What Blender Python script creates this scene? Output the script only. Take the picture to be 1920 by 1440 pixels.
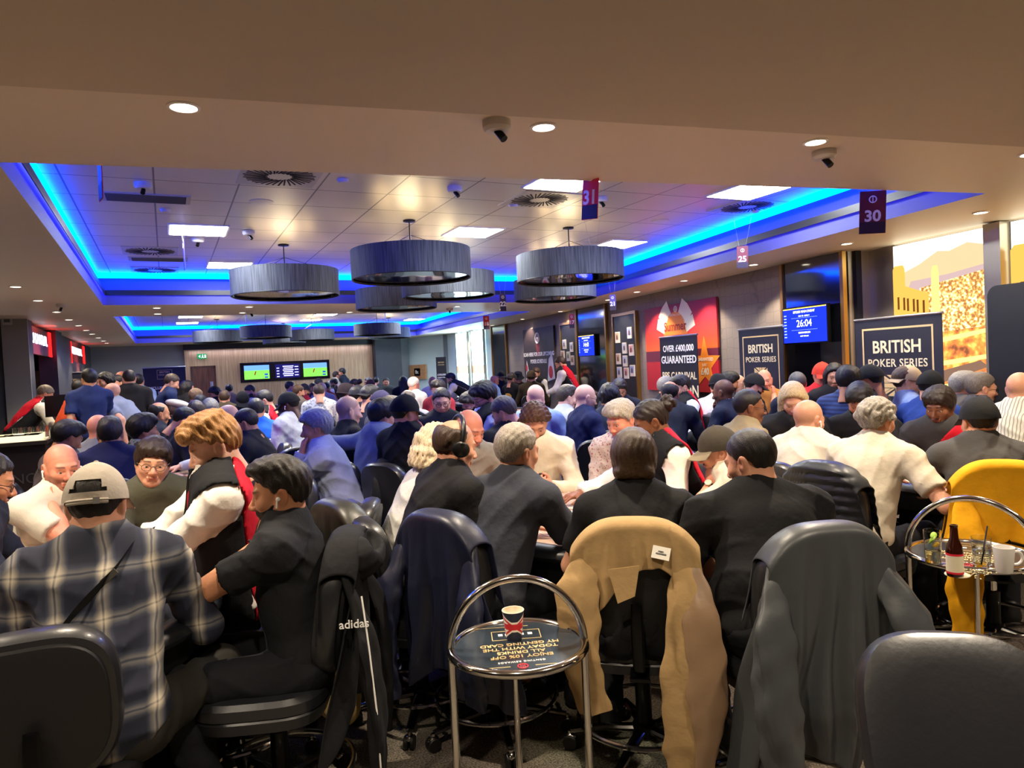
import bpy, math, random
import numpy as np
from mathutils import Vector, Matrix
random.seed(7); np.random.seed(7)
SC = bpy.context.scene; COL = SC.collection
R = math.radians; PI = math.pi
for o in list(bpy.data.objects): bpy.data.objects.remove(o)

# ---------------------------------------------------------------- camera, world, exposure
FPX, CAMH = 1340.0, 1.60
_y, _p, _r = R(25.788), R(-1.667), R(-2.738)
_f = np.array([math.sin(_y)*math.cos(_p), math.cos(_y)*math.cos(_p), math.sin(_p)])
_rt = np.array([math.cos(_y), -math.sin(_y), 0.0]); _u = np.cross(_rt, _f)
CAMR = math.cos(_r)*_rt + math.sin(_r)*_u
CAMU = -math.sin(_r)*_rt + math.cos(_r)*_u
cam = bpy.data.cameras.new('camera'); camo = bpy.data.objects.new('camera', cam); COL.objects.link(camo)
cam.sensor_width = 36.0; cam.lens = FPX/1920*36.0; cam.clip_start = .05; cam.clip_end = 200
camo.matrix_world = Matrix(((CAMR[0], CAMU[0], -_f[0], 0), (CAMR[1], CAMU[1], -_f[1], 0), (CAMR[2], CAMU[2], -_f[2], CAMH), (0, 0, 0, 1)))
SC.camera = camo
SC.view_settings.view_transform = 'Standard'; SC.view_settings.look = 'None'
SC.view_settings.gamma = 1.0; SC.view_settings.use_curve_mapping = False
SC.view_settings.exposure = 1.0
wd = bpy.data.worlds.new('world'); SC.world = wd; wd.use_nodes = True
wd.node_tree.nodes['Background'].inputs[0].default_value = (.95, .97, 1.0, 1)
wd.node_tree.nodes['Background'].inputs[1].default_value = 0.02

def at(px, py, D):
    d = (px-960)/FPX*CAMR - (py-720)/FPX*CAMU + _f
    return np.array([0, 0, CAMH]) + d*D
def onz(px, py, z):
    d = (px-960)/FPX*CAMR - (py-720)/FPX*CAMU + _f
    return np.array([0, 0, CAMH]) + d*((z-CAMH)/d[2])

# ---------------------------------------------------------------- lamps of the room (large ones first)
def lamp(name, kind, loc, power, color, **kw):
    l = bpy.data.lights.new(name, kind); l.energy = power; l.color = color
    for k, v in kw.items(): setattr(l, k, v)
    o = bpy.data.objects.new(name, l); COL.objects.link(o); o.location = loc
    return o
SOF, COF = 2.65, 3.10                       # soffit and coffer heights
WARM, COOL = (1.0, .84, .64), (.93, .97, 1.0)
DL_FRONT = [(-1.35, 3.26), (.12, 3.04), (1.58, 2.82), (3.03, 2.60), (4.49, 2.38)]
DL_LEFT = [(-1.36, y) for y in (4.6, 6.1, 7.6, 9.0, 10.45, 12.1, 13.56, 14.95, 16.33, 17.6, 19.1, 20.6, 21.8)]
DL_RIGHT = [(6.07, 3.6), (6.28, 5.05), (6.45, 6.5), (6.66, 8.04), (6.88, 9.47), (7.18, 10.75), (7.6, 13.2), (7.8, 15.4), (8.0, 17.6), (8.2, 19.8)]
DL_MID = [(-.06, 11.59), (-.06, 12.62), (1.2, 11.54), (1.2, 12.6), (3.16, 12.02), (3.01, 12.74), (4.7, 11.8), (5.9, 12.5)]
PANELS = [(.38, 7.9), (.85, 10.3), (3.1, 5.2), (4.98, 5.05), (3.2, 7.45), (5.45, 7.85),
          (3.82, 18.9), (3.78, 20.7), (.62, 19.0), (.6, 21.1), (.6, 23.0), (6.1, 17.7), (7.0, 21.2)]

def lin(c):
    if isinstance(c, str):
        c = c.lstrip('#'); c = tuple(int(c[i:i+2], 16) for i in (0, 2, 4))
    out = []
    for v in c[:3]:
        v = v/255.0
        out.append(v/12.92 if v <= .04045 else ((v+.055)/1.055)**2.4)
    return tuple(out)

# ---------------------------------------------------------------- materials
MATS = {}
def mat(name, c, rough=.6, metal=0.0, spec=.5, emit=None, es=1.0, bump=0, bscale=200, var=0, vscale=6, coat=0, sheen=0, alpha=1):
    if name in MATS: return MATS[name]
    m = bpy.data.materials.new(name); m.use_nodes = True; MATS[name] = m
    n = m.node_tree.nodes; L = m.node_tree.links; b = n['Principled BSDF']
    col = lin(c)+(1,)
    b.inputs['Base Color'].default_value = col
    b.inputs['Roughness'].default_value = rough; b.inputs['Metallic'].default_value = metal
    b.inputs['Specular IOR Level'].default_value = spec
    if coat: b.inputs['Coat Weight'].default_value = coat; b.inputs['Coat Roughness'].default_value = .12
    if sheen: b.inputs['Sheen Weight'].default_value = sheen
    if emit is not None:
        b.inputs['Emission Color'].default_value = lin(emit)+(1,); b.inputs['Emission Strength'].default_value = es
    if bump or var:
        tc = n.new('ShaderNodeTexCoord')
    if bump:
        t = n.new('ShaderNodeTexNoise'); t.inputs['Scale'].default_value = bscale; t.inputs['Detail'].default_value = 3
        L.new(tc.outputs['Object'], t.inputs['Vector'])
        bp = n.new('ShaderNodeBump'); bp.inputs['Strength'].default_value = bump; bp.inputs['Distance'].default_value = .01
        L.new(t.outputs['Fac'], bp.inputs['Height']); L.new(bp.outputs['Normal'], b.inputs['Normal'])
    if var:
        t2 = n.new('ShaderNodeTexNoise'); t2.inputs['Scale'].default_value = vscale; t2.inputs['Detail'].default_value = 4
        L.new(tc.outputs['Object'], t2.inputs['Vector'])
        hs = n.new('ShaderNodeHueSaturation'); hs.inputs['Color'].default_value = col
        mr = n.new('ShaderNodeMapRange'); mr.inputs[1].default_value = .3; mr.inputs[2].default_value = .7
        mr.inputs[3].default_value = 1-var; mr.inputs[4].default_value = 1+var
        L.new(t2.outputs['Fac'], mr.inputs[0]); L.new(mr.outputs[0], hs.inputs['Value']); L.new(hs.outputs[0], b.inputs['Base Color'])
    return m
def emis(name, c, s):
    if name in MATS: return MATS[name]
    m = bpy.data.materials.new(name); m.use_nodes = True; MATS[name] = m
    n = m.node_tree.nodes; n.remove(n['Principled BSDF']); e = n.new('ShaderNodeEmission')
    e.inputs[0].default_value = lin(c)+(1,); e.inputs[1].default_value = s
    m.node_tree.links.new(e.outputs[0], n['Material Output'].inputs[0])
    return m
def fabric(c, kind='cloth'):
    h = c if isinstance(c, str) else '%02x%02x%02x' % tuple(c)
    if kind == 'gloss': return mat('nylon_'+h, c, rough=.42, bump=.25, bscale=14, sheen=.0)
    return mat('cloth_'+h, c, rough=.85, bump=.35, bscale=26, var=.10, vscale=9, spec=.25)
def glassmat(name, c=(240, 245, 245), rough=.02):
    if name in MATS: return MATS[name]
    m = bpy.data.materials.new(name); m.use_nodes = True; MATS[name] = m
    b = m.node_tree.nodes['Principled BSDF']
    b.inputs['Base Color'].default_value = lin(c)+(1,); b.inputs['Roughness'].default_value = rough
    b.inputs['Transmission Weight'].default_value = 1.0; b.inputs['IOR'].default_value = 1.3
    return m
def skinmat():
    if 'skin' in MATS: return MATS['skin']
    m = bpy.data.materials.new('skin'); m.use_nodes = True; MATS['skin'] = m
    n = m.node_tree.nodes; L = m.node_tree.links; b = n['Principled BSDF']
    a = n.new('ShaderNodeAttribute'); a.attribute_name = 'tint'
    L.new(a.outputs['Color'], b.inputs['Base Color']); b.inputs['Roughness'].default_value = .5
    b.inputs['Specular IOR Level'].default_value = .4
    tc = n.new('ShaderNodeTexCoord'); t = n.new('ShaderNodeTexNoise'); t.inputs['Scale'].default_value = 90
    L.new(tc.outputs['Object'], t.inputs['Vector']); bp = n.new('ShaderNodeBump'); bp.inputs['Strength'].default_value = .12
    bp.inputs['Distance'].default_value = .01
    L.new(t.outputs['Fac'], bp.inputs['Height']); L.new(bp.outputs['Normal'], b.inputs['Normal'])
    return m
def hairmat(c):
    h = 'hair_'+(c if isinstance(c, str) else '%02x%02x%02x' % tuple(c))
    if h in MATS: return MATS[h]
    m = bpy.data.materials.new(h); m.use_nodes = True; MATS[h] = m
    n = m.node_tree.nodes; L = m.node_tree.links; b = n['Principled BSDF']
    b.inputs['Roughness'].default_value = .45; b.inputs['Specular IOR Level'].default_value = .45
    tc = n.new('ShaderNodeTexCoord'); mp = n.new('ShaderNodeMapping'); mp.inputs['Scale'].default_value = (420, 420, 60)
    t = n.new('ShaderNodeTexNoise'); t.inputs['Scale'].default_value = 1.0; t.inputs['Detail'].default_value = 3
    L.new(tc.outputs['Object'], mp.inputs['Vector']); L.new(mp.outputs[0], t.inputs['Vector'])
    hs = n.new('ShaderNodeHueSaturation'); hs.inputs['Color'].default_value = lin(c)+(1,)
    mr = n.new('ShaderNodeMapRange'); mr.inputs[1].default_value = .35; mr.inputs[2].default_value = .65
    mr.inputs[3].default_value = .55; mr.inputs[4].default_value = 1.5
    L.new(t.outputs['Fac'], mr.inputs[0]); L.new(mr.outputs[0], hs.inputs['Value']); L.new(hs.outputs[0], b.inputs['Base Color'])
    bp = n.new('ShaderNodeBump'); bp.inputs['Strength'].default_value = .55; bp.inputs['Distance'].default_value = .004
    L.new(t.outputs['Fac'], bp.inputs['Height']); L.new(bp.outputs['Normal'], b.inputs['Normal'])
    return m

# ---------------------------------------------------------------- mesh helpers
def rotz(a): return np.array([[math.cos(a), -math.sin(a), 0], [math.sin(a), math.cos(a), 0], [0, 0, 1]])
def rotx(a): return np.array([[1, 0, 0], [0, math.cos(a), -math.sin(a)], [0, math.sin(a), math.cos(a)]])
def roty(a): return np.array([[math.cos(a), 0, math.sin(a)], [0, 1, 0], [-math.sin(a), 0, math.cos(a)]])
def unit(v): v = np.asarray(v, float); return v/(np.linalg.norm(v)+1e-12)
def frame(d, hint=(0, 0, 1)):
    z = unit(d); x = np.cross(hint, z)
    if np.linalg.norm(x) < 1e-4: x = np.cross((1, 0, 0), z)
    x = unit(x); return np.stack([x, np.cross(z, x), z], 1)
class MB:
    def __init__(s): s.v = []; s.f = []; s.mi = []; s.m = 0
    def add(s, V, F):
        o = len(s.v); s.v.extend([tuple(map(float, p)) for p in V]); s.f.extend([tuple(i+o for i in f) for f in F]); s.mi.extend([s.m]*len(F)); return s
    def box(s, c, d, rot=None, bev=0):
        x, y, z = [k/2 for k in d]
        if bev <= 0:
            V = np.array([(a*x, b*y, e*z) for a in (-1, 1) for b in (-1, 1) for e in (-1, 1)])
            F = [(0, 1, 3, 2), (4, 6, 7, 5), (0, 4, 5, 1), (2, 3, 7, 6), (0, 2, 6, 4), (1, 5, 7, 3)]
        else:
            bb = min(bev, x*.95, y*.95)
            ring = []
            for cx, cy, a0 in ((x-bb, y-bb, 0), (-x+bb, y-bb, 90), (-x+bb, -y+bb, 180), (x-bb, -y+bb, 270)):
                for k in range(5): ring.append((cx+bb*math.cos(R(a0+k*22.5)), cy+bb*math.sin(R(a0+k*22.5))))
            e = min(bb*.5, z*.6); n = len(ring); V = []
            for zz, sc in ((-z, e), (-z+e, 0), (z-e, 0), (z, e)):
                for p in ring: V.append((p[0]*(1-sc/x), p[1]*(1-sc/y), zz))
            F = [tuple(range(n-1, -1, -1)), tuple(range(3*n, 4*n))]
            for l in range(3):
                for i in range(n): F.append((l*n+i, l*n+(i+1) % n, (l+1)*n+(i+1) % n, (l+1)*n+i))
            V = np.array(V)
        if rot is not None: V = V@np.asarray(rot).T
        return s.add(V+np.array(c), F)
    def tube(s, P, r, n=10, closed=False, caps=True, sq=1.0):
        P = [np.asarray(p, float) for p in P]; m = len(P); V = []; F = []
        rr = r if hasattr(r, '__len__') else [r]*m
        hint = np.array([.13, .21, .97])
        for i in range(m):
            a = P[(i-1) % m] if (closed or i > 0) else P[0]; b = P[(i+1) % m] if (closed or i < m-1) else P[m-1]
            d = unit(b-a)
            if abs(d@hint) > .93 and i == 0: hint = np.array([1, .1, .05])
            x = unit(np.cross(hint, d)); y = np.cross(d, x); hint = y if closed or m > 2 else hint
            if closed or m > 2: hint = np.cross(d, x) if False else hint
            for k in range(n):
                t = 2*PI*k/n; V.append(P[i]+rr[i]*(math.cos(t)*x+sq*math.sin(t)*y))
        for i in range(m if closed else m-1):
            j = (i+1) % m
            for k in range(n): F.append((i*n+k, i*n+(k+1) % n, j*n+(k+1) % n, j*n+k))
        if not closed and caps: F += [tuple(range(n-1, -1, -1)), tuple(range((m-1)*n, m*n))]
        return s.add(V, F)
    def ring(s, c, Rr, r, n=40, k=8, ax=(0, 0, 1), a0=0, a1=2*PI, ry=None):
        fr = frame(ax, (0, 1, 0)); cl = abs(a1-a0-2*PI) < 1e-6
        ry = Rr if ry is None else ry
        m = n if cl else n+1
        P = [np.array(c)+fr@np.array([Rr*math.cos(a0+(a1-a0)*i/n), ry*math.sin(a0+(a1-a0)*i/n), 0]) for i in range(m)]
        return s.tube(P, r, k, closed=cl)
    def lathe(s, prof, c=(0, 0, 0), n=32, rot=None, sx=1, sy=1):
        V = []; F = []; m = len(prof)
        for r, z in prof:
            for k in range(n): V.append((sx*max(r, 1e-4)*math.cos(2*PI*k/n), sy*max(r, 1e-4)*math.sin(2*PI*k/n), z))
        for i in range(m-1):
            for k in range(n): F.append((i*n+k, i*n+(k+1) % n, (i+1)*n+(k+1) % n, (i+1)*n+k))
        V = np.array(V)
        if rot is not None: V = V@np.asarray(rot).T
        return s.add(V+np.array(c), F)
    def cyl(s, a, b, r, n=16): return s.tube([a, b], r, n)
    def poly(s, pts, d=(0, 0, .01)):
        n = len(pts); V = [np.asarray(p, float) for p in pts]+[np.asarray(p, float)+np.array(d) for p in pts]
        F = [tuple(range(n-1, -1, -1)), tuple(range(n, 2*n))]+[(i, (i+1) % n, n+(i+1) % n, n+i) for i in range(n)]
        return s.add(V, F)
    def ell(s, c, r, n=16, m=10, rot=None):
        prof = [(math.cos(-PI/2+PI*i/m), math.sin(-PI/2+PI*i/m)) for i in range(m+1)]
        V = []; F = []
        for a, b in prof:
            for k in range(n): V.append((r[0]*max(a, 1e-3)*math.cos(2*PI*k/n), r[1]*max(a, 1e-3)*math.sin(2*PI*k/n), r[2]*b))
        for i in range(m):
            for k in range(n): F.append((i*n+k, i*n+(k+1) % n, (i+1)*n+(k+1) % n, (i+1)*n+k))
        V = np.array(V)
        if rot is not None: V = V@np.asarray(rot).T
        return s.add(V+np.array(c), F)
    def grid(s, G):
        G = np.asarray(G); a, b = G.shape[:2]
        return s.add(G.reshape(-1, 3), [(i*b+j, (i+1)*b+j, (i+1)*b+j+1, i*b+j+1) for i in range(a-1) for j in range(b-1)])
    def mesh(s, name, mats, smooth=True):
        me = bpy.data.meshes.new(name); me.from_pydata(s.v, [], s.f)
        for m in (mats if isinstance(mats, (list, tuple)) else [mats]): me.materials.append(m)
        if max(s.mi, default=0): me.polygons.foreach_set('material_index', s.mi)
        if smooth:
            me.shade_smooth()
            try: me.set_sharp_from_angle(angle=R(38))
            except Exception: pass
        me.update(); return me
    def obj(s, name, mats, parent=None, smooth=True): return put(name, s.mesh(name, mats, smooth), parent)
def put(name, me, parent=None, m=None):
    o = bpy.data.objects.new(name, me); COL.objects.link(o)
    if parent is not None: o.parent = parent
    if m is not None: o.matrix_local = m
    return o
def tag(o, label=None, cat=None, group=None, kind=None):
    if label: o['label'] = label
    if cat: o['category'] = cat
    if group: o['group'] = group
    if kind: o['kind'] = kind
    return o
def empty(name, loc=(0, 0, 0), rz=0.0):
    o = bpy.data.objects.new(name, None); COL.objects.link(o); o.empty_display_size = .1
    o.location = loc; o.rotation_euler = (0, 0, rz); return o
KIDS = {}
def kids(o):
    return [c for c in bpy.data.objects if c.parent == o]
def protolist(root):            # root, parts and their sub-parts, read once
    return [(c, kids(c)) for c in kids(root)]
def clone(root, pl, loc, rz, label=None, group=None):
    r = root.copy(); COL.objects.link(r); r.location = loc; r.rotation_euler = (0, 0, rz)
    if label: r['label'] = label
    if group: r['group'] = group
    for c, subs in pl:
        d = c.copy(); COL.objects.link(d); d.parent = r
        for g in subs:
            e = g.copy(); COL.objects.link(e); e.parent = d
    return r
def struct(name, mb, m, smooth=False):
    o = mb.obj(name, m, None, smooth); o['kind'] = 'structure'; return o
def text(s, size, m, parent, loc, name='lettering', bold=0.0, align='CENTER', rot=(PI/2, 0, 0), ext=.0008, sx=1.0, sp=1.0, label=None):
    c = bpy.data.curves.new(name, 'FONT'); c.body = s; c.size = size; c.align_x = align; c.align_y = 'CENTER'
    c.extrude = ext; c.offset = bold*size; c.resolution_u = 3; c.space_character = sp
    c.materials.append(m)
    o = bpy.data.objects.new(name, c); COL.objects.link(o)
    if parent is not None: o.parent = parent
    o.location = loc; o.rotation_euler = rot; o.scale = (sx, 1, 1)
    if label: o['label'] = label
    return o
# ---------------------------------------------------------------- distance fields -> smooth meshes
BIG = 9.0
class Field:
    def __init__(s, lo, hi, h):
        s.h = h; s.lo = np.asarray(lo, np.float32); s.n = np.maximum(np.ceil((np.asarray(hi)-s.lo)/h).astype(int)+1, 4)
        s.F = np.full(s.n, BIG, np.float32)
        s.ax = [s.lo[i]+h*np.arange(s.n[i], dtype=np.float32) for i in range(3)]
    def sl(s, lo, hi, pad):
        a = np.clip(np.floor((np.asarray(lo)-pad-s.lo)/s.h).astype(int), 0, s.n); b = np.clip(np.ceil((np.asarray(hi)+pad-s.lo)/s.h).astype(int)+1, 0, s.n)
        if np.any(b <= a): return None
        S = tuple(slice(a[i], b[i]) for i in range(3))
        return S, (s.ax[0][S[0]][:, None, None], s.ax[1][S[1]][None, :, None], s.ax[2][S[2]][None, None, :])
    def put(s, prim, k=.02, op='u'):
        lo, hi, fn = prim; q = s.sl(lo, hi, max(k, .0)+.035)
        if q is None: return
        S, P = q; d = fn(*P).astype(np.float32); F = s.F[S]
        if op == 'u':
            if k > 0:
                hh = np.maximum(k-np.abs(F-d), 0)/k; s.F[S] = np.minimum(F, d)-hh*hh*k*.25
            else: s.F[S] = np.minimum(F, d)
        else:
            d = -d
            if k > 0:
                hh = np.maximum(k-np.abs(F-d), 0)/k; s.F[S] = np.maximum(F, d)+hh*hh*k*.25
            else: s.F[S] = np.maximum(F, d)
    def cut(s, n, c):        # remove the half-space n.p > c
        n = np.asarray(n, np.float32)
        d = n[0]*s.ax[0][:, None, None]+n[1]*s.ax[1][None, :, None]+n[2]*s.ax[2][None, None, :]-c
        s.F = np.maximum(s.F, d)
    def wave(s, amp, fr=None, seed=0):       # cloth folds: ridges that come and go
        x, y, z = s.ax[0][:, None, None], s.ax[1][None, :, None], s.ax[2][None, None, :]
        q = seed*1.7
        def rid(a, m): return (1-np.abs(np.sin(a)))**2*np.clip(.35+np.sin(m), 0, 1)
        w = rid(32*(.45*x+.9*z)+1.9*np.sin(11*y+q)+1.4*np.sin(9*x+q), 10*x+6*z+q)+rid(27*(.8*y-.6*z+.5*x)+2*np.sin(8*x+2*q), 9*z-8*y+2*q)+rid(38*(.7*x-.5*z+.3*y)+1.6*np.sin(9*z), 7*y+9*x-5*z+3*q)
        m = np.abs(s.F) < .03
        s.F = np.where(m, s.F-(amp*1.5*(w-.25)).astype(np.float32), s.F)
    def mesh(s): return surfnet(s.F, s.lo, s.h)
_C = np.array([(0, 0, 0), (1, 0, 0), (0, 1, 0), (1, 1, 0), (0, 0, 1), (1, 0, 1), (0, 1, 1), (1, 1, 1)])
_E = [(0, 1), (2, 3), (4, 5), (6, 7), (0, 2), (1, 3), (4, 6), (5, 7), (0, 4), (1, 5), (2, 6), (3, 7)]
def surfnet(F, lo, h):
    S = F < 0; n = np.array(F.shape)
    cnt = np.zeros(n-1, np.int8)
    for c in _C: cnt += S[c[0]:n[0]-1+c[0], c[1]:n[1]-1+c[1], c[2]:n[2]-1+c[2]]
    act = (cnt > 0) & (cnt < 8); I = np.argwhere(act)
    if not len(I): return np.zeros((0, 3)), np.zeros((0, 4), int)
    ids = np.full(n-1, -1, np.int32); ids[act] = np.arange(len(I))
    vals = [F[I[:, 0]+c[0], I[:, 1]+c[1], I[:, 2]+c[2]] for c in _C]
    acc = np.zeros((len(I), 3)); num = np.zeros(len(I))
    for a, b in _E:
        fa, fb = vals[a], vals[b]; x = (fa < 0) != (fb < 0)
        t = np.where(x, fa/np.where(x, fa-fb, 1), 0)
        p = _C[a]+t[:, None]*(_C[b]-_C[a]); acc += p*x[:, None]; num += x
    V = lo+h*(I+acc/num[:, None])
    quads = []
    for ax in range(3):
        b, c = (ax+1) % 3, (ax+2) % 3
        s0 = [slice(None)]*3; s1 = [slice(None)]*3
        s0[ax] = slice(0, n[ax]-1); s1[ax] = slice(1, n[ax])
        for k in (b, c): s0[k] = slice(1, n[k]-1); s1[k] = slice(1, n[k]-1)
        A, B = S[tuple(s0)], S[tuple(s1)]; X = np.argwhere(A != B)
        if not len(X): continue
        sg = A[X[:, 0], X[:, 1], X[:, 2]]
        base = X.copy(); base[:, b] += 1; base[:, c] += 1
        def g(db, dc):
            q = base.copy(); q[:, b] += db; q[:, c] += dc; return ids[q[:, 0], q[:, 1], q[:, 2]]
        Q = np.stack([g(-1, -1), g(0, -1), g(0, 0), g(-1, 0)], 1)
        Q[~sg] = Q[~sg][:, ::-1]; quads.append(Q)
    return V, np.concatenate(quads) if quads else np.zeros((0, 4), int)
def bigmesh(name, V, Q, mats, tint=None, mi=None):
    me = bpy.data.meshes.new(name); nq = len(Q)
    me.vertices.add(len(V)); me.vertices.foreach_set('co', np.asarray(V, np.float32).ravel())
    me.loops.add(nq*4); me.loops.foreach_set('vertex_index', np.asarray(Q, np.int32).ravel())
    me.polygons.add(nq); me.polygons.foreach_set('loop_start', np.arange(0, nq*4, 4, dtype=np.int32))
    for m in (mats if isinstance(mats, (list, tuple)) else [mats]): me.materials.append(m)
    if mi is not None: me.polygons.foreach_set('material_index', np.asarray(mi, np.int32))
    me.update(calc_edges=True); me.shade_smooth()
    if tint is not None:
        a = me.attributes.new('tint', 'FLOAT_COLOR', 'POINT')
        a.data.foreach_set('color', np.concatenate([tint, np.ones((len(V), 1))], 1).astype(np.float32).ravel())
    return me
def rc(a, b, ra, rb=None, flat=None):         # round cone; flat=(axis vector, factor) squashes it
    a = np.asarray(a, float); b = np.asarray(b, float); rb = ra if rb is None else rb
    r = max(ra, rb); lo = np.minimum(a, b)-r; hi = np.maximum(a, b)+r; ba = b-a; L = float(ba@ba)+1e-9
    def fn(x, y, z):
        X, Y, Z = x-a[0], y-a[1], z-a[2]
        t = np.clip((X*ba[0]+Y*ba[1]+Z*ba[2])/L, 0, 1)
        dx, dy, dz = X-t*ba[0], Y-t*ba[1], Z-t*ba[2]
        q = dx*dx+dy*dy+dz*dz
        if flat is not None:
            w = dx*flat[0][0]+dy*flat[0][1]+dz*flat[0][2]; q = q+(flat[1]**2-1)*w*w
        return np.sqrt(q)-(ra+(rb-ra)*t)
    return lo, hi, fn
def el(c, r, M=None):
    c = np.asarray(c, float); r = np.asarray(r, float); m = max(r)
    def fn(x, y, z):
        X, Y, Z = x-c[0], y-c[1], z-c[2]
        if M is not None:
            X, Y, Z = (M[0, 0]*X+M[1, 0]*Y+M[2, 0]*Z, M[0, 1]*X+M[1, 1]*Y+M[2, 1]*Z, M[0, 2]*X+M[1, 2]*Y+M[2, 2]*Z)
        k0 = np.sqrt((X/r[0])**2+(Y/r[1])**2+(Z/r[2])**2); k1 = np.sqrt((X/r[0]**2)**2+(Y/r[1]**2)**2+(Z/r[2]**2)**2)+1e-9
        return k0*(k0-1)/k1
    return c-m, c+m, fn
def tor(c, n, Rr, r):         # torus round axis n
    c = np.asarray(c, float); n = unit(n)
    def fn(x, y, z):
        X, Y, Z = x-c[0], y-c[1], z-c[2]; h = X*n[0]+Y*n[1]+Z*n[2]
        q = np.sqrt(np.maximum(X*X+Y*Y+Z*Z-h*h, 0)); return np.sqrt((q-Rr)**2+(h*.6)**2)-r
    return c-Rr-r*2, c+Rr+r*2, fn
def clipped(p, n, c):         # primitive cut by n.p <= c
    lo, hi, f0 = p
    return lo, hi, (lambda x, y, z: np.maximum(f0(x, y, z), n[0]*x+n[1]*y+n[2]*z-c))

# ---------------------------------------------------------------- head, hand and hair templates (shared by everybody)
def build_head(h):
    F = Field((-.105, -.13, -.19), (.105, .135, .145), h)
    F.put(el((0, -.014, .035), (.076, .096, .09)), 0)
    F.put(el((0, .022, -.022), (.062, .07, .084)), .03)
    F.put(rc((0, .048, -.088), (0, .062, -.092), .026, .022), .03)
    for s in (-1, 1):
        F.put(rc((s*.055, .0, -.045), (s*.02, .055, -.09), .022, .018), .03)
        F.put(el((s*.037, .06, -.022), (.026, .024, .024)), .025)
        F.put(el((s*.0125, .098, -.034), (.009, .011, .008)), .008)
    F.put(rc((-.034, .078, .024), (.034, .078, .024), .0125), .018)
    F.put(rc((0, .084, .012), (0, .108, -.028), .0075, .0125), .012)
    for s in (-1, 1):
        F.put(el((s*.031, .1, .002), (.019, .014, .0105)), .012, 's')
        F.put(el((s*.031, .0735, .0), (.0145, .0145, .0135)), .004)
        F.put(rc((s*.018, .0865, .0105), (s*.044, .08, .009), .0046, .004), .005)
        F.put(rc((s*.02, .0855, -.0105), (s*.042, .08, -.0102), .0036), .005)
        F.put(el((s*.078, -.01, -.004), (.011, .021, .034), roty(s*R(8))@rotx(R(12))), .008)
        F.put(el((s*.09, -.004, .0), (.008, .011, .019)), .006, 's')
    F.put(rc((-.021, .086, -.0595), (.021, .086, -.0595), .0062), .007)
    F.put(el((0, .0935, -.0595), (.014, .006, .005)), .006)
    F.put(rc((-.018, .086, -.0695), (.018, .086, -.0695), .0068), .005)
    F.put(rc((0, -.02, -.06), (0, -.034, -.18), .054, .056), .03)
    V, Q = F.mesh()
    x, y, z = V.T; ax = np.abs(x)
    def sm(v, a, b): return np.clip((v-a)/(b-a), 0, 1)
    m = {}
    m['lip'] = sm(.0095-np.abs(z+.0645)*(1+8*ax), 0, .003)*sm(.026-ax, 0, .004)*(y > .08)
    bz = .0265+.16*(ax-.012)-4.2*(ax-.022).clip(0)**2*1.6
    m['brow'] = sm(.0055-np.abs(z-bz), 0, .003)*sm(ax, .011, .015)*sm(.052-ax, 0, .006)*(y > .05)
    de = np.sqrt((ax-.031)**2+(y-.0735)**2+z**2)
    m['eye'] = sm(.0152-de, 0, .0007)*(np.abs(z) < .0075)*(y > .08)
    di = np.sqrt((ax-.031)**2+(z+.001)**2); m['iris'] = m['eye']*sm(.0068-di, 0, .001)
    m['lid'] = sm(.003-np.abs(z-.0095), 0, .0015)*(np.abs(ax-.031) < .015)*(y > .078)
    hl = np.interp(y, [-.11, -.05, -.03, .02, .05, .085], [-.07, -.06, .0, .025, .06, .082])
    m['scalp'] = sm(z-hl, -.004, .006)
    m['beard'] = sm(-.028-z+.25*(ax-.03).clip(0)+.0*y, -.008, .01)*sm(y, .0, .018)*sm(z, -.125, -.105)
    m['must'] = sm(.007-np.abs(z+.047), 0, .003)*sm(.03-ax, 0, .005)*(y > .08)
    m['beard'] = np.maximum(m['beard']*(1-sm(.013-np.abs(z+.0645), 0, .004)*(ax < .027)), m['must'])
    m['warm'] = np.maximum(sm(.03-np.abs(x), 0, .02)*sm(.03-np.abs(z+.03), 0, .02)*(y > .085), sm(ax, .078, .088)*.8)
    m['neck'] = sm(-.11-z, 0, .03)
    return V, Q, m
def build_hand(curl, h):
    F = Field((-.07, -.05, -.1), (.09, .2, .05), h)
    F.put(el((-.002, .04, 0), (.041, .058, .017)), 0)
    F.put(rc((0, -.04, 0), (0, .02, 0), .027, .027, ((0, 0, 1), 1.35)), .02)
    spec = [(-.031, .076, .052, .0072), (-.011, .088, .068, .0082), (.0105, .09, .074, .0085), (.031, .084, .064, .0083)]
    for i, (fx, fy, L, r) in enumerate(spec):
        p = np.array([fx, fy-.012, .002]); a = R(4); sp = (fx)*.7
        F.put(rc((fx*.8, fy-.04, .002), p, r*1.15, r*1.1), .012)
        for k, (seg, c) in enumerate(((.45, .8), (.31, 1.0), (.24, .8))):
            a += R(curl*c*(1+.08*(1-i))); q = p+L*seg*1.12*np.array([math.sin(sp)*math.cos(a), math.cos(sp)*math.cos(a), -math.sin(a)])
            F.put(rc(p, q, r*(1-.09*k), r*(.93-.09*k)), .005); p = q
    F.put(rc((.026, .012, -.004), (.052, .045, -.014), .0135, .011), .014)
    F.put(rc((.052, .045, -.014), (.06, .07, -.022), .0105, .0095), .005)
    F.put(rc((.06, .07, -.022), (.058, .094, -.03), .0095, .0078), .004)
    return F.mesh()
HEAD = {0: build_head(.0032), 1: build_head(.0062)}
HAND = {(0, 0): build_hand(13, .0042), (0, 1): build_hand(48, .0042), (1, 0): build_hand(13, .0062), (1, 1): build_hand(48, .0062)}

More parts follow.
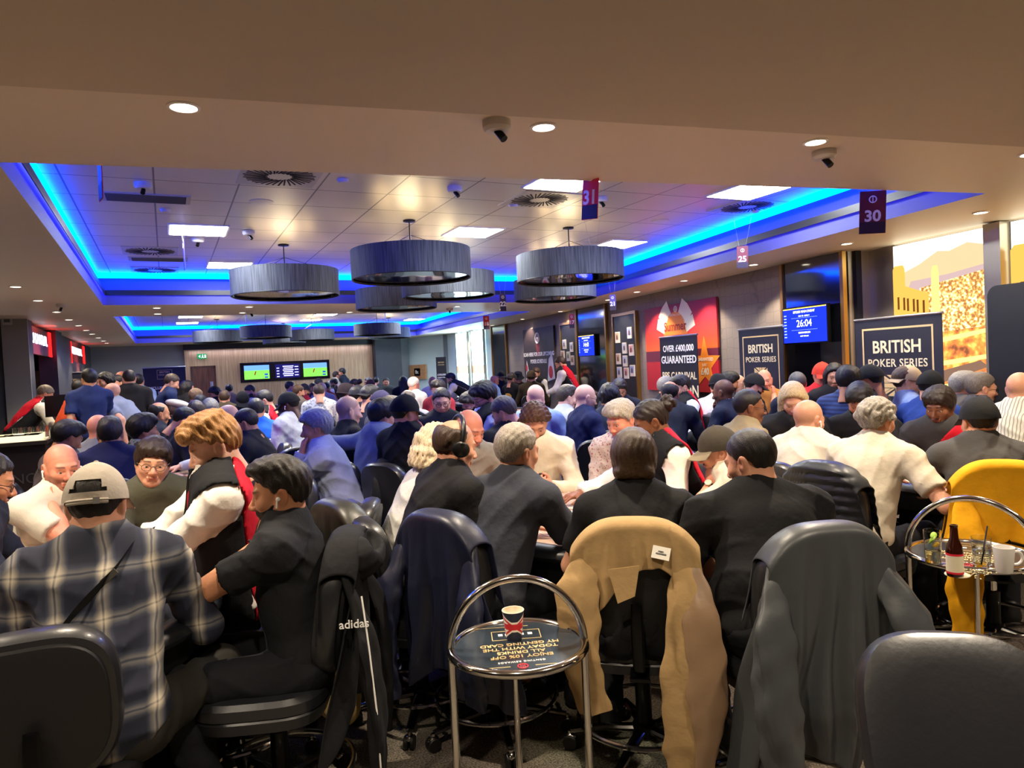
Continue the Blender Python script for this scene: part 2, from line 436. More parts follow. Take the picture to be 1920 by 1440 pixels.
def hair_field(style, h):
    F = Field((-.16, -.22, -.36), (.16, .17, .24), h)
    T = {'short': .0105, 'crop': .006, 'side': .015, 'quiff': .013, 'blond': .013, 'mop': .015, 'long': .02, 'bun': .009, 'curly': .018,
         'ring': .009, 'bushy': .026, 'thick': .018, 'fade': .009, 'ringlong': .024}[style]
    F.put(el((0, -.014, .035), (.076+T, .096+T, .09+T*1.15)), 0)
    if style in ('side', 'thick'):
        F.put(el((.01, .035, .095), (.066, .055, .045)), .03); F.put(rc((.05, .07, .085), (-.045, .08, .08), .022, .02), .02)
    if style in ('quiff', 'blond'):
        F.put(el((0, .045, .105), (.064, .06, .042)), .03); F.put(el((0, -.01, .115), (.07, .08, .035)), .03)
    if style == 'blond':
        F.put(rc((-.055, .088, .095), (.055, .088, .095), .026), .02)
        F.put(rc((-.05, .098, .07), (.05, .098, .07), .014), .02)
    if style == 'fade': F.put(el((0, .02, .1), (.068, .085, .045)), .025)
    if style == 'mop':
        F.put(el((0, -.02, .045), (.09, .112, .1)), .02); F.put(rc((-.066, .02, -.0), (-.06, -.05, -.045), .024), .02)
        F.put(rc((.066, .02, -.0), (.06, -.05, -.045), .024), .02); F.put(rc((-.05, -.082, -.04), (.05, -.082, -.04), .022), .03)
    if style in ('curly', 'bushy', 'ringlong'):
        rs = np.random.RandomState(3)
        for k in range(60 if style != 'bushy' else 40):
            u = unit(rs.normal(size=3)); u[2] = abs(u[2])*1.0-.25
            F.put(el(np.array([0, -.014, .035])+u*np.array([.085, .105, .1]), [.02+.012*rs.rand()]*3), .012)
    if style == 'ringlong':
        for k in range(40):
            a = PI*(1.08+.84*k/39); F.put(el((.09*math.cos(a), -.02+.1*math.sin(a)*1.0, -.05-.035*math.sin(k*2.1)), [.027]*3), .014)
    if style == 'long':
        for s in (-1, 1):
            F.put(rc((s*.075, -.0, .02), (s*.085, .01, -.2), .032, .03), .03); F.put(rc((s*.05, -.08, .0), (s*.06, -.08, -.27), .05, .04), .04)
        F.put(rc((0, -.1, 0), (0, -.1, -.28), .05, .04), .04)
    if style == 'bun':
        rs = np.random.RandomState(5); F.put(el((0, -.13, .055), [.038]*3), .012)
        for k in range(30):
            u = unit(rs.normal(size=3)); F.put(el(np.array([0, -.135, .055])+u*.036, [.017]*3), .006)
    x, y, z = F.ax[0][:, None, None], F.ax[1][None, :, None], F.ax[2][None, None, :]
    # hairline: keep where z is above it
    K = {'mop': ([-.2, -.06, -.03, .03, .06, .12], [-.085, -.08, -.035, -.02, .06, .06]),
         'long': ([-.2, -.06, .0, .03, .05, .085, .12], [-.4, -.4, -.33, -.3, .04, .085, .09]),
         'ringlong': ([-.2, -.05, -.02, .0, .03, .07], [-.1, -.1, -.06, .02, .1, .16]),
         'ring': ([-.2, -.05, -.03, .01, .04, .1], [-.07, -.06, .0, .02, .12, .2]),
         'blond': ([-.2, -.055, -.035, .015, .05, .085, .12], [-.05, -.04, .0, .03, .055, .06, .06]),
         'side': ([-.2, -.055, -.035, .015, .05, .085, .12], [-.07, -.06, .0, .01, .05, .062, .062]),
         'thick': ([-.2, -.055, -.035, .015, .045, .085, .12], [-.08, -.07, -.02, -.015, .02, .055, .055]),
         'bushy': ([-.2, -.055, -.035, .015, .045, .085, .12], [-.11, -.1, -.06, -.03, .03, .07, .08])}.get(
        style, ([-.2, -.055, -.035, .015, .05, .085, .12], [-.065, -.058, .0, .018, .055, .08, .085]))
    hl = np.interp(F.ax[1], K[0], K[1]).astype(np.float32)[None, :, None]
    keep = (hl-z+.004*np.sin(190*x+90*y)+.003*np.sin(330*x-120*y))*.75+0*x
    if style in ('ring', 'ringlong'):
        top = (z-(.085 if style == 'ring' else .15)-.2*np.minimum(y+.05, 0)*-1)*.8+0*x
        keep = np.maximum(keep, top)
    hh = np.maximum(.012-np.abs(F.F-keep), 0)/.012
    F.F = np.maximum(F.F, keep)+hh*hh*.003
    am = {'short': .0022, 'crop': .0012, 'curly': .005, 'bushy': .006, 'blond': .0042, 'ringlong': .006, 'mop': .002}.get(style, .0026)
    w = np.sin(230*x+60*y+3*np.sin(40*z))+np.sin(210*y-70*x+30*z+2*np.sin(50*x))+np.sin(150*x-170*y+60*z)
    F.F = np.where(np.abs(F.F) < .02, F.F+(am*.4*w).astype(np.float32), F.F)
    return F.mesh()
HAIR = {}
def hair_mesh(style, lod):
    k = (style, lod)
    if k not in HAIR:
        V, Q = hair_field(style, .0042 if lod == 0 else .0075)
        HAIR[k] = bigmesh('hair_'+style, V, Q, hairmat('3a2a1c'))
    return HAIR[k]
def beard_mesh(lod):
    k = ('beard', lod)
    if k not in HAIR:
        F = Field((-.1, -.03, -.17), (.1, .13, .03), .004 if lod == 0 else .0075)
        F.put(el((0, .02, -.035), (.069, .079, .09)), 0); F.put(rc((0, .05, -.09), (0, .06, -.098), .034, .03), .02)
        x, y, z = F.ax[0][:, None, None], F.ax[1][None, :, None], F.ax[2][None, None, :]
        keep = z+.036-.55*np.maximum(.045-y, 0)+0*x; F.F = np.maximum(F.F, keep); F.F = np.maximum(F.F, .002-y+0*x+0*z)
        mo = np.sqrt((x/.026)**2+((z+.0645)/.011)**2)-1; F.F = np.where(y > .07, np.maximum(F.F, -.012*mo), F.F)
        w = np.sin(190*x+60*z)+np.sin(170*z-50*y+30*x); F.F = F.F+(.0012*w).astype(np.float32)
        V, Q = F.mesh(); HAIR[k] = bigmesh('beard', V, Q, hairmat('15100c'))
    return HAIR[k]

# ---------------------------------------------------------------- caps, glasses, headphones (head space)
GEAR = {}
def gear(kind):
    if kind in GEAR: return GEAR[kind]
    b = MB()
    if kind in ('cap', 'cap_open'):
        Rr = np.array([.093, .115, .112]); c = np.array([0, -.012, .032]); n, m = 40, 14
        V = []; F = []
        for t in (0, .004):
            for i in range(m+1):
                for k in range(n):
                    a = 2*PI*k/n; e = (PI/2)*i/m; p = np.array([math.cos(e)*math.sin(a), math.cos(e)*math.cos(a), math.sin(e)])
                    q = c+p*(Rr-t); q[2] += -.02*(1-i/m)*(1-math.cos(a))*.5 - .004*(1-i/m); V.append(q)
        N = n*(m+1)
        def hole(i, k):
            a = 2*PI*(k+.5)/n-PI
            return kind == 'cap_open' and abs(a) < .56 and 2 <= i < 2+2.9*math.sqrt(max(0, 1-(a/.56)**2))
        for i in range(m):
            for k in range(n):
                if hole(i, k): continue
                j = (k+1) % n
                F.append((i*n+k, i*n+j, (i+1)*n+j, (i+1)*n+k)); F.append((N+i*n+k, N+(i+1)*n+k, N+(i+1)*n+j, N+i*n+j))
        for k in range(n): F.append((k, N+k, N+(k+1) % n, (k+1) % n))
        b.add(V, F); b.ell((0, -.012, .143), (.008, .008, .005), 10, 6)
        GEAR[kind] = b.mesh('cap', fabric('2a2a2c'))
        br = MB(); rows = []
        for r_ in (0, .35, .7, 1.0):
            row = []
            for k in range(15):
                a = R(-62+124*k/14); p = np.array([.093*math.sin(a), -.012+.113*math.cos(a), .028])
                L = .068*math.cos(a*.95)**.7
                row.append(p+np.array([.25*math.sin(a)*L*r_, L*r_, -.018*r_-.35*(p[0]+.0)**2*r_*4-.006*r_]))
            rows.append(row)
        top = np.array(rows); br.grid(top); br.grid(top[:, ::-1]-np.array([0, 0, .004]))
        ed = np.concatenate([top[-1]]); br.tube([p-np.array([0, 0, .002]) for p in ed], .003, 6)
        GEAR['brim'] = br.mesh('brim', fabric('2a2a2c'))
        st = MB(); P = []
        for k in range(13):
            a = PI+R(-36+72*k/12); P.append((.096*math.sin(a), -.012+.118*math.cos(a), .007))
        for q in (-.004, .004): st.tube([np.array(p)+np.array([0, 0, q]) for p in P], .005, 6)
        GEAR['strap'] = st.mesh('strap', fabric('2a2a2c'))
        bk = MB(); bk.box((.03, -.131, .007), (.018, .006, .02), rotz(R(14))); GEAR['buckle'] = bk.mesh('buckle', mat('steel', (150, 150, 150), .3, 1))
        return GEAR[kind]
    if kind == 'flatcap':
        b.ell((0, .005, .082), (.1, .135, .05), 24, 12, rotx(R(-9))); b.ell((0, .1, .062), (.07, .06, .012), 20, 8, rotx(R(-14)))
        GEAR[kind] = b.mesh('flat_cap', fabric('b8b0a2')); return GEAR[kind]
    if kind == 'bucket':
        b.lathe([(0, .155), (.06, .153), (.085, .14), (.098, .06), (.102, .05), (.135, .02), (.136, .015), (.1, .046)], (0, -.01, 0), 28, None, 1, 1.12)
        GEAR[kind] = b.mesh('bucket_hat', fabric('2a2a2c')); return GEAR[kind]
    if kind == 'beanie':
        b.lathe([(.088, .0), (.094, .02), (.093, .06), (.08, .11), (.05, .143), (.0, .152)], (0, -.014, .005), 28, None, 1, 1.2)
        b.ring((0, -.014, .02), .092, .01, 32, 8, (0, 0, 1), 0, 2*PI, .11); GEAR[kind] = b.mesh('beanie', fabric('5a4c38')); return GEAR[kind]
    if kind == 'glasses':
        for s in (-1, 1):
            P = [(s*.033+.0225*math.cos(2*PI*k/18), .101-abs(s*.033+.0225*math.cos(2*PI*k/18))*.12, .0-.002+.0175*math.sin(2*PI*k/18)) for k in range(18)]
            b.tube(P, .0018, 6, closed=True)
            b.tube([(s*.056, .095, .005), (s*.076, .04, .008), (s*.083, -.015, .008), (s*.08, -.03, -.008)], .0017, 6)
        b.tube([(-.0105, .1, .003), (0, .104, .006), (.0105, .1, .003)], .0016, 6)
        GEAR[kind] = b.mesh('glasses', mat('glasses_black', (20, 18, 18), .25)); return GEAR[kind]
    if kind == 'headset':
        P = [(.098*math.cos(t), -.005, .035+.115*math.sin(t)) for t in np.linspace(R(-8), R(188), 25)]
        b.tube(P, [.011]*25, 10, sq=1.0)
        for s in (-1, 1):
            b.lathe([(0, .0), (.03, 0), (.037, .007), (.037, .028), (.03, .034), (0, .035)], (s*.079, -.008, -.005), 24, roty(s*PI/2), 1.0, 1.18)
        GEAR[kind] = b.mesh('headphones', mat('headset_black', (16, 16, 17), .35)); return GEAR[kind]
    if kind == 'buds':
        for s in (-1, 1):
            b.ell((s*.0885, .003, -.006), (.006, .008, .008), 10, 8); b.tube([(s*.0905, .006, -.008), (s*.09, .014, -.036)], .0032, 8)
        GEAR[kind] = b.mesh('earbuds', mat('bud_white', (240, 240, 240), .25)); return GEAR[kind]
# ---------------------------------------------------------------- people
SKIN = {'P': 'dfae94', 'M': 'd49a7c', 'R': 'd98e72', 'T': 'bd8360', 'B': '7d4f35', 'K': '4a2e22'}
TEES = ('tee', 'polo')
CHAIR_AT = []                     # (x, y, rotation, person label) for the seat under every sitter
def ik(S, T, L1, L2, hint):
    S = np.asarray(S, float); T = np.asarray(T, float); d = T-S; D = np.linalg.norm(d)
    if D > (L1+L2)*.985: T = S+d/D*(L1+L2)*.985; d = T-S; D = np.linalg.norm(d)
    D = max(D, abs(L1-L2)+.02); u = d/np.linalg.norm(d)
    x = (D*D+L1*L1-L2*L2)/(2*D); y = math.sqrt(max(L1*L1-x*x, 1e-6))
    p = np.asarray(hint, float); p = unit(p-u*(p@u)); return S+u*x+p*y, T
def person(px, py, D, phi, pose, hair, skin, top, ex, label, group=None):
    E = dict((t.split('=')+['1'])[:2] for t in ex.split()); g = lambda k, d=0.0: float(E.get(k, d))
    Hw = at(px, py, D); az = math.atan2(Hw[0], Hw[1])+R(phi)
    lod = 0 if D < 4.9 else 1; h = .0088 if D < 3.1 else .0115 if D < 5.2 else .0165 if D < 9 else .024
    stand = 'stand' in E; gg = g('g', 1.0); Hz = float(Hw[2])
    s = g('s', 1.0); hz = (.93*s if stand else .60)
    def spine(a):
        b = a*.5; p = [np.array([0, 0, hz])]
        for L, q in ((.265*s, a*.75), (.255*s, a*1.2), (.15*s, b)): p.append(p[-1]+L*np.array([0, math.sin(q), math.cos(q)]))
        return p
    lo, hi = R(3), R(62)
    if spine(lo)[3][2] < Hz:
        hz += Hz-spine(lo)[3][2] if not stand else 0
        if stand: s *= (Hz-.0)/spine(lo)[3][2]; hz = .93*s
        a = lo
    else:
        for _ in range(30):
            m = (lo+hi)/2
            if spine(m)[3][2] > Hz: lo = m
            else: hi = m
        a = (lo+hi)/2
    ln = R(g('ln', 26))
    if not stand and a > ln:
        hz = .57; k_ = (Hz-hz)/(spine(ln)[3][2]-hz); s *= min(1, max(.86, k_)); lo, hi = R(3), R(62)
        for _ in range(30):
            m = (lo+hi)/2
            if spine(m)[3][2] > Hz: lo = m
            else: hi = m
        a = (lo+hi)/2
    P, Mid, N, Hc = spine(a); sl = g('sl')
    for q, f in ((Mid, .35), (N, .8), (Hc, 1.0)): q[0] += sl*f
    hd = np.array([math.sin(az), math.cos(az)]); rt = np.array([math.cos(az), -math.sin(az)])
    base = Hw[:2]-hd*Hc[1]-rt*Hc[0]
    root = empty('person', (base[0], base[1], 0), -az)
    tag(root, label, 'person', group)
    Rh = rotz(-R(g('hy')))@rotx(-R(g('hp', 12)))@roty(R(g('hr')))
    ul, uu = unit(Mid-P), unit(N-Mid)
    X = np.array([1., 0, 0])
    def M3(u): f = unit(np.cross(u, X)); f = f if f[1] > -.2 else -f; x = unit(np.cross(f, u)); return np.stack([x, f, u], 1)
    Ml, Mu = M3(ul), M3(uu); fl, fu = Ml[:, 1], Mu[:, 1]; bel = g('bel')
    sw = .185*(.6+.4*gg)*g('sw', 1)*min(s, 1.06); nk = unit(Hc-N)
    S = {i: N-.045*uu+fu*.012+Mu[:, 0]*(i*sw) for i in (-1, 1)}
    def torso(F, o, k=.05, core=False):
        F.put(el(P+ul*.03, (.165*gg+o, .125*gg+o, .125+o), Ml), 0)
        F.put(el(P+ul*.17+fl*(.012+.04*bel), (.152*gg+.02*bel+o, .115*gg+.05*bel+o, .15+o), Ml), k)
        F.put(el(N-uu*.2+fu*.012, (.16*(.5+.5*gg)+o, .112*(.4+.6*gg)+o, .17+o), Mu), k)
        F.put(el(N-uu*.1-fu*.018, (.15*(.5+.5*gg)+o, .09*(.5+.5*gg)+o, .1+o), Mu), k)
        F.put(rc(S[-1], S[1], .058*(.7+.3*gg)+o), k)
        if core: return
        F.put(el(N+nk*.015, (.082*(.7+.3*gg)+o, .08*(.7+.3*gg)+o, .055+o), M3(nk)), k)
        for i in (-1, 1): F.put(rc(N+nk*.055-fu*.006, (N*.3+S[i]*.7)+uu*.008, .046+o*.8, .054+o), k)
    # ---- arms
    sy, sz = float((S[-1][1]+S[1][1])/2), float(S[1][2]); L1, L2 = .295*min(s, 1.05), .255*min(s, 1.05)
    hd_ = lambda v: Hc+Rh@np.array(v)
    ZT = .80; arm = {}
    def setarm(i, W, fing=None, back=(0, 0, 1), curl=0, hint=None): arm[i] = (np.array(W, float), fing, back, curl, hint)
    for i in (-1, 1):
        side = 'L' if i < 0 else 'R'; p = pose
        tx = float(S[i][0])
        if '/' in p: p = p.split('/')[0 if i < 0 else 1]
        if p == 'table': setarm(i, (tx*.62, sy+.33, ZT+.01), (-i*.45, 1, -.05))
        elif p == 'near': setarm(i, (tx*.55, sy+.22, ZT+.015), (-i*.8, 1, 0))
        elif p == 'clasp': setarm(i, (i*.055+sl, sy+.30, ZT+.03), (-i*.9, .6, 0), (0, .2, 1), 1)
        elif p == 'arms': setarm(i, (-i*.03+sl, sy+.26+.02*i, ZT+.015), (-i*1, .12, 0), (0, .1, 1))
        elif p == 'chin': setarm(i, hd_((i*.05, .09, -.15)), hd_((i*.085, .07, -.01)) - hd_((i*.05, .09, -.15)), (i*.7, .7, 0), 0, (i*.2, 1, -.65))
        elif p == 'cheek': setarm(i, hd_((i*.075, .06, -.15)), hd_((i*.09, .03, .03)) - hd_((i*.075, .06, -.15)), (i*.9, .4, 0), 1, (i*.6, .5, -1))
        elif p == 'fist': setarm(i, hd_((i*.05, .12, -.14)), (-i*.6, .1, .75), (0, 1, .2), 1, (i*.35, .4, -1))
        elif p == 'phone': setarm(i, (i*.055+sl, sy+.25, sz-.20), (-i*.35, .75, .35), (i*.8, .3, -.5), 1)
        elif p == 'fold': setarm(i, (-i*.11, sy+.2+.03*i, sz-.24), (-i*1, .05, -.05), (0, 1, .2), 0, (i*1, .1, -.8))
        elif p == 'deal': setarm(i, (i*.13, sy+.47, ZT+.02), (-i*.25, 1, -.08))
        elif p == 'down': setarm(i, (i*.27, .03, hz-.04), (0, .15, -1), (i*1, 0, 0), 0, (i*.4, -1, 0))
        elif p == 'lap': setarm(i, (i*.11, .26, hz+.12), (-i*.3, 1, -.1))
        elif p == 'low': setarm(i, (i*.12, sy+.3, 1.02), (-i*.5, 1, 0))
        elif p == 'back': setarm(i, (tx*1.5, sy-.3, .86), (0, -.3, -1), (i, 0, 0), 0, (i*1.0, -.4, .3))
        if 'a'+side in E:
            W = [float(v) for v in E['a'+side].split(',')]; setarm(i, W, arm[i][1], arm[i][2], arm[i][3], arm[i][4])
        if 'f'+side in E: setarm(i, arm[i][0], [float(v) for v in E['f'+side].split(',')], arm[i][2], arm[i][3], arm[i][4])
    J = {}
    for i in (-1, 1):
        W, fing, back, curl, hint = arm[i]
        Eb, W = ik(S[i], W, L1, L2, hint if hint is not None else (i*.75, -.25, -.75)); J[i] = (Eb, W)
    # ---- legs
    spr = g('spr', .15)
    K = {}
    for i in (-1, 1):
        if stand: K[i] = (np.array([i*.095, 0, hz-.03]), np.array([i*.1, .02, hz*.53]), np.array([i*.105, -.02, .09]))
        else: K[i] = (np.array([i*.09, .0, hz-.03]), np.array([i*spr, .42, hz-.015]), np.array([i*(spr+.0), .36+.05*i, .1]))
        if 'k' in E and i > 0: K[i] = (K[i][0], np.array([float(v) for v in E['k'].split(',')]), K[i][2])
    pts = np.array([P-.2, P+.2, N-.25, N+.25, Hc]+[q for i in (-1, 1) for q in J[i]]+[q for i in (-1, 1) for q in K[i]])
    # ---- body: one continuous surface, head and hands merged in
    full = D < 12
    lo = pts.min(0)-.16; hi = pts.max(0)+.12
    if not full: lo[2] = hz-.25
    F = Field(lo, hi, h); torso(F, -.03, core=True)
    F.put(rc(N+nk*.005, Hc+Rh@np.array([0, -.024, -.085]), .046*(.8+.2*gg), .053), .03)
    for i in (-1, 1):
        Eb, W = J[i]; a_ = .85+.15*gg
        F.put(rc(S[i], Eb, .05*a_, .041*a_), .03); F.put(rc(Eb, Eb+(W-Eb)*.45, .041*a_, .037*a_), .02); F.put(rc(Eb+(W-Eb)*.4, W, .037*a_, .0265), .02)
        if full:
            F.put(rc(K[i][0], K[i][1], .075, .05), .04); F.put(rc(K[i][1], K[i][2], .05, .034), .03)
            F.put(rc(K[i][2], K[i][2]+np.array([0, .12, -.05]), .035, .026), .03)
    V, Q = F.mesh(); sk = np.array(lin(SKIN[skin[0]])); T = np.tile(sk, (len(V), 1))
    VV, QQ, TT = [V], [Q], [T]; nv = len(V)
    hv, hq, hm = HEAD[lod if D < 9 else 1]; hs = g('hs', 1.0)
    hst, hcol = hair.split(':'); hc = np.array(lin(hcol))
    t = np.tile(sk, (len(hv), 1)); mix = lambda t, c, w: t*(1-w[:, None])+np.asarray(c)*w[:, None]
    t = mix(t, sk*np.array([.92, .62, .6]), hm['warm']*.45)
    t = mix(t, sk*np.array([.8, .48, .46]), hm['lip']*.85); t = mix(t, sk*.6, hm['lid']*.5)
    t = mix(t, hc*.8+sk*.08, hm['brow']*.85)
    t = mix(t, (.62, .6, .58), hm['eye']); t = mix(t, (.02, .014, .01), hm['iris'])
    if 'sc' in E: t = mix(t, hc*.6+sk*.25, hm['scalp']*g('sc'))
    if 'stub' in E: t = mix(t, hc*.5+sk*.22, hm['beard']*g('stub'))
    VV.append(Hc+(hv*hs)@Rh.T); QQ.append(hq+nv); TT.append(t); nv += len(hv)
    for i in (-1, 1):
        if not full: continue
        W0, fing, back, curl, hint = arm[i]; Eb, W = J[i]
        fd = unit(W-Eb); y_ = fd if fing is None else unit(unit(fing)*.75+fd*.45); z_ = unit(np.asarray(back, float)-y_*(np.asarray(back, float)@y_)); x_ = np.cross(y_, z_)
        v, q = HAND[(0 if D < 5 else 1, curl)]; v = v.copy()
        if i > 0: v[:, 0] *= -1; q = q[:, ::-1]
        VV.append(W+(v*.98)@np.stack([x_, y_, z_], 0)); QQ.append(q+nv); tt = np.tile(sk, (len(v), 1))
        TT.append(tt*np.array([1.03, .93, .9])); nv += len(v)
    put('body', bigmesh('body', np.concatenate(VV), np.concatenate(QQ), skinmat(), np.concatenate(TT)), root)
    HM = Matrix.Translation(Vector(Hc))@Matrix(np.vstack([np.hstack([Rh*hs, [[0], [0], [0]]]), [0, 0, 0, 1]]).tolist())
    def wear(name, me, material, lab=None):
        o = put(name, me, root, HM)
        if material is not None: o.material_slots[0].link = 'OBJECT'; o.material_slots[0].material = material
        if lab: o['label'] = lab
        return o
    if hst != 'bald': wear('hair', hair_mesh(hst, 0 if D < 4.9 else 1), hairmat(hcol))
    if 'beard' in E: wear('beard', beard_mesh(0 if D < 4.9 else 1), hairmat(E['beard'] if E['beard'] != '1' else hcol))
    for k, nm in (('cap', 'cap'), ('capo', 'cap'), ('flatcap', 'flat_cap'), ('bucket', 'bucket_hat'), ('beanie', 'beanie')):
        if k in E:
            kind = {'cap': 'cap', 'capo': 'cap_open'}.get(k, k); c = fabric(E[k]); o = wear(nm, gear(kind), c)
            if k in ('cap', 'capo'):
                br = put('brim', GEAR['brim'], o); br.material_slots[0].link = 'OBJECT'; br.material_slots[0].material = fabric(E.get('brim', E[k]))
                if 'rev' in E: o.matrix_local = HM@Matrix.Rotation(PI, 4, 'Z')
                if k == 'capo':
                    st = put('strap', GEAR['strap'], o); st.material_slots[0].link = 'OBJECT'; st.material_slots[0].material = c
                    put('buckle', GEAR['buckle'], o)
    if 'glasses' in E: wear('glasses', gear('glasses'), mat('glasses_'+E['glasses'], E['glasses'] if len(E['glasses']) == 6 else '181416', .25))
    if 'headset' in E: wear('headphones', gear('headset'), None)
    if 'buds' in E: wear('earbuds', gear('buds'), None)
    # ---- clothes
    tk, tc = top.split(':'); cm = MATS['plaid'] if tc == 'plaid' else MATS[tc[1:]] if tc[0] == '@' else fabric(tc)
    big = .012+(.008 if tk in ('hood', 'long', 'shirt', 'jacket') else 0)
    F = Field(lo-.06, hi+.06, h); torso(F, big)
    for i in (-1, 1):
        Eb, W = J[i]; d1 = Eb-S[i]
        if tk in TEES:
            e = S[i]+d1*.7; n = unit(d1)
            F.put(clipped(rc(S[i], e+n*.08, .063*(.8+.2*gg), .071*(.75+.25*gg)), n, float(n@e)), .04)
        elif tk == 'slv':
            F.put(rc(S[i], S[i]+d1*.2, .06), .04)
        else:
            e = Eb+(W-Eb)*(.93 if tk != 'roll' else .45); n = unit(W-Eb)
            F.put(rc(S[i], Eb, .065*(.8+.2*gg), .058), .04); F.put(clipped(rc(Eb, e+n*.05, .058, .041), n, float(n@e)), .03)
    col = E.get('collar')
    if tk in ('hood',): F.put(el(N-fu*.085+uu*.0, (.115, .062, .085), Mu), .03)
    if tk in ('jacket',): F.put(tor(N+nk*.045, nk, .068, .02), .02)
    if h < .02: F.wave(.0062 if tk in ('shirt', 'hood', 'jacket', 'roll') else .0046, seed=px*.01)
    F.put(el(N+nk*.1+fu*.014, (.06*(.8+.2*gg), .066*(.8+.2*gg), .06), M3(nk)), .012, 's')
    F.cut((0, 0, -1), -(hz-(.1 if not stand else .06)))
    V, Q = F.mesh(); sh = put({'tee': 't_shirt', 'polo': 'polo_shirt', 'hood': 'hooded_top', 'jacket': 'jacket', 'long': 'sweater'}.get(tk, 'shirt'), bigmesh('shirt', V, Q, cm), root)
    if col or tk in ('polo', 'shirt', 'roll'):
        F = Field(N-.16, N+.2, max(h*.6, .007)); c0 = N+nk*.05
        F.put(tor(c0, unit(nk+fu*.35), .066*(.85+.15*gg), .0135), 0); F.put(tor(c0+nk*.014, unit(nk+fu*.35), .06, .009), .012)
        V, Q = F.mesh()
        if len(Q): put('collar', bigmesh('collar', V, Q, fabric(col) if col and col != '1' else cm), root)
    if 'vest' in E:
        F = Field(lo-.06, hi+.08, h); torso(F, .036)
        for i in (-1, 1): F.put(rc(S[i]+(S[i]-N)*.12, S[i]+(J[i][0]-S[i])*.6, .084), .015, 's')
        F.put(el(N+nk*.06+fu*.02, (.078, .085, .085), M3(nk)), .012, 's')
        F.put(rc(N+fu*.12, N-uu*.27+fu*.18, .052, .01), .008, 's')
        F.cut((0, 0, -1), -(hz-.02)); F.wave(.0012, seed=2)
        F0 = F.F.copy(); n_ = unit(fu); o_ = float(n_@N)+float(E.get('vsplit', -.055))
        F.cut(-n_, -o_); V, Q = F.mesh(); put('waistcoat', bigmesh('waistcoat', V, Q, fabric('17171a')), root)['label'] = 'black waistcoat front'
        F.F = F0; F.cut(n_, o_); V, Q = F.mesh()
        if len(Q): put('waistcoat_back', bigmesh('waistcoat_back', V, Q, fabric(E['vest'] if len(E['vest']) == 6 else 'c21326')), root)['label'] = 'red back of the waistcoat' if E['vest'][:2] == 'c8' else 'dark back of the waistcoat'
    if 'tie' in E:
        F = Field(N-.4, N+.3, max(h*.6, .008)); F.put(rc(N+fu*.1+nk*.0, N+fu*.105-uu*.03, .02, .016, (fu, 2)), 0); F.put(rc(N+fu*.115-uu*.03, N+fu*.14-uu*.3, .018, .034, (fu, 3)), .01)
        V, Q = F.mesh(); put('tie', bigmesh('tie', V, Q, fabric('b3142a')), root)['label'] = 'red tie'
    for key in ('panel', 'printF', 'printB', 'hooddetail'):
        if key not in E: continue
        F = Field(lo-.06, hi+.06, max(h*.8, .008)); torso(F, big+.006)
        if key == 'panel':
            F.cut((-.75, .0, -.66), float(np.dot((-.75, 0, -.66), N-uu*.2+Mu[:, 0]*.0))+.045); F.cut((.75, 0, .66), float(np.dot((.75, 0, .66), N-uu*.2))+.055); F.cut(-fu, -float(fu@N)-.03)
            F.put(el(N+nk*.08+fu*.04, (.085, .085, .085), M3(nk)), .01, 's'); nm, c = 'red_panel', E[key]
        else:
            c, dz, w_, h_ = (E[key].split(',')+['.2', '.1', '.1'])[:4]; sgn = 1 if key == 'printF' else -1
            p0 = N-uu*float(dz)+fu*sgn*.14; lo_, hi_, fn = el(p0, (float(w_)/2, .16, float(h_)/2), Mu)
            F.F = np.maximum(F.F, fn(F.ax[0][:, None, None], F.ax[1][None, :, None], F.ax[2][None, None, :]).astype(np.float32)); F.cut(-fu*sgn, -float(fu@N)*sgn-.02); nm = 'shirt_print'
        V, Q = F.mesh()
        if len(Q): put(nm, bigmesh(nm, V, Q, fabric(c)), root)
    if full:
        F = Field(lo-.05, hi+.05, max(h, .0115)); F.put(el(P+ul*.02, (.168*gg, .132*gg, .13), Ml), 0)
        for i in (-1, 1):
            F.put(rc(K[i][0], K[i][1], .089*(.6+.4*gg), .066), .05); F.put(clipped(rc(K[i][1], K[i][2], .066, .054), (0, 0, -1), -.07), .03)
        F.cut((0, 0, 1), hz+.09)
        if h < .02: F.wave(.006, seed=4)
        V, Q = F.mesh(); pm = fabric(E.get('leg', '1b1b20'))
        put('trousers', bigmesh('trousers', V, Q, pm), root)
        if D < 9:
            for i in (-1, 1):
                a0 = K[i][2]+np.array([0, -.03, -.045]); F = Field(a0-.12, a0+.26, .014); F.put(rc(a0, a0+np.array([0, .17, -.012]), .044, .036), 0); F.put(rc(a0, a0+np.array([0, 0, .06]), .044, .042), .03)
                F.cut((0, 0, -1), -.004)
                V, Q = F.mesh(); put('shoe', bigmesh('shoe', V, Q, mat('shoe', '151517', .5)), root)
    if not stand and 'nochair' not in E: CHAIR_AT.append((base[0]+hd[0]*(.02+g('cy'))+rt[0]*g('cx'), base[1]+hd[1]*(.02+g('cy'))+rt[1]*g('cx'), -az+R(g('ca')), label, D))
    return root, dict(Hc=Hc, N=N, J=J, az=az, base=base, S=S, fu=fu, uu=uu, HM=HM, Rh=Rh, seat=(base[0]+hd[0]*(.02+g('cy'))+rt[0]*g('cx'), base[1]+hd[1]*(.02+g('cy'))+rt[1]*g('cx'), -az+R(g('ca'))))
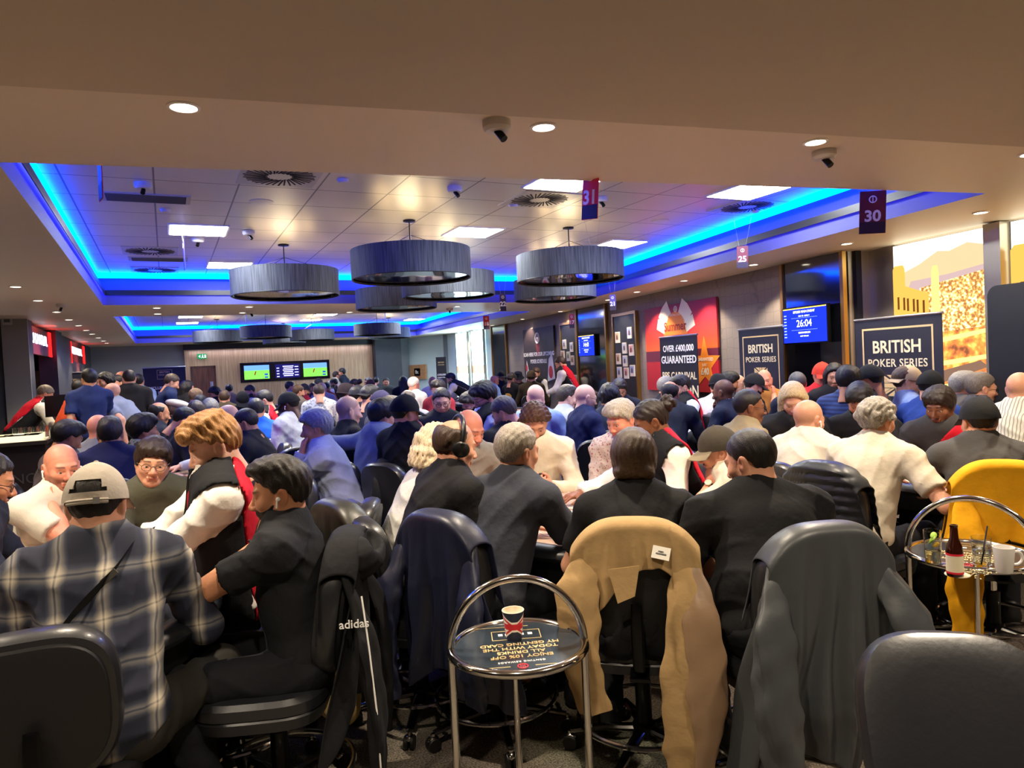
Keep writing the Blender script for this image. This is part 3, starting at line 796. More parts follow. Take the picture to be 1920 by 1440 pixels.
def plaidmat():
    m = bpy.data.materials.new('plaid'); m.use_nodes = True; MATS['plaid'] = m
    n = m.node_tree.nodes; L = m.node_tree.links; b = n['Principled BSDF']; b.inputs['Roughness'].default_value = .9
    tc = n.new('ShaderNodeTexCoord'); sp = n.new('ShaderNodeSeparateXYZ'); nz = n.new('ShaderNodeTexNoise'); nz.inputs['Scale'].default_value = 5
    ad = n.new('ShaderNodeMixRGB'); ad.blend_type = 'ADD'; ad.inputs[0].default_value = .05
    L.new(tc.outputs['Object'], nz.inputs['Vector']); L.new(tc.outputs['Object'], ad.inputs[1]); L.new(nz.outputs['Color'], ad.inputs[2]); L.new(ad.outputs[0], sp.inputs[0])
    def band(ax, per, off, stops):
        a = n.new('ShaderNodeMath'); a.operation = 'MULTIPLY_ADD'; a.inputs[1].default_value = 1/per; a.inputs[2].default_value = off
        f = n.new('ShaderNodeMath'); f.operation = 'FRACT'; r = n.new('ShaderNodeValToRGB'); r.color_ramp.interpolation = 'LINEAR'
        for i, (p, v) in enumerate(stops):
            e = r.color_ramp.elements[i] if i < 2 else r.color_ramp.elements.new(p)
            e.position = p; e.color = (v, v, v, 1)
        L.new(sp.outputs[ax], a.inputs[0]); L.new(a.outputs[0], f.inputs[0]); L.new(f.outputs[0], r.inputs[0]); return r
    st = [(0, .02), (.28, .02), (.34, .22), (.46, .62), (.5, .25), (.54, .62), (.66, .22), (.72, .02), (.9, .0), (1, .02)]
    h_, v_ = band('X', .125, .1, st), band('Z', .13, .35, st)
    mx = n.new('ShaderNodeMixRGB'); mx.blend_type = 'ADD'; mx.inputs[0].default_value = .75
    L.new(h_.outputs[0], mx.inputs[1]); L.new(v_.outputs[0], mx.inputs[2])
    cr = n.new('ShaderNodeValToRGB'); el_ = cr.color_ramp.elements
    el_[0].position = 0; el_[0].color = lin('15182c')+(1,); el_[1].position = 1; el_[1].color = lin('b9ae9c')+(1,)
    e = el_.new(.25); e.color = lin('343848')+(1,); e = el_.new(.55); e.color = lin('6f6c6a')+(1,)
    L.new(mx.outputs[0], cr.inputs[0]); L.new(cr.outputs[0], b.inputs['Base Color'])
plaidmat()
def stripemat(name, c1, c2, scale, axis='Z', thr=.5, rot=0, noise=0):
    m = bpy.data.materials.new(name); m.use_nodes = True; MATS[name] = m
    n = m.node_tree.nodes; L = m.node_tree.links; b = n['Principled BSDF']; b.inputs['Roughness'].default_value = .85
    tc = n.new('ShaderNodeTexCoord'); w = n.new('ShaderNodeTexWave'); w.bands_direction = axis; w.inputs['Scale'].default_value = scale; w.inputs['Distortion'].default_value = noise
    w.inputs['Detail'].default_value = 1
    r = n.new('ShaderNodeValToRGB'); r.color_ramp.elements[0].position = thr-.05; r.color_ramp.elements[1].position = thr+.05
    r.color_ramp.elements[0].color = lin(c1)+(1,); r.color_ramp.elements[1].color = lin(c2)+(1,)
    L.new(tc.outputs['Object'], w.inputs['Vector']); L.new(w.outputs[0], r.inputs[0]); L.new(r.outputs[0], b.inputs['Base Color'])
def spotmat(name, c1, c2, scale, thr=.5):
    m = bpy.data.materials.new(name); m.use_nodes = True; MATS[name] = m
    n = m.node_tree.nodes; L = m.node_tree.links; b = n['Principled BSDF']; b.inputs['Roughness'].default_value = .85
    tc = n.new('ShaderNodeTexCoord'); w = n.new('ShaderNodeTexNoise'); w.inputs['Scale'].default_value = scale; w.inputs['Detail'].default_value = 3
    r = n.new('ShaderNodeValToRGB'); r.color_ramp.elements[0].position = thr-.03; r.color_ramp.elements[1].position = thr+.03
    r.color_ramp.elements[0].color = lin(c1)+(1,); r.color_ramp.elements[1].color = lin(c2)+(1,)
    L.new(tc.outputs['Object'], w.inputs['Vector']); L.new(w.outputs['Fac'], r.inputs[0]); L.new(r.outputs[0], b.inputs['Base Color'])
spotmat('camo', '23262b', '6d7478', 22); spotmat('floral', 'd8d8d2', '8f9aa0', 26, .56); spotmat('speckle', 'd9cbbf', 'b06a6a', 70, .6)
stripemat('bluestripe', '1f2c56', '2f4478', 9, 'Z'); stripemat('whitestripe', 'd9d4c6', '9a9484', 14, 'X', .8, 0, 3); stripemat('polonavy', '161a30', '1d2140', 5, 'Z')
# ---------------------------------------------------------------- room materials
def tilemat():
    m = bpy.data.materials.new('ceiling_tile'); m.use_nodes = True
    n = m.node_tree.nodes; L = m.node_tree.links; b = n['Principled BSDF']
    tc = n.new('ShaderNodeTexCoord'); br = n.new('ShaderNodeTexBrick'); br.offset = 0
    br.inputs['Scale'].default_value = 1; br.inputs['Brick Width'].default_value = .6; br.inputs['Row Height'].default_value = .6
    br.inputs['Mortar Size'].default_value = .007; br.inputs['Color1'].default_value = lin('d6cfc6')+(1,); br.inputs['Color2'].default_value = lin('cdc7bf')+(1,)
    br.inputs['Mortar'].default_value = lin('6a6666')+(1,)
    L.new(tc.outputs['Object'], br.inputs['Vector']); L.new(br.outputs['Color'], b.inputs['Base Color'])
    b.inputs['Metallic'].default_value = .45; b.inputs['Roughness'].default_value = .38; return m
def carpet():
    m = bpy.data.materials.new('carpet'); m.use_nodes = True
    n = m.node_tree.nodes; L = m.node_tree.links; b = n['Principled BSDF']; b.inputs['Roughness'].default_value = .95; b.inputs['Specular IOR Level'].default_value = .1
    tc = n.new('ShaderNodeTexCoord'); a = n.new('ShaderNodeTexNoise'); a.inputs['Scale'].default_value = 130; a.inputs['Detail'].default_value = 4
    c = n.new('ShaderNodeTexNoise'); c.inputs['Scale'].default_value = 1.6; c.inputs['Detail'].default_value = 2
    r = n.new('ShaderNodeValToRGB'); r.color_ramp.elements[0].position = .3; r.color_ramp.elements[1].position = .75
    r.color_ramp.elements[0].color = lin('383431')+(1,); r.color_ramp.elements[1].color = lin('a09484')+(1,)
    mx = n.new('ShaderNodeMixRGB'); mx.blend_type = 'MULTIPLY'; mx.inputs[0].default_value = .35
    L.new(tc.outputs['Object'], a.inputs['Vector']); L.new(tc.outputs['Object'], c.inputs['Vector']); L.new(a.outputs['Fac'], r.inputs[0]); L.new(r.outputs[0], mx.inputs[1]); L.new(c.outputs['Color'], mx.inputs[2])
    L.new(mx.outputs[0], b.inputs['Base Color'])
    bp = n.new('ShaderNodeBump'); bp.inputs['Strength'].default_value = .5; bp.inputs['Distance'].default_value = .01; L.new(a.outputs['Fac'], bp.inputs['Height']); L.new(bp.outputs[0], b.inputs['Normal']); return m
def wallpaper():
    m = bpy.data.materials.new('wallpaper'); m.use_nodes = True
    n = m.node_tree.nodes; L = m.node_tree.links; b = n['Principled BSDF']; b.inputs['Roughness'].default_value = .6
    tc = n.new('ShaderNodeTexCoord'); v = n.new('ShaderNodeTexVoronoi'); v.feature = 'DISTANCE_TO_EDGE'; v.inputs['Scale'].default_value = 7.0; v.inputs['Randomness'].default_value = .25
    mp = n.new('ShaderNodeMapping'); mp.inputs['Rotation'].default_value = (0, 0, 0)
    r = n.new('ShaderNodeValToRGB'); r.color_ramp.elements[0].position = .0; r.color_ramp.elements[1].position = .05
    r.color_ramp.elements[0].color = lin('746963')+(1,); r.color_ramp.elements[1].color = lin('85796f')+(1,)
    L.new(tc.outputs['Object'], mp.inputs[0]); L.new(mp.outputs[0], v.inputs['Vector']); L.new(v.outputs['Distance'], r.inputs[0]); L.new(r.outputs[0], b.inputs['Base Color']); return m
def woodmat(name, c1, c2, sx=30, sz=2.2, rough=.5):
    m = bpy.data.materials.new(name); m.use_nodes = True; MATS[name] = m
    n = m.node_tree.nodes; L = m.node_tree.links; b = n['Principled BSDF']; b.inputs['Roughness'].default_value = rough
    tc = n.new('ShaderNodeTexCoord'); mp = n.new('ShaderNodeMapping'); mp.inputs['Scale'].default_value = (sx, sx, sz); t = n.new('ShaderNodeTexNoise'); t.inputs['Scale'].default_value = 1; t.inputs['Detail'].default_value = 5
    r = n.new('ShaderNodeValToRGB'); r.color_ramp.elements[0].position = .3; r.color_ramp.elements[1].position = .7
    r.color_ramp.elements[0].color = lin(c1)+(1,); r.color_ramp.elements[1].color = lin(c2)+(1,)
    L.new(tc.outputs['Object'], mp.inputs[0]); L.new(mp.outputs[0], t.inputs['Vector']); L.new(t.outputs['Fac'], r.inputs[0]); L.new(r.outputs[0], b.inputs['Base Color']); return m
PAINT = mat('ceiling_paint', 'd9cbb5', .5); DARK = mat('dark_wall', '3a3b40', .6, var=.08); TRIM = mat('black_trim', '141416', .4)
GREY = mat('grey_wall', '7c8082', .6); TILE = tilemat(); WP = wallpaper(); WOOD = woodmat('light_wood', 'b08a5c', 'd2b183', 26, 1.4)
CHROME = mat('chrome', 'd8d4cf', .12, 1.0); BLACKM = mat('black_metal', '121214', .3, .6); VINYL = mat('black_vinyl', '1f2024', .38, coat=.25, bump=.06, bscale=60)
SHELL = mat('black_shell', '0e0e10', .55, bump=.1, bscale=150); RUB = mat('rubber', '101011', .5); WHITE = mat('white_paint', 'e8e6e2', .5)
GOLD = mat('gold_print', 'd9bd86', .5); WPRINT = mat('white_print', 'f0efec', .5); RPRINT = mat('red_print', 'd02234', .5); NAVYB = mat('banner_navy', '1b1c2b', .55); BLACKB = mat('banner_black', '141519', .5)
MIRROR = mat('dark_mirror', '0b0c10', .06, .0, 1.0, coat=1.0); BRASS = mat('brass_edge', 'b08a4a', .3, .9)
from mathutils.geometry import tessellate_polygon
def flat(outer, holes, z):
    P = [[Vector((x, y, 0)) for x, y in l] for l in [outer]+holes]; b = MB()
    allp = [p for l in P for p in l]; b.add([(p.x, p.y, z) for p in allp], [tuple(t) for t in tessellate_polygon(P)]); return b
def wallseg(a, c, z0, z1, t=.08):      # wall from a to c, thickness away from the room (to the right of a->c reversed)
    a = np.array(a, float); c = np.array(c, float); u = unit(np.append(c-a, 0))[:2]; n = np.array([u[1], -u[0]])*t
    return MB().poly([(*a, z0), (*c, z0), (*(c+n), z0), (*(a+n), z0)], (0, 0, z1-z0))
# ---- floor and ceilings
struct('floor', MB().box((1.5, 11, -.05), (18, 30, .1)), carpet())
C1 = [(-.65, 4.05), (5.34, 3.13), (6.76, 11.14), (-.71, 11.14)]
C2 = [(-.70, 13.1), (6.86, 13.1), (7.16, 19.0), (7.43, 22.4), (-.70, 22.5)]
struct('ceiling', flat([(-7, -4), (10, -4), (10, 25), (-7, 25)], [C1, C2], SOF), PAINT)
e0, e1 = onz(0, 160.5, 2.5), onz(1920, 275.5, 2.5); ed = (e1-e0)[:2]/(e1-e0)[0]
eL, eR = e0[:2]-ed*7, e1[:2]+ed*6
struct('ceiling_near', MB().poly([(*eL, 2.5), (*eR, 2.5), (eR[0], -4, 2.5), (eL[0], -4, 2.5)], (0, 0, .14)), mat('near_ceiling_dimmed_paint', 'c2b39e', .6))  # colour darkened in place of the weaker light on this lower slab
def offset(poly, d):
    out = []; n = len(poly)
    for i in range(n):
        p, a, c = (np.array(q) for q in (poly[i], poly[i-1], poly[(i+1) % n]))
        u, v = unit(np.append(p-a, 0))[:2], unit(np.append(c-p, 0))[:2]; n1 = np.array([u[1], -u[0]]); n2 = np.array([v[1], -v[0]])
        out.append(tuple(p+(n1+n2)/(1+n1@n2)*d))
    return out
LED = emis('led_strip', '0099ff', 1.0)
LED.node_tree.nodes['Emission'].inputs[0].default_value = (.0, .065, 1, 1); LED.node_tree.nodes['Emission'].inputs[1].default_value = 15
WASH = emis('wash_strip', '2233ff', 20.0); WASH.node_tree.nodes['Emission'].inputs[0].default_value = (.04, .05, 1, 1)
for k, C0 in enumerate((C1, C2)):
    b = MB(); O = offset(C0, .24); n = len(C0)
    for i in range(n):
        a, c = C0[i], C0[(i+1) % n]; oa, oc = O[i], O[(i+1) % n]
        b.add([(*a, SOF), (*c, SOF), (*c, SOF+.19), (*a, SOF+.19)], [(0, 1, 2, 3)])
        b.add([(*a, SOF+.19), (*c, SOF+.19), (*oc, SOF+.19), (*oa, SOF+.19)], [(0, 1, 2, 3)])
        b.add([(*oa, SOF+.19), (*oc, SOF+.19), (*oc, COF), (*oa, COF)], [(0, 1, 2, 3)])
    struct('ceiling_cove_fascia', b, mat('cove_paint_led_tint', '4a4a98', .6))  # blue glow of the LEDs is mixed into the fascia colour
    I = offset(C0, -.03); I2 = offset(C0, -.036); A0 = offset(C0, -.004); A1 = offset(C0, -.026); t = MB(); ws = MB()
    for i in range(n):
        a, c = I[i], I[(i+1) % n]; b_, d_ = I2[i], I2[(i+1) % n]; p_, q_ = C0[i], C0[(i+1) % n]
        t.add([(*a, SOF+.13), (*c, SOF+.13), (*c, SOF+.2), (*a, SOF+.2), (*b_, SOF+.13), (*d_, SOF+.13), (*d_, SOF+.2), (*b_, SOF+.2)], [(0, 1, 2, 3), (4, 5, 6, 7), (0, 1, 5, 4)])
        t.add([(*p_, SOF+.2), (*q_, SOF+.2), (*d_, SOF+.2), (*b_, SOF+.2)], [(0, 1, 2, 3)])
        a, c = A0[i], A0[(i+1) % n]; b_, d_ = A1[i], A1[(i+1) % n]; ws.add([(*a, SOF+.193), (*c, SOF+.193), (*d_, SOF+.193), (*b_, SOF+.193)], [(0, 1, 2, 3)])
    o = ws.obj('wash_strip', WASH, None, False)
    tag(o, 'blue light strip hidden under the dark lip of the %s ceiling recess' % ('nearer' if k == 0 else 'farther'), 'light strip', 'blue fascia light strips')
    struct('trim_cove', t, TRIM)
    struct('ceiling_coffer', flat(offset(C0, .25), [], COF), TILE)
    S_ = offset(C0, .085); S2 = offset(C0, .04); l = MB()
    for i in range(n):
        a, c = S_[i], S_[(i+1) % n]; a2, c2 = S2[i], S2[(i+1) % n]
        l.add([(*a, COF-.075), (*c, COF-.075), (*c2, COF-.075), (*a2, COF-.075), (*c2, COF-.004), (*a2, COF-.004), (*a, COF-.004), (*c, COF-.004)], [(0, 1, 2, 3), (3, 2, 4, 5), (0, 1, 7, 6)])
    o = l.obj('led_strip', LED, None, False)
    tag(o, 'glowing blue cove light strip round the %s ceiling recess' % ('nearer' if k == 0 else 'farther'), 'light strip', 'blue cove light strips')
# ---- walls (near ones behind the camera close the room)
struct('wall_back', MB().box((1.5, -3.0, 1.33), (18, .1, 2.66)), mat('warm_wall', '8a7a6c', .7))
struct('wall_left', MB().box((-6.6, 11, 1.33), (.1, 30, 2.66)), DARK)
struct('wall_left_front', MB().box((-4.2, 13.8, 1.33), (4.0, .1, 2.66)), mat('black_wall', '17171b', .6))
W1 = ((6.35, 1.0), (6.98, 5.03)); W2 = ((6.86, 6.41), (7.55, 10.87)); W3 = ((7.55, 10.87), (8.36, 18.44)); W4 = ((8.36, 18.44), (8.41, 22.16)); W5 = ((8.41, 22.16), (7.5, 24.75))
struct('wall_right_window', wallseg((6.42, 1.0), (7.05, 5.03), 0, SOF, .1), DARK)
struct('wall_right_near', wallseg((6.35, -3), (6.42, 1.0), 0, SOF, .1), DARK)
struct('wall_right_pier', MB().poly([(6.98, 5.03, 0), (7.06, 5.40, 0), (6.80, 5.46, 0), (6.90, 5.9, 0), (7.3, 5.9, 0), (7.3, 5.0, 0)], (0, 0, SOF)), mat('metal_panel', 'b9b2a4', .32, .75))
struct('wall_right', wallseg(*W2, 0, SOF), WP); struct('wall_right_far', wallseg(*W3, 0, SOF), WP)
struct('wall_right_alcove', wallseg((6.85, 5.40), (6.93, 6.45), 0, SOF), TRIM)
AQUA = mat('aqua_wall', 'cfe4e2', .5)
struct('wall_right_end', wallseg(*W4, 0, SOF), AQUA); struct('wall_aqua', wallseg(*W5, 0, SOF), AQUA)
struct('trim_pillar', MB().box((8.36, 22.2, 1.33), (.12, .1, 2.64)), GREY)
struct('wall_far', MB().box((1.5, 24.2, 1.33), (13, .1, 2.66)), GREY)
struct('wall_far_panel', MB().box((3.47, 24.11, 1.24), (5.84, .08, 2.48)), WOOD)
l_ = lamp('wall_washer', 'AREA', (3.47, 23.93, 2.44), 8, (.6, .6, 1.0), shape='RECTANGLE', size=5.6, size_y=.06); l_.rotation_euler = (R(12), 0, 0)
struct('trim_far_band', MB().box((3.47, 24.1, 2.565), (5.9, .12, .17)), TRIM)
struct('wall_far_column', MB().box((6.85, 23.95, 1.33), (.9, .5, 2.65)), DARK)
struct('wall_left_far', MB().box((-1.98, 20.5, 1.33), (.08, 7.4, 2.66)), DARK)
struct('wall_left_pillar', MB().box((-2.35, 13.55, 1.33), (.9, .45, 2.66)), DARK)
struct('wall_left_pillar_face', MB().box((-2.06, 13.31, 1.33), (.34, .05, 2.65)), mat('pillar_grey', '8b8a88', .5))
struct('wall_left_pillar_far', MB().box((-2.0, 16.55, 1.33), (.3, .9, 2.66)), DARK)
# ---- downlights, ceiling panels, vents, cameras
dl = empty('downlight'); tag(dl, 'round recessed downlight', 'ceiling light')
MB().lathe([(.048, .001), (.062, .0), (.062, -.006), (.05, -.008), (.046, .0)], n=24).obj('trim_ring', WHITE, dl)
MB().lathe([(0, -.0015), (.047, -.0015), (.047, .0)], n=24).obj('lens', emis('downlight_lens', 'fff0d8', 9), dl)
dpl = protolist(dl); first = [True]
def downlight(x, y, label, grp, power=0, size=1.15):
    if first[0]: first[0] = False; o = dl; o.location = (x, y, SOF); o['label'] = label; o['group'] = grp
    else: o = clone(dl, dpl, (x, y, SOF), 0, label, grp)
    if power:
        l = lamp('downlight_beam', 'SPOT', (x, y, SOF-.02), power, WARM, spot_size=size, spot_blend=.35, shadow_soft_size=.04); l.parent = None
for i, (x, y) in enumerate(DL_FRONT): downlight(x, y, ['round recessed downlight just outside the left of the photo', 'round bright downlight with a glow ring, leftmost on the near beige ceiling strip', 'round downlight beside the white camera on the near beige ceiling strip', 'round downlight on the near ceiling strip above the card numbered 30', 'round downlight at the right edge of the near ceiling strip'][i], 'near ceiling downlights', 95, 2.0)
for x, y in DL_LEFT: downlight(x, y, 'round downlight in the row over the aisle beside the bar', 'downlights over the bar aisle', 55 if y > 3 else 0, 1.7)
for x, y in DL_RIGHT: downlight(x, y, 'round downlight in the row along the patterned right wall', 'downlights along the right wall', 55, 1.8)
for x, y in DL_MID: downlight(x, y, 'round downlight on the ceiling strip between the two blue recesses', 'downlights between the recesses', 40, 1.9)
for x, y in [(.3, .9), (1.8, .6), (3.3, .3), (-1.2, 1.2), (4.8, .6)]:
    lamp('near_ceiling_beam', 'SPOT', (x, y, 2.48), 60, WARM, spot_size=2.1, spot_blend=.5, shadow_soft_size=.05)
pf = empty('ceiling_light_panel'); tag(pf, 'square white ceiling light panel', 'ceiling light', 'square light panels in the recesses')
MB().box((0, 0, -.006), (.56, .56, .012)).obj('frame', WHITE, pf, False); MB().box((0, 0, -.011), (.52, .52, .006)).obj('diffuser', emis('panel_light', 'f4faff', 33), pf, False)
ppl = protolist(pf)
PL = ['square white light panel at the left of the near blue recess', 'square white light panel left of the leftmost near drum lamp', 'square white light panel behind the hanging card 31', 'largest square white light panel, near the card 30', 'square white light panel between the two biggest drum lamps', 'square white light panel to the right of the drum lamp with card 26']
for i, (x, y) in enumerate(PANELS):
    lb = PL[i] if i < 6 else 'square white light panel in the farther blue recess'
    if i == 0: pf.location = (x, y, COF); pf['label'] = lb
    else: clone(pf, ppl, (x, y, COF), 0, lb)
vt = empty('swirl_vent'); tag(vt, 'round swirl air vent', 'vent', 'round swirl vents')
MB().box((0, 0, -.003), (.58, .58, .006)).obj('plate', mat('vent_plate', 'b9b4b4', .4, .4), vt, False)
b = MB()
for k in range(36):
    a = 2*PI*k/36; q = rotz(a); b.box(q@np.array([.0, .17+.012*(k % 2), -.0068]), (.013, .17, .003), q@rotz(R(14)))
b.obj('slots', mat('vent_dark', '0c0c10', .8), vt, False)
vpl = protolist(vt)
for i, (x, y, lb) in enumerate([(.86, 5.65, 'round swirl air vent at upper left of the near recess'), (3.2, 5.85, 'round swirl air vent left of the hanging card 31'), (5.5, 5.6, 'round swirl air vent under the largest light panel'), (-.08, 9.3, 'round swirl air vent beside the left grille, nearer one'), (-.05, 10.9, 'round swirl air vent at the far left corner of the near recess')]):
    if i == 0: vt.location = (x, y, COF); vt['label'] = lb
    else: clone(vt, vpl, (x, y, COF), 0, lb)
gr = empty('air_grille'); tag(gr, 'grey rectangular air grille in the near recess, larger of two on the left', 'vent', 'rectangular grilles')
MB().box((0, 0, -.004), (.66, .3, .008)).obj('frame', mat('grille_frame', 'a9a6a6', .5), gr, False)
b = MB()
for k in range(14): b.box((0, -.12+.018*k, -.010), (.58, .007, .006), rotx(R(30)))
b.obj('slats', mat('grille_slat', '5c5c5c', .5), gr, False); b = MB().box((0, 0, -.009), (.59, .25, .002)); b.obj('backing', mat('grille_back', '2a2a2c', .8), gr, False)
gr.location = (-.06, 6.6, COF); clone(gr, protolist(gr), (.0, 9.9, COF), 0, 'grey rectangular air grille behind the swirl vent, smaller looking of two')
sc = empty('security_camera'); tag(sc, '', 'security camera', 'white dome cameras')
MB().lathe([(0, 0), (.062, 0), (.062, -.03), (.05, -.045), (0, -.047)], n=24).obj('housing', mat('cam_white', 'c9c4bd', .4), sc); MB().tube([(0, 0, -.04), (.01, -.012, -.062)], .016, 12).obj('eye', BLACKM, sc); MB().tube([(.01, -.012, -.06), (.018, -.03, -.085)], .017, 12).obj('barrel', BLACKM, sc)
cpl = protolist(sc); ff = True
for px, py, z, lb in [(931, 227, SOF, 'white dome camera hanging from the near ceiling strip beside the middle downlight'), (1545, 283, SOF, 'white dome camera hanging below the downlight near card 30'), (268, 343, COF, 'white dome camera in front of the left ceiling grille'), (466, 433, COF, 'white dome camera right of the left light panel'), (371, 447, COF, 'small dome camera below the left light panel'), (852, 350, COF, 'blue lit dome camera alone in the middle of the near recess'), (1126, 370, COF, 'blue lit dome camera partly behind card 31'), (115, 570, SOF, 'dark dome camera among the bar aisle downlights'), (470, 583, SOF, 'dark dome camera between the recesses'), (843, 578, SOF, 'dark dome camera right of the middle drum lamps')]:
    q = onz(px, py, z)
    if ff: sc.location = (q[0], q[1], z); sc['label'] = lb; ff = False
    else: clone(sc, cpl, (q[0], q[1], z), random.uniform(-1, 1), lb)
for i, (px, py, r_, lb) in enumerate([(490, 378, .1, 'round white ceiling speaker left of the biggest drum lamp'), (1238, 414, .1, 'round ceiling speaker to the right of card 31'), (643, 336, .045, 'small smoke detector near the front edge of the near recess'), (310, 392, .045, 'small smoke detector behind the left ceiling grille'), (962, 383, .05, 'small smoke detector left of the swirl vent by card 31'), (1417, 394, .045, 'small smoke detector below the largest light panel')]):
    q = onz(px, py, COF); o = MB().lathe([(0, -.03 if r_ < .08 else -.006), (r_*.7, -.028 if r_ < .08 else -.006), (r_, -.008 if r_ < .08 else -.004), (r_, 0)], n=24).obj('ceiling_speaker' if r_ > .08 else 'smoke_detector', mat('cam_white', 'c9c4bd', .4)); o.location = (q[0], q[1], COF); tag(o, lb, 'ceiling fitting')
# ---- drum pendants
pd = empty('drum_pendant_lamp'); tag(pd, '', 'lamp', 'large grey drum pendant lamps')
SHM = woodmat('shade_fabric', '2f3136', '5c6068', 90, 3, .75)
sh = MB().lathe([(.60, -.145), (.605, -.145), (.605, .145), (.60, .145), (.594, .145), (.594, -.143), (.60, -.145)], n=64).obj('lamp_shade', SHM, pd)
MB().lathe([(.585, .12), (.592, .12), (.592, -.135), (.586, -.135)], n=64).obj('lining', mat('shade_lining', '1b1a1a', .08, 1.0), pd)
df = MB().lathe([(.0, -.112), (.3, -.118), (.587, -.125)], n=48).obj('diffuser', mat('shade_diffuser', 'a89a8c', .06, 1.0), pd)
MB().ring((0, 0, -.145), .6, .006, 64, 6).obj('rim', TRIM, pd)
MB().cyl((0, 0, -.1), (0, 0, .44), .006).obj('cable', BLACKM, pd); MB().lathe([(0, .0), (.062, 0), (.062, -.014), (0, -.02)], (0, 0, .448), 24).obj('canopy', BLACKM, pd)
b = MB()
for k in range(3):
    a = 2*PI*k/3; b.cyl((0, 0, .3), (.59*math.cos(a), .59*math.sin(a), .14), .0025, 6)
b.obj('suspension_wires', BLACKM, pd)
b = MB()
for k in range(6): b.ell((.3*math.cos(k*PI/3), .3*math.sin(k*PI/3), .02), (.03, .03, .045), 12, 8)
b.obj('bulbs', emis('lamp_bulb', 'ffdca0', 14), pd)
pp = protolist(pd); LAMPS = [(2.31, 7.0, 'grey drum pendant lamp, biggest and central, with a mirrored underside'), (4.18, 7.0, 'grey drum pendant lamp behind the hanging card 26'), (1.31, 8.62, 'grey drum pendant lamp farthest left in the near recess'), (3.37, 8.74, 'grey drum pendant lamp partly hidden behind the biggest one, at its right'), (3.2, 10.5, 'grey drum pendant lamp below and behind the biggest one'), (5.22, 9.2, 'grey drum pendant lamp under the lamp with card 26'),
    (1.27, 20.0, 'grey drum pendant lamp leftmost in the farther recess'), (2.27, 18.4, 'grey drum pendant lamp over the screens on the wooden wall'), (3.74, 20.4, 'grey drum pendant lamp right of the one over the screens'), (5.05, 18.4, 'grey drum pendant lamp in front of the dark far column'), (5.95, 20.4, 'grey drum pendant lamp farthest right in the farther recess'), (3.2, 21.9, 'grey drum pendant lamp at the back of the farther recess')]
for i, (x, y, lb) in enumerate(LAMPS):
    o = pd if i == 0 else clone(pd, pp, (x, y, 2.65), 0, lb)
    o.location = (x, y, 2.65); o['label'] = lb
    if i < 6: lamp('pendant_downlight', 'SPOT', (x, y, 2.49), 110, (1, .9, .74), spot_size=2.3, spot_blend=.6, shadow_soft_size=.15)
    lamp('pendant_light', 'POINT', (x, y, 2.72), 3, (1, .82, .5), shadow_soft_size=.12)
# ---- number cards on wires
def card(px, py, D, num, w, hgt, yaw, body, label, tilt=0):
    q = at(px, py, D); az = math.atan2(q[0], q[1])
    o = empty('number_card', q, -az+R(yaw)); tag(o, label, 'sign', 'hanging table number cards'); o.rotation_euler[1] = R(tilt)
    b = MB().box((0, 0, 0), (w, .004, hgt)); b.obj('panel', mat('card_'+body, body, .45), o, False)
    b = MB().box((0, -.003, -hgt*.36), (w*.98, .001, hgt*.26)); b.obj('lower_band', mat('card_dark', '2a1838', .45), o, False)
    if num: text(num, hgt*.36, WPRINT, o, (0, -.0045, -hgt*.1), bold=.03)
    e = MB().ring((0, -.004, hgt*.3), hgt*.075, hgt*.014, 24, 6, (0, 1, 0)); e.box((0, -.004, hgt*.3), (hgt*.02, .002, hgt*.14)); e.obj('emblem', WPRINT, o)
    top = COF if q[2]+hgt/2 > 2.3 and q[1] > 4.2 else SOF
    b = MB()
    for s in (-1, 1): b.cyl((s*w*.3, 0, hgt/2), (s*w*.9, 0, max(top-q[2], hgt/2+.05)), .0011, 5)
    b.obj('wires', mat('wire', 'bdb8b0', .4), o)
card(1636, 398, 4.9, '30', .165, .29, 8, '6a1a34', 'red and violet card with number 30 hanging at upper right', 3)
card(1107, 361, 4.2, '31', .125, .31, -42, 'e0202a', 'bright red card with number 31 hanging at upper centre', 6)
card(1113, 477, 7.6, '26', .1, .2, 12, '8a929c', 'silvery card with number 26 hanging before a drum lamp')
card(1392, 482, 7.6, '25', .115, .235, 6, '7a1c34', 'dark red card with number 25 near the patterned wall', 2)
card(702, 565, 11.5, '23', .07, .3, -30, '3a2a86', 'violet card with number 23 below the biggest drum lamp')
card(943, 567, 11.5, '22', .1, .28, 14, '3a2450', 'violet card with number 22 right of the drum lamps')
card(1149, 567, 10.5, '21', .09, .23, -10, '4a3a96', 'violet card with number 21 by the photo board')
card(912, 605, 14, '18', .115, .26, 0, 'c81e2a', 'red card with number 18 by the far blue windows')
card(1072, 602, 12.2, '17', .085, .24, 10, 'c0222e', 'red card with number 17 beside the brass mirror edge')
card(187, 318, 3.6, '', .16, .3, -84, 'c8303a', 'red number card seen edge on at upper left', 4)
card(345, 478, 7.3, '', .15, .3, -86, '4a3aa0', 'thin violet card seen edge on below the left light panel')
card(722, 592, 14, '', .12, .28, -82, '4a3aa0', 'thin violet card seen edge on before the far drum lamps')
card(461, 593, 14, '', .12, .3, -84, '5a4ab0', 'thin violet card seen edge on above the exit sign')
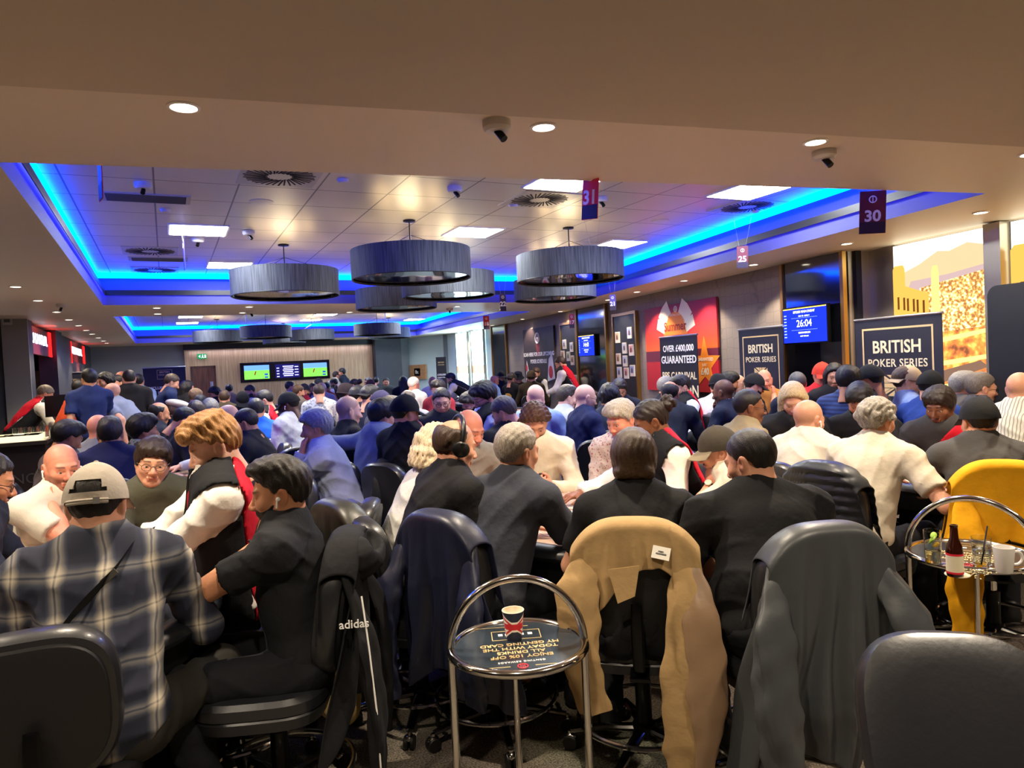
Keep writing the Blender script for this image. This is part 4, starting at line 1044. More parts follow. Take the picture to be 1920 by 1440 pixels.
# ---------------------------------------------------------------- poker tables
def race(hl, hw, n=20):
    P = []
    for k in range(n+1): a = -PI/2+PI*k/n; P.append((hw*math.sin(a+PI/2)*1.0 if False else hw*math.cos(a-0), hl-hw+hw*math.sin(a)) if False else (hw*math.cos(PI*k/n), hl-hw+hw*math.sin(PI*k/n)))
    for k in range(n+1): P.append((-hw*math.cos(PI*k/n), -(hl-hw)-hw*math.sin(PI*k/n)))
    return P
FELT = mat('felt', 'b59c8c', .95, var=.05, vscale=90, spec=.1); RAIL = mat('rail_vinyl', '1b1d22', .36, coat=.3, bump=.05, bscale=70)
HLEN, HWID, TZ = 1.12, .6, .765
tb = empty('poker_table'); tag(tb, '', 'table', 'poker tables')
o_ = race(HLEN-.1, HWID-.1); MB().poly([(x, y, TZ-.03) for x, y in o_], (0, 0, .02)).obj('felt_top', FELT, tb, False)
o_ = race(HLEN-.06, HWID-.06); MB().tube([(x, y, TZ-.012) for x, y in o_], .06, 14, closed=True, sq=.62).obj('padded_rail', RAIL, tb)
o_ = race(HLEN-.3, HWID-.27); MB().tube([(x, y, TZ-.0085) for x, y in o_], .004, 5, closed=True, sq=.4).obj('betting_line', mat('line_white', 'e6ddd2', .8), tb)
o_ = race(HLEN-.07, HWID-.07); b = MB(); b.poly([(x, y, TZ-.14) for x, y in o_], (0, 0, .1)); b.obj('apron', TRIM, tb, False)
for s in (-1, 1):
    b = MB(); b.tube([(0, s*.5, .06), (0, s*.5, .64)], .075, 18); b.box((0, s*.5, .03), (.7, .12, .06), None, .03); b.obj('pedestal', BLACKM, tb)
b = MB(); b.box((HWID-.16, 0, TZ-.004), (.1, .5, .012), None, .01); b.obj('dealer_chip_tray', mat('tray_grey', '3a3a40', .4), tb)
tpl = protolist(tb)
TABLES = [(-.45, 3.5, 0, 'poker table at lower left, in front of the dealer with golden fringe'), (1.95, 3.55, 0, 'poker table in the middle, with the grey-haired and headphone players'), (4.42, 3.2, 0, 'poker table at right, where the woman dealer in black and red stands'),
    (-.15, 6.9, 2, 'poker table behind the man in the olive T-shirt'), (2.4, 6.6, 0, 'poker table between the black-capped man and the cap-less dealer with glasses'), (4.75, 6.9, 2, 'poker table behind the dealer with the hair bun'),
    (.35, 10.6, 0, 'poker table behind the flat cap man, mid left'), (2.9, 10.6, 0, 'poker table in the third row at centre'), (5.4, 10.9, 4, 'poker table in the third row near the red poster'),
    (.7, 14.4, 0, 'poker table in the fourth row at left'), (3.3, 14.6, 0, 'poker table in the fourth row at centre'), (6.0, 14.8, 5, 'poker table near the scan poster'),
    (1.0, 18.4, 0, 'poker table in the fifth row in front of the brown door'), (3.7, 18.5, 0, 'poker table in the fifth row under the screens'), (6.5, 18.6, 4, 'poker table in the fifth row near the blue windows'), (5.0, 21.8, 90, 'poker table at the far end by the dark column')]
for i, (x, y, rz, lb) in enumerate(TABLES):
    if i == 0: tb.location = (x, y, 0); tb['label'] = lb
    else: clone(tb, tpl, (x, y, 0), R(rz), lb)

# ---------------------------------------------------------------- swivel chairs
def superell(n, a, b_, e=3.2):
    out = []
    for k in range(n):
        t = 2*PI*k/n; c, s = math.cos(t), math.sin(t)
        out.append((a*math.copysign(abs(c)**(2/e), c), b_*math.copysign(abs(s)**(2/e), s)))
    return out
def pad(layers, n=44, e=3.2, bend=None):       # layers: (offset along normal, half w, half h)
    V = []; F = []
    for d, a, b_ in layers:
        for x, z in superell(n, a, b_, e): V.append((x, d+(bend(x, z) if bend else 0), z))
    for i in range(len(layers)-1):
        for k in range(n): F.append((i*n+k, i*n+(k+1) % n, (i+1)*n+(k+1) % n, (i+1)*n+k))
    F += [tuple(range(n-1, -1, -1)), tuple(range((len(layers)-1)*n, len(layers)*n))]
    return V, F
SEAT, BZ = .51, .745
def chair_proto(full):
    c = empty('swivel_chair'); tag(c, '', 'chair', 'black swivel chairs')
    tilt = rotx(R(9)); n = 44 if full else 26
    V, F = pad([(.06, .01, .012), (.0605, .06, .07), (.058, .12, .14), (.055, .165, .186), (.042, .196, .214), (.01, .206, .224), (-.02, .204, .222), (-.034, .195, .213), (-.036, .18, .198)], n, 3.0, lambda x, z: 1.2*x*x*.5)
    V = (np.array(V)@tilt.T)+np.array((0, -.245, BZ)); MB().add(V, F).obj('backrest', VINYL, c)
    if full:
        V, F = pad([(-.030, .182, .2), (-.046, .175, .193), (-.05, .155, .175)], n, 3.0, lambda x, z: 1.2*x*x*.5); V = (np.array(V)@tilt.T)+np.array((0, -.245, BZ)); MB().add(V, F).obj('back_shell', SHELL, c)
    V, F = pad([(-.055, .2, .19), (-.05, .228, .22), (-.012, .236, .23), (-.006, .231, .225), (.0, .236, .23), (.035, .236, .228), (.052, .222, .21), (.058, .17, .16)], n, 3.6)
    V = np.array([(x, z, d) for x, d, z in V])+np.array((0, .03, SEAT-.058)); MB().add(V, [f[::-1] for f in F]).obj('seat', VINYL, c)
    b = MB(); b.box((0, -.2, SEAT-.08), (.07, .2, .012)); b.tube([(0, -.24, SEAT-.08), (0, -.3, SEAT-.04), (0, -.31, SEAT+.1), (0, -.3, SEAT+.2)], [.02, .022, .024, .02], 8, sq=.5); b.obj('back_bracket', BLACKM, c)
    if full:
        b = MB(); b.cyl((0, 0, .1), (0, 0, .3), .032, 16); b.obj('column_sleeve', BLACKM, c); MB().cyl((0, 0, .3), (0, 0, SEAT-.1), .019, 14).obj('gas_column', CHROME, c)
        MB().box((0, 0, SEAT-.1), (.22, .2, .03), None, .02).obj('seat_plate', BLACKM, c)
        b = MB(); b.ring((0, 0, .158), .262, .0105, 48, 8)
        b.obj('foot_ring', CHROME, c)
        MB().lathe([(0, .13), (.045, .13), (.05, .12), (.05, .08), (.04, .07), (0, .07)], n=20).obj('hub', BLACKM, c)
        for k in range(5):
            a = 2*PI*k/5+.3; q = rotz(a)
            b = MB(); b.tube([q@np.array(p) for p in ((0, .03, .105), (0, .16, .1), (0, .3, .075))], [.026, .022, .016], 10, sq=.7); b.obj('base_arm', mat('arm_chrome', '8c8a88', .15, 1.0), c)
            w = MB(); p = q@np.array((0, .305, 0))
            for s in (-1, 1): w.lathe([(0, -.009), (.026, -.009), (.03, -.005), (.03, .005), (.026, .009), (0, .009)], p+q@np.array((s*.014, 0, .03)), 18, q@roty(PI/2))
            co = w.obj('caster', RUB, c)
            h_ = MB(); h_.ell(p+np.array((0, 0, .05)), (.021, .026, .016), 12, 8, q); h_.cyl(p+np.array((0, 0, .05)), p+np.array((0, 0, .075)), .009, 8); h_.obj('caster_hood', CHROME, co)
    else:
        b = MB(); b.cyl((0, 0, .08), (0, 0, SEAT-.06), .028, 8); b.ring((0, 0, .158), .262, .0105, 24, 5)
        for k in range(5):
            a = 2*PI*k/5; b.tube([(0, 0, .1), (.3*math.cos(a), .3*math.sin(a), .07)], [.024, .016], 6); b.ell((.3*math.cos(a), .3*math.sin(a), .032), (.028, .028, .032), 8, 6)
        b.obj('base', BLACKM, c)
    return c
CH0 = chair_proto(True); CH1 = chair_proto(False); PL0, PL1 = protolist(CH0), protolist(CH1); used = {0: False, 1: False}
def chair(x, y, rz, near, label, group='black swivel chairs'):
    k = 0 if near else 1; src, pl = (CH0, PL0) if near else (CH1, PL1)
    if not used[k]: used[k] = True; src.location = (x, y, 0); src.rotation_euler = (0, 0, rz); src['label'] = label; src['group'] = group; return src
    return clone(src, pl, (x, y, 0), rz, label, group)

# ---------------------------------------------------------------- clothes hung over chair backs
def drape(name, x, y, rz, material, label, cat='jacket', w=.235, lr=.55, lf=.3, folds=9, amp=.035, flare=.12, top=.99, hem=.06, seed=1, lean=9, gap=.062, skew=0.0, quilt=0.0, hemf=None):
    root = empty(name, (x, y, 0), rz); tag(root, label, cat, 'garments hung on chair backs')
    rs = np.random.RandomState(seed); ph = rs.rand(6)*6.3; nu, nv = 64, 60; G = np.zeros((nv, nu, 3)); off = -.245
    for j in range(nu):
        u = -1+2*j/(nu-1); zt = top-.115*abs(u)**3.2; LR = lr+hem*(math.sin(2.3*u+ph[0])+.5*math.sin(6*u+ph[1]))+skew*u; LR = LR if hemf is None else hemf(u); arc = PI*gap
        tot = LR+arc+lf
        for i in range(nv):
            q = i/(nv-1)*tot
            if q < lf: s = lf-q; yy, zz = gap, zt-s; dn = s
            elif q < lf+arc: a = (q-lf)/gap; yy, zz = gap*math.cos(a), zt+gap*.55*math.sin(a); dn = 0
            else: s = q-lf-arc; yy, zz = -gap, zt-s; dn = s
            t = min(dn/.42, 1.4); f = 1.9*(1-abs(math.sin(.5*folds*u+ph[2]+.5*math.sin(3*dn+ph[3]))))**1.5-.6+.5*math.sin(2.1*folds*u+ph[4]+3*dn)+.28*math.sin(3.7*folds*u+ph[5]+6*dn)+.16*math.sin(17*dn+9*u)
            sgn = 1 if yy > 0 else -1; W = w*(1+flare*t*1.6-.06*(1-t))
            xx = u*W+.012*math.sin(11*dn+5*u+ph[1])*t
            back = abs(u)**4*.10*t
            yy = yy+sgn*(quilt*abs(math.sin(PI*zz/.048))+amp*t*(f*.55+.35)+flare*.30*t)-sgn*back
            yb = off-math.tan(R(lean))*(zz-BZ)
            G[i, j] = (xx, yb+yy, zz)
    b = MB().grid(G); me = b.mesh('shell', material); o = put('shell', me, root)
    md = o.modifiers.new('thick', 'SOLIDIFY'); md.thickness = .006; md.offset = 0
    sd = o.modifiers.new('smooth', 'SUBSURF'); sd.levels = 1; sd.render_levels = 1
    return root, G
def sleeve(root, P, r, material, name='sleeve', seed=0, sq=.5, crease=.16):
    P = np.array(P, float); n = 40; m = 30; t = np.linspace(0, 1, len(P)); T = np.linspace(0, 1, n)
    Q = np.stack([np.interp(T, t, P[:, k]) for k in range(3)], 1)
    for _ in range(4): Q[1:-1] = (Q[:-2]+2*Q[1:-1]+Q[2:])/4
    rr = np.interp(T, np.linspace(0, 1, len(r)), r); b = MB(); V = []; F = []
    for i in range(n):
        d = unit(Q[min(i+1, n-1)]-Q[max(i-1, 0)]); x = unit(np.cross((0, -1, 0), d)); y = np.cross(d, x)
        for k in range(m):
            a = 2*PI*k/m; w = 1+crease*(abs(math.sin(1.5*a+seed+2.2*T[i]))-.5)+.10*math.sin(4*a+7*T[i]+seed*2)+.07*math.sin(23*T[i]+3*a+seed)+.05*math.sin(41*T[i]-2*a)
            V.append(Q[i]+rr[i]*w*(math.cos(a)*x+sq*math.sin(a)*y))
    for i in range(n-1):
        for k in range(m): F.append((i*m+k, i*m+(k+1) % m, (i+1)*m+(k+1) % m, (i+1)*m+k))
    F += [tuple(range(m-1, -1, -1)), tuple(range((n-1)*m, n*m))]
    return b.add(V, F).obj(name, material, root)
# ---------------------------------------------------------------- round drinks tables
def tray(x, y, rz, rad, label, seed):
    t = empty('drinks_table', (x, y, 0), rz); tag(t, label, 'side table', 'round chrome drinks tables'); zt = .645
    MB().ring((0, 0, zt), rad, .0145, 64, 10).obj('rim', CHROME, t)
    MB().lathe([(0, zt+.004), (rad-.012, zt+.004), (rad-.012, zt-.006), (0, zt-.006)], n=64).obj('tray_top', mat('tray_print', '2a333c', .22, coat=.3), t)
    A = [(-rad, 0, .0), (-rad, 0, zt)]
    hgt = rad*1.02
    A = [(-rad, .0, .01), (-rad, .0, zt*.5), (-rad, .0, zt)]+[(-rad*math.cos(a), 0, zt+hgt*math.sin(a)) for a in np.linspace(.08, PI-.08, 33)]+[(rad, 0, zt), (rad, 0, zt*.5), (rad, 0, .01)]
    MB().tube(A, .0135, 12).obj('hoop_legs', CHROME, t)
    b = MB()
    b.tube([(0, rad, zt-.01), (0, rad*1.02, .01)], .0125, 12); b.obj('leg', CHROME, t); MB().ring((0, 0, .03), rad, .0125, 56, 8).obj('floor_ring', CHROME, t)
    for s in (-1, 1):
        MB().ell((s*(rad), -.006, zt-.02), (.016, .018, .02), 10, 8).obj('clamp', CHROME, t); MB().cyl((s*rad, 0, 0), (s*rad, 0, .02), .017, 12).obj('foot', RUB, t)
    z = zt+.0052; rot = (0, 0, PI+R(2)); k = rad/.228
    for i, s in enumerate(['ENJOY 10% OFF', 'ALL DRINKS', 'TODAY WITH THE', 'MY GENTING CARD']):
        text(s, .030*k, GOLD, t, (.005, (-.100+.034*i)*k, z), bold=.015, rot=rot, sx=1.0)
    text('GENTING REWARDS', .015*k, WPRINT, t, (0, -.142*k, z), rot=rot, sp=1.15)
    e = MB().ring((0, -.178*k, z), .016*k, .0022*k, 24, 5)
    for s in (-.006, 0, .006): e.box((s*k, -.178*k, z), (.002*k, .024*k, .001))
    e.obj('emblem', RPRINT, t); b = MB()
    for s in (-1, 1): b.box((s*.105*k, -.178*k, z), (.13*k, .0022, .0012))
    b.box((-.06*k, .165*k, z), (.22*k, .002, .0012)); b.obj('line_print', GOLD, t, False)
    b = MB()
    for s in (-1, 1): b.box((0, (.085+s*.04)*k, z), (.17*k, .0025, .0012)); b.box((s*.085*k, .085*k, z), (.0025, .08*k, .0012))
    b.obj('card_outline_print', GOLD, t, False); b = MB()
    for xx in (-.055, -.03, .02, .05): b.box((xx*k, .09*k, z), (.016*k, .018*k, .0012))
    b.obj('icon_print', WPRINT, t, False)
    return t
TR1 = at(973, 1243, 2.42); TR2 = at(1822, 1065, 3.2)
a1 = math.atan2(TR1[0], TR1[1]); a2 = math.atan2(TR2[0], TR2[1])
tray(TR1[0], TR1[1], -a1+R(4), .226, 'round chrome drinks table with hoop handle holding only a striped paper cup', 1)
tray(TR2[0], TR2[1], -a2-R(4), .25, 'round chrome drinks table with hoop handle crowded with glasses, bottle and mug', 2)
ZTR = .65
def cupmat():
    m = bpy.data.materials.new('union_cup'); m.use_nodes = True
    n = m.node_tree.nodes; L = m.node_tree.links; b = n['Principled BSDF']; b.inputs['Roughness'].default_value = .5
    tc = n.new('ShaderNodeTexCoord'); s = n.new('ShaderNodeSeparateXYZ'); L.new(tc.outputs['Object'], s.inputs[0])
    def M(op, a, c, d=None):
        q = n.new('ShaderNodeMath'); q.operation = op
        for i, v in enumerate((a, c, d)):
            if v is None: continue
            if hasattr(v, 'is_output') or not isinstance(v, (int, float)): L.new(v, q.inputs[i])
            else: q.inputs[i].default_value = v
        return q.outputs[0]
    zz = M('SUBTRACT', s.outputs['Z'], .05); az_ = M('ABSOLUTE', zz, 0); ang = M('ARCTAN2', s.outputs['X'], M('MULTIPLY', s.outputs['Y'], -1)); w = M('MULTIPLY', ang, .034)
    diag = M('SUBTRACT', M('ABSOLUTE', w, 0), M('MULTIPLY', az_, 1.5)); d2 = M('ABSOLUTE', diag, 0)
    red = M('MAXIMUM', M('LESS_THAN', az_, .0105), M('LESS_THAN', d2, .0065))
    wh = M('MAXIMUM', M('LESS_THAN', az_, .0175), M('LESS_THAN', d2, .0155))
    m1 = n.new('ShaderNodeMixRGB'); m1.inputs[1].default_value = lin('1c2438')+(1,); m1.inputs[2].default_value = lin('efe6d6')+(1,); L.new(wh, m1.inputs[0])
    m2 = n.new('ShaderNodeMixRGB'); m2.inputs[2].default_value = lin('c4202c')+(1,); L.new(m1.outputs[0], m2.inputs[1]); L.new(red, m2.inputs[0]); L.new(m2.outputs[0], b.inputs['Base Color']); return m
cp = at(965, 1215, 2.47); cup = empty('paper_cup', (cp[0], cp[1], ZTR), -a1+R(6)); tag(cup, 'paper cup with red, white and navy flag pattern on the round drinks table', 'cup')
MB().lathe([(0, .001), (.027, .001), (.0375, .1)], n=40).obj('wall_print', cupmat(), cup)
MB().ring((0, 0, .1), .0372, .0018, 40, 6).obj('rolled_rim', mat('cup_cream', 'f0e4cf', .5), cup); MB().lathe([(.0369, .0995), (.0285, .02), (0, .02)], n=40).obj('lining', mat('cup_cream', 'f0e4cf', .5), cup)
G1 = glassmat('drink_glass')
def tp(px, py): q = onz(px, py, ZTR); return (q[0], q[1], ZTR)
gl = empty('highball_glass', tp(1750, 1057)); tag(gl, 'tall glass with lemon wedge and mint on the crowded drinks table', 'glass')
MB().lathe([(0, .001), (.03, .001), (.036, .145), (.0345, .145), (.0285, .008), (0, .008)], n=28).obj('tumbler', G1, gl)
MB().lathe([(0, .009), (.0282, .009), (.0308, .06), (0, .06)], n=24).obj('drink', glassmat('lemonade', (225, 225, 190)), gl)
b = MB().ell((.004, -.012, .085), (.02, .009, .014), 14, 8, rotx(.5)); b.obj('lemon_wedge', mat('lemon', 'f0bb2a', .4), gl)
for k in range(3): MB().ell((-.014+.007*k, -.005, .1+.012*k), (.013, .004, .018), 10, 6, rotz(k)@rotx(.8)).obj('mint_leaf', mat('mint', '8fb02a', .5), gl)
bt = empty('beer_bottle', tp(1791, 1080)); tag(bt, 'brown glass beer bottle with red and cream label on the crowded drinks table', 'bottle')
MB().lathe([(0, .0), (.029, .001), (.031, .006), (.031, .105), (.028, .125), (.0165, .155), (.0135, .2), (.015, .202), (.015, .21), (.0115, .21), (.0115, .2), (0, .1)], n=32).obj('glass', mat('brown_glass', '2e0f06', .08, coat=.6), bt)
MB().lathe([(.0314, .02), (.0316, .02), (.0316, .088), (.0314, .088)], n=32).obj('label', mat('label_cream', 'd9cfae', .6), bt)
for z0, z1 in ((.014, .022), (.088, .096)): MB().lathe([(.0316, z0), (.0319, z0), (.0319, z1), (.0316, z1)], n=32).obj('label_band', RPRINT, bt)
tb2 = empty('tumbler_glass', tp(1841, 1062)); tag(tb2, 'glass of water with a black straw on the crowded drinks table', 'glass')
MB().lathe([(0, .001), (.031, .001), (.038, .125), (.0365, .125), (.0295, .012), (0, .012)], n=28).obj('tumbler', G1, tb2); MB().lathe([(0, .013), (.029, .013), (.034, .08), (0, .08)], n=24).obj('water', glassmat('water', (235, 240, 240)), tb2)
MB().cyl((-.02, -.01, .015), (.045, .0, .165), .0032, 8).obj('straw', TRIM, tb2)
mg = empty('mug', tp(1883, 1073), R(-20)); tag(mg, 'plain white china mug on the crowded drinks table', 'mug')
MB().lathe([(0, 0), (.028, 0), (.031, .004), (.04, .105), (.037, .105), (.028, .01), (0, .01)], n=32).obj('cup_body', mat('china', 'd8d4ce', .2), mg); b = MB(); b.ring((.052, 0, .055), .027, .0055, 24, 8, (0, 1, 0), 0, 2*PI, .03); b.obj('handle', mat('china', 'd8d4ce', .2), mg)
MB().lathe([(0, 0), (.046, 0), (.046, .003), (0, .003)], n=28).obj('coaster', mat('coaster', 'd8c8a8', .8), None).location = tp(1795, 1078)
tag(bpy.data.objects['coaster'], 'round cream coaster under the beer bottle', 'coaster')
b = MB(); rs = np.random.RandomState(2)
for k in range(110):
    q = tp(1828+rs.normal()*22, 1072+rs.normal()*6); b.box((q[0], q[1], ZTR+.002), (.006, .004, .002), rotz(rs.rand()*3))
tag(b.obj('paper_crumbs', mat('crumbs', 'e0cf9a', .7), None, False), 'scattered cream crumbs beside the water glass', 'crumbs', kind='stuff')

# ---------------------------------------------------------------- printed banners and posters (local x right, z up, facing -y)
def flagprint(parent, x, z, w, h, m, y):
    b = MB(); t = h*.16; b.box((x, y, z), (w, .0014, h*.2)); b.box((x, y, z), (w*.13, .0014, h))
    for sx in (-1, 1):
        for sz in (-1, 1):
            b.poly([(x+sx*w*.09, y, z+sz*h*.13), (x+sx*w*.5, y, z+sz*h*.46), (x+sx*w*.5, y, z+sz*h*.34), (x+sx*w*.2, y, z+sz*h*.13)], (0, .0012, 0)); b.poly([(x+sx*w*.1, y, z+sz*h*.22), (x+sx*w*.4, y, z+sz*h*.5), (x+sx*w*.1, y, z+sz*h*.5)], (0, .0012, 0))
            b.poly([(x+sx*w*.24, y, z+sz*h*.13), (x+sx*w*.5, y, z+sz*h*.32), (x+sx*w*.5, y, z+sz*h*.13)], (0, .0012, 0))
    return b.obj('flag_print', m, parent, False)
def framebox(parent, x, z, w, h, t, m, y, name='border_print'):
    b = MB()
    for s in (-1, 1): b.box((x, y, z+s*h/2), (w+t, .0014, t)); b.box((x+s*w/2, y, z), (t, .0014, h))
    return b.obj(name, m, parent, False)
def emblem(parent, x, z, r, m, y):
    e = MB().ring((x, y, z), r, r*.16, 24, 6, (0, 1, 0))
    for s in (-.4, 0, .4): e.box((x+s*r, y, z), (r*.14, .002, r*1.7*(1-abs(s)*.4)))
    e.box((x, y, z), (r*.9, .002, r*.14)); return e.obj('emblem', m, parent)
def rollup(loc, rz, w, h, m, label, lines=(), feet=True, rod=True, name='roll_up_banner', cat='banner'):
    o = empty(name, loc, rz); tag(o, label, cat, 'printed banner stands')
    MB().box((0, 0, h/2+.04), (w, .006, h-.06)).obj('panel', m, o, False)
    if rod: MB().cyl((-w/2-.01, 0, h+.015), (w/2+.01, 0, h+.015), .014, 10).obj('top_rail', mat('alu', 'a8a8aa', .35, .9), o)
    if feet: MB().box((0, .02, .04), (w+.02, .16, .08), None, .03).obj('base', mat('alu', 'a8a8aa', .35, .9), o)
    for s, size, z, mm, bold, *rest in lines: text(s, size, mm, o, (rest[0] if rest else 0, -.0045, z), bold=bold, sx=rest[1] if len(rest) > 1 else 1)
    return o
def wallrot(a, c): u = unit(np.append(np.array(c)-np.array(a), 0)); return math.atan2(-u[1], -u[0])
RW2, RW3 = wallrot(*W2), wallrot(*W3)
def onwall(W, s, off=.0):
    a = np.array(W[0]); c = np.array(W[1]); u = (c-a)/np.linalg.norm(c-a); n = np.array([u[1], -u[0]]); return a+u*s-n*off
def s1(s): return s-1.426            # distance measured from (6.64, 5.0)
# British poker series banner by the patterned wall
def bps(loc, rz, w, h, label, low=True):
    o = rollup(loc, rz, w, h, NAVYB, label); zf = h-.43*w-.06
    framebox(o, 0, zf, w*.80, w*.8, w*.018, GOLD, -.004)
    text('BRITISH', w*.165, mat('gold_light', 'eadcb4', .5), o, (0, -.005, zf+w*.22), bold=.02); text('POKER SERIES', w*.105, mat('gold_light', 'eadcb4', .5), o, (0, -.005, zf+w*.07), bold=.012, sp=1.08)
    flagprint(o, 0, zf-w*.14, w*.3, w*.2, GOLD, -.0045)
    if low:
        z2 = zf-w*.58
        for s in (-1, 1):
            emblem(o, s*w*.34, z2+.05*w, w*.035, RPRINT, -.004); text('GENTING CASINO', w*.05, WPRINT, o, (s*w*.33, -.005, z2-.05*w), bold=.02); text('STRATFORD', w*.024, WPRINT, o, (s*w*.33, -.005, z2-.1*w))
        framebox(o, 0, z2, w*.22, w*.17, w*.008, GOLD, -.004); text('BRITISH', w*.045, GOLD, o, (0, -.005, z2+w*.04), bold=.02); text('POKER SERIES', w*.028, GOLD, o, (0, -.005, z2)); flagprint(o, 0, z2-w*.045, w*.07, w*.04, GOLD, -.0045)
    return o
def dirang(a, c): return math.atan2(c[1]-a[1], c[0]-a[0])
bps((6.58, 6.57, 0), dirang((6.65, 7.0), (6.51, 6.14)), .87, 1.87, 'navy banner reading BRITISH POKER SERIES standing against the patterned wall')
bps((6.50, 4.70, 0), dirang((6.6, 5.2), (6.44, 4.18)), 1.06, 1.86, 'wide navy banner reading BRITISH POKER SERIES before the bright city mural')
GL = mat('gold_light', 'eadcb4', .5)
rollup((6.89, 8.52, 0), dirang((6.97, 9.07), (6.8, 7.97)), 1.08, 1.87, BLACKB, 'black banner reading BPS CARNIVAL LONDON in front of the red poster',
       [('OVER £400,000', .135, 1.70, WPRINT, .02), ('GUARANTEED', .155, 1.53, WPRINT, .02), ('BPS CARNIVAL', .15, 1.29, GL, .012), ('LONDON', .245, 1.06, GL, .008), ('Join us for an unforgettable poker celebration', .038, .9, WPRINT, .01), ('May 8', .038, .84, WPRINT, .01)])
o = empty('pop_up_banner', (6.12, 3.06, 0), dirang((6.2, 3.65), (6.1, 3.0))); tag(o, 'black pop-up banner with rounded top corner and red emblem at the right edge', 'banner', 'printed banner stands')
b = MB(); P = [(-.6, 0, .05), (.6, 0, .05)]
for s, c in ((1, 0), (-1, 90)):
    for k in range(7): a = R(c+15*k); P.append((s*.6-s*.09+.09*math.cos(a), 0, 1.96+.09*math.sin(a)))
b.poly(P, (0, .05, 0)); b.obj('panel', BLACKB, o, False); MB().box((0, .03, .025), (.9, .3, .05)).obj('base', BLACKM, o)
emblem(o, 0, 1.40, .062, RPRINT, -.004); text('GENTING CASINO', .098, WPRINT, o, (0, -.005, 1.235), bold=.02); text('STRATFORD', .045, WPRINT, o, (0, -.005, 1.155))
framebox(o, 0, .87, .46, .34, .012, GOLD, -.003); text('BRITISH', .1, GL, o, (0, -.005, .96), bold=.02); text('POKER SERIES', .06, GL, o, (0, -.005, .87)); flagprint(o, 0, .77, .16, .1, GOLD, -.004)
q = at(137, 760, 16.5)
rollup((q[0], q[1], 0), -math.atan2(q[0], q[1]), .72, 1.85, NAVYB, 'navy banner reading £100 GUARANTEED behind the queue at the bar', [('BRITISH', .1, 1.68, GOLD, .02), ('POKER SERIES', .06, 1.59, GOLD, .01), ('£100,000', .14, 1.32, WPRINT, .03), ('GUARANTEED', .085, 1.19, WPRINT, .02), ('FIRST PRIZE', .07, 1.06, WPRINT, .02)])
q = at(311, 740, 16)
o = rollup((q[0], q[1], 0), -math.atan2(q[0], q[1])+R(4), .86, 1.86, NAVYB, 'navy banner reading EXCLUSIVE with a gold triangle beside the brown door', [('BRITISH', .06, 1.77, GOLD, .02), ('POKER SERIES', .04, 1.71, GOLD, .01), ('EXCLUSIVE PLAYER', .085, 1.42, WPRINT, .03), ('PROMO', .085, 1.31, WPRINT, .03)])
framebox(o, 0, 1.72, .3, .2, .008, GOLD, -.004); MB().box((0, -.004, .85), (.78, .002, .72)).obj('picture_print', mat('cream_print', 'cdb78e', .6), o, False); MB().poly([(-.38, -.006, 1.2), (.1, -.006, 1.2), (-.1, -.006, .9)], (0, .001, 0)).obj('triangle_print', mat('brown_print', '8a5a2c', .6), o, False)
q = at(829, 720, 21.0)
rollup((q[0], q[1], 0), -math.atan2(q[0], q[1])+R(-30), .34, 1.87, BLACKB, 'narrow black banner by the aqua wall and grey pillar', [('BRITISH', .06, 1.72, GOLD, .02), ('POKER SERIES', .035, 1.65, GOLD, .02), ('£100,000', .075, 1.36, WPRINT, .03), ('GUARANTEED', .045, 1.28, WPRINT, .03), ('£75,000', .06, 1.08, GOLD, .02), ('£50,000', .06, .96, GOLD, .02)], rod=False)
q = at(69, 740, 14.6)
o = rollup((q[0], q[1], 0), -math.atan2(q[0], q[1]), .26, 1.88, mat('banner_white', 'c9c6c0', .6), 'pale roll-up banner between the grey pillar and the dark doorway', [], True); MB().box((.03, -.004, 1.35), (.12, .002, .2)).obj('picture_print', mat('slate_print', '5a5f6c', .6), o, False)
# ---- framed posters on the patterned wall
SEG = ((6.64, 5.0), (7.55, 10.87)); SEG2 = W3
def poster(seg, sa, sb, z0, z1, m, name, label, cat='poster', d=.03):
    p = onwall(seg, (sa+sb)/2, .02+d/2); o = empty(name, (p[0], p[1], (z0+z1)/2), wallrot(*seg)); tag(o, label, cat)
    MB().box((0, 0, 0), (sb-sa, d, z1-z0)).obj('panel', m, o, False); return o
def sunset():
    m = bpy.data.materials.new('sunset_print'); m.use_nodes = True; n = m.node_tree.nodes; L = m.node_tree.links
    tc = n.new('ShaderNodeTexCoord'); s = n.new('ShaderNodeSeparateXYZ'); mr = n.new('ShaderNodeMapRange'); mr.inputs[1].default_value = -.68; mr.inputs[2].default_value = .68
    r = n.new('ShaderNodeValToRGB'); e = r.color_ramp.elements; e[0].position = 0; e[0].color = lin('b4222c')+(1,); e[1].position = 1; e[1].color = lin('8e1f2e')+(1,)
    for p, c in ((.34, 'c02630'), (.345, '6a2338'), (.47, '6a2338'), (.475, 'f0662c'), (.6, 'ea4a2c'), (.8, 'c62a34')): k = e.new(p); k.color = lin(c)+(1,)
    L.new(tc.outputs['Object'], s.inputs[0]); L.new(s.outputs['Z'], mr.inputs[0]); L.new(mr.outputs[0], r.inputs[0]); L.new(r.outputs[0], n['Principled BSDF'].inputs['Base Color']); return m
o = poster(SEG, 2.84, 4.98, 1.04, 2.40, sunset(), 'poster', 'large red sunset poster with an orange star on the patterned wall')
OR = mat('orange_print', 'f08a2a', .5); CARD = mat('card_print', 'e8dfc8', .5)
b = MB(); b.poly([(-.08+.36*math.cos(a), -.018, .2+.36*math.sin(a)) for a in np.linspace(0, PI, 25)], (0, .002, 0)); b.obj('sun_print', OR, o, False)
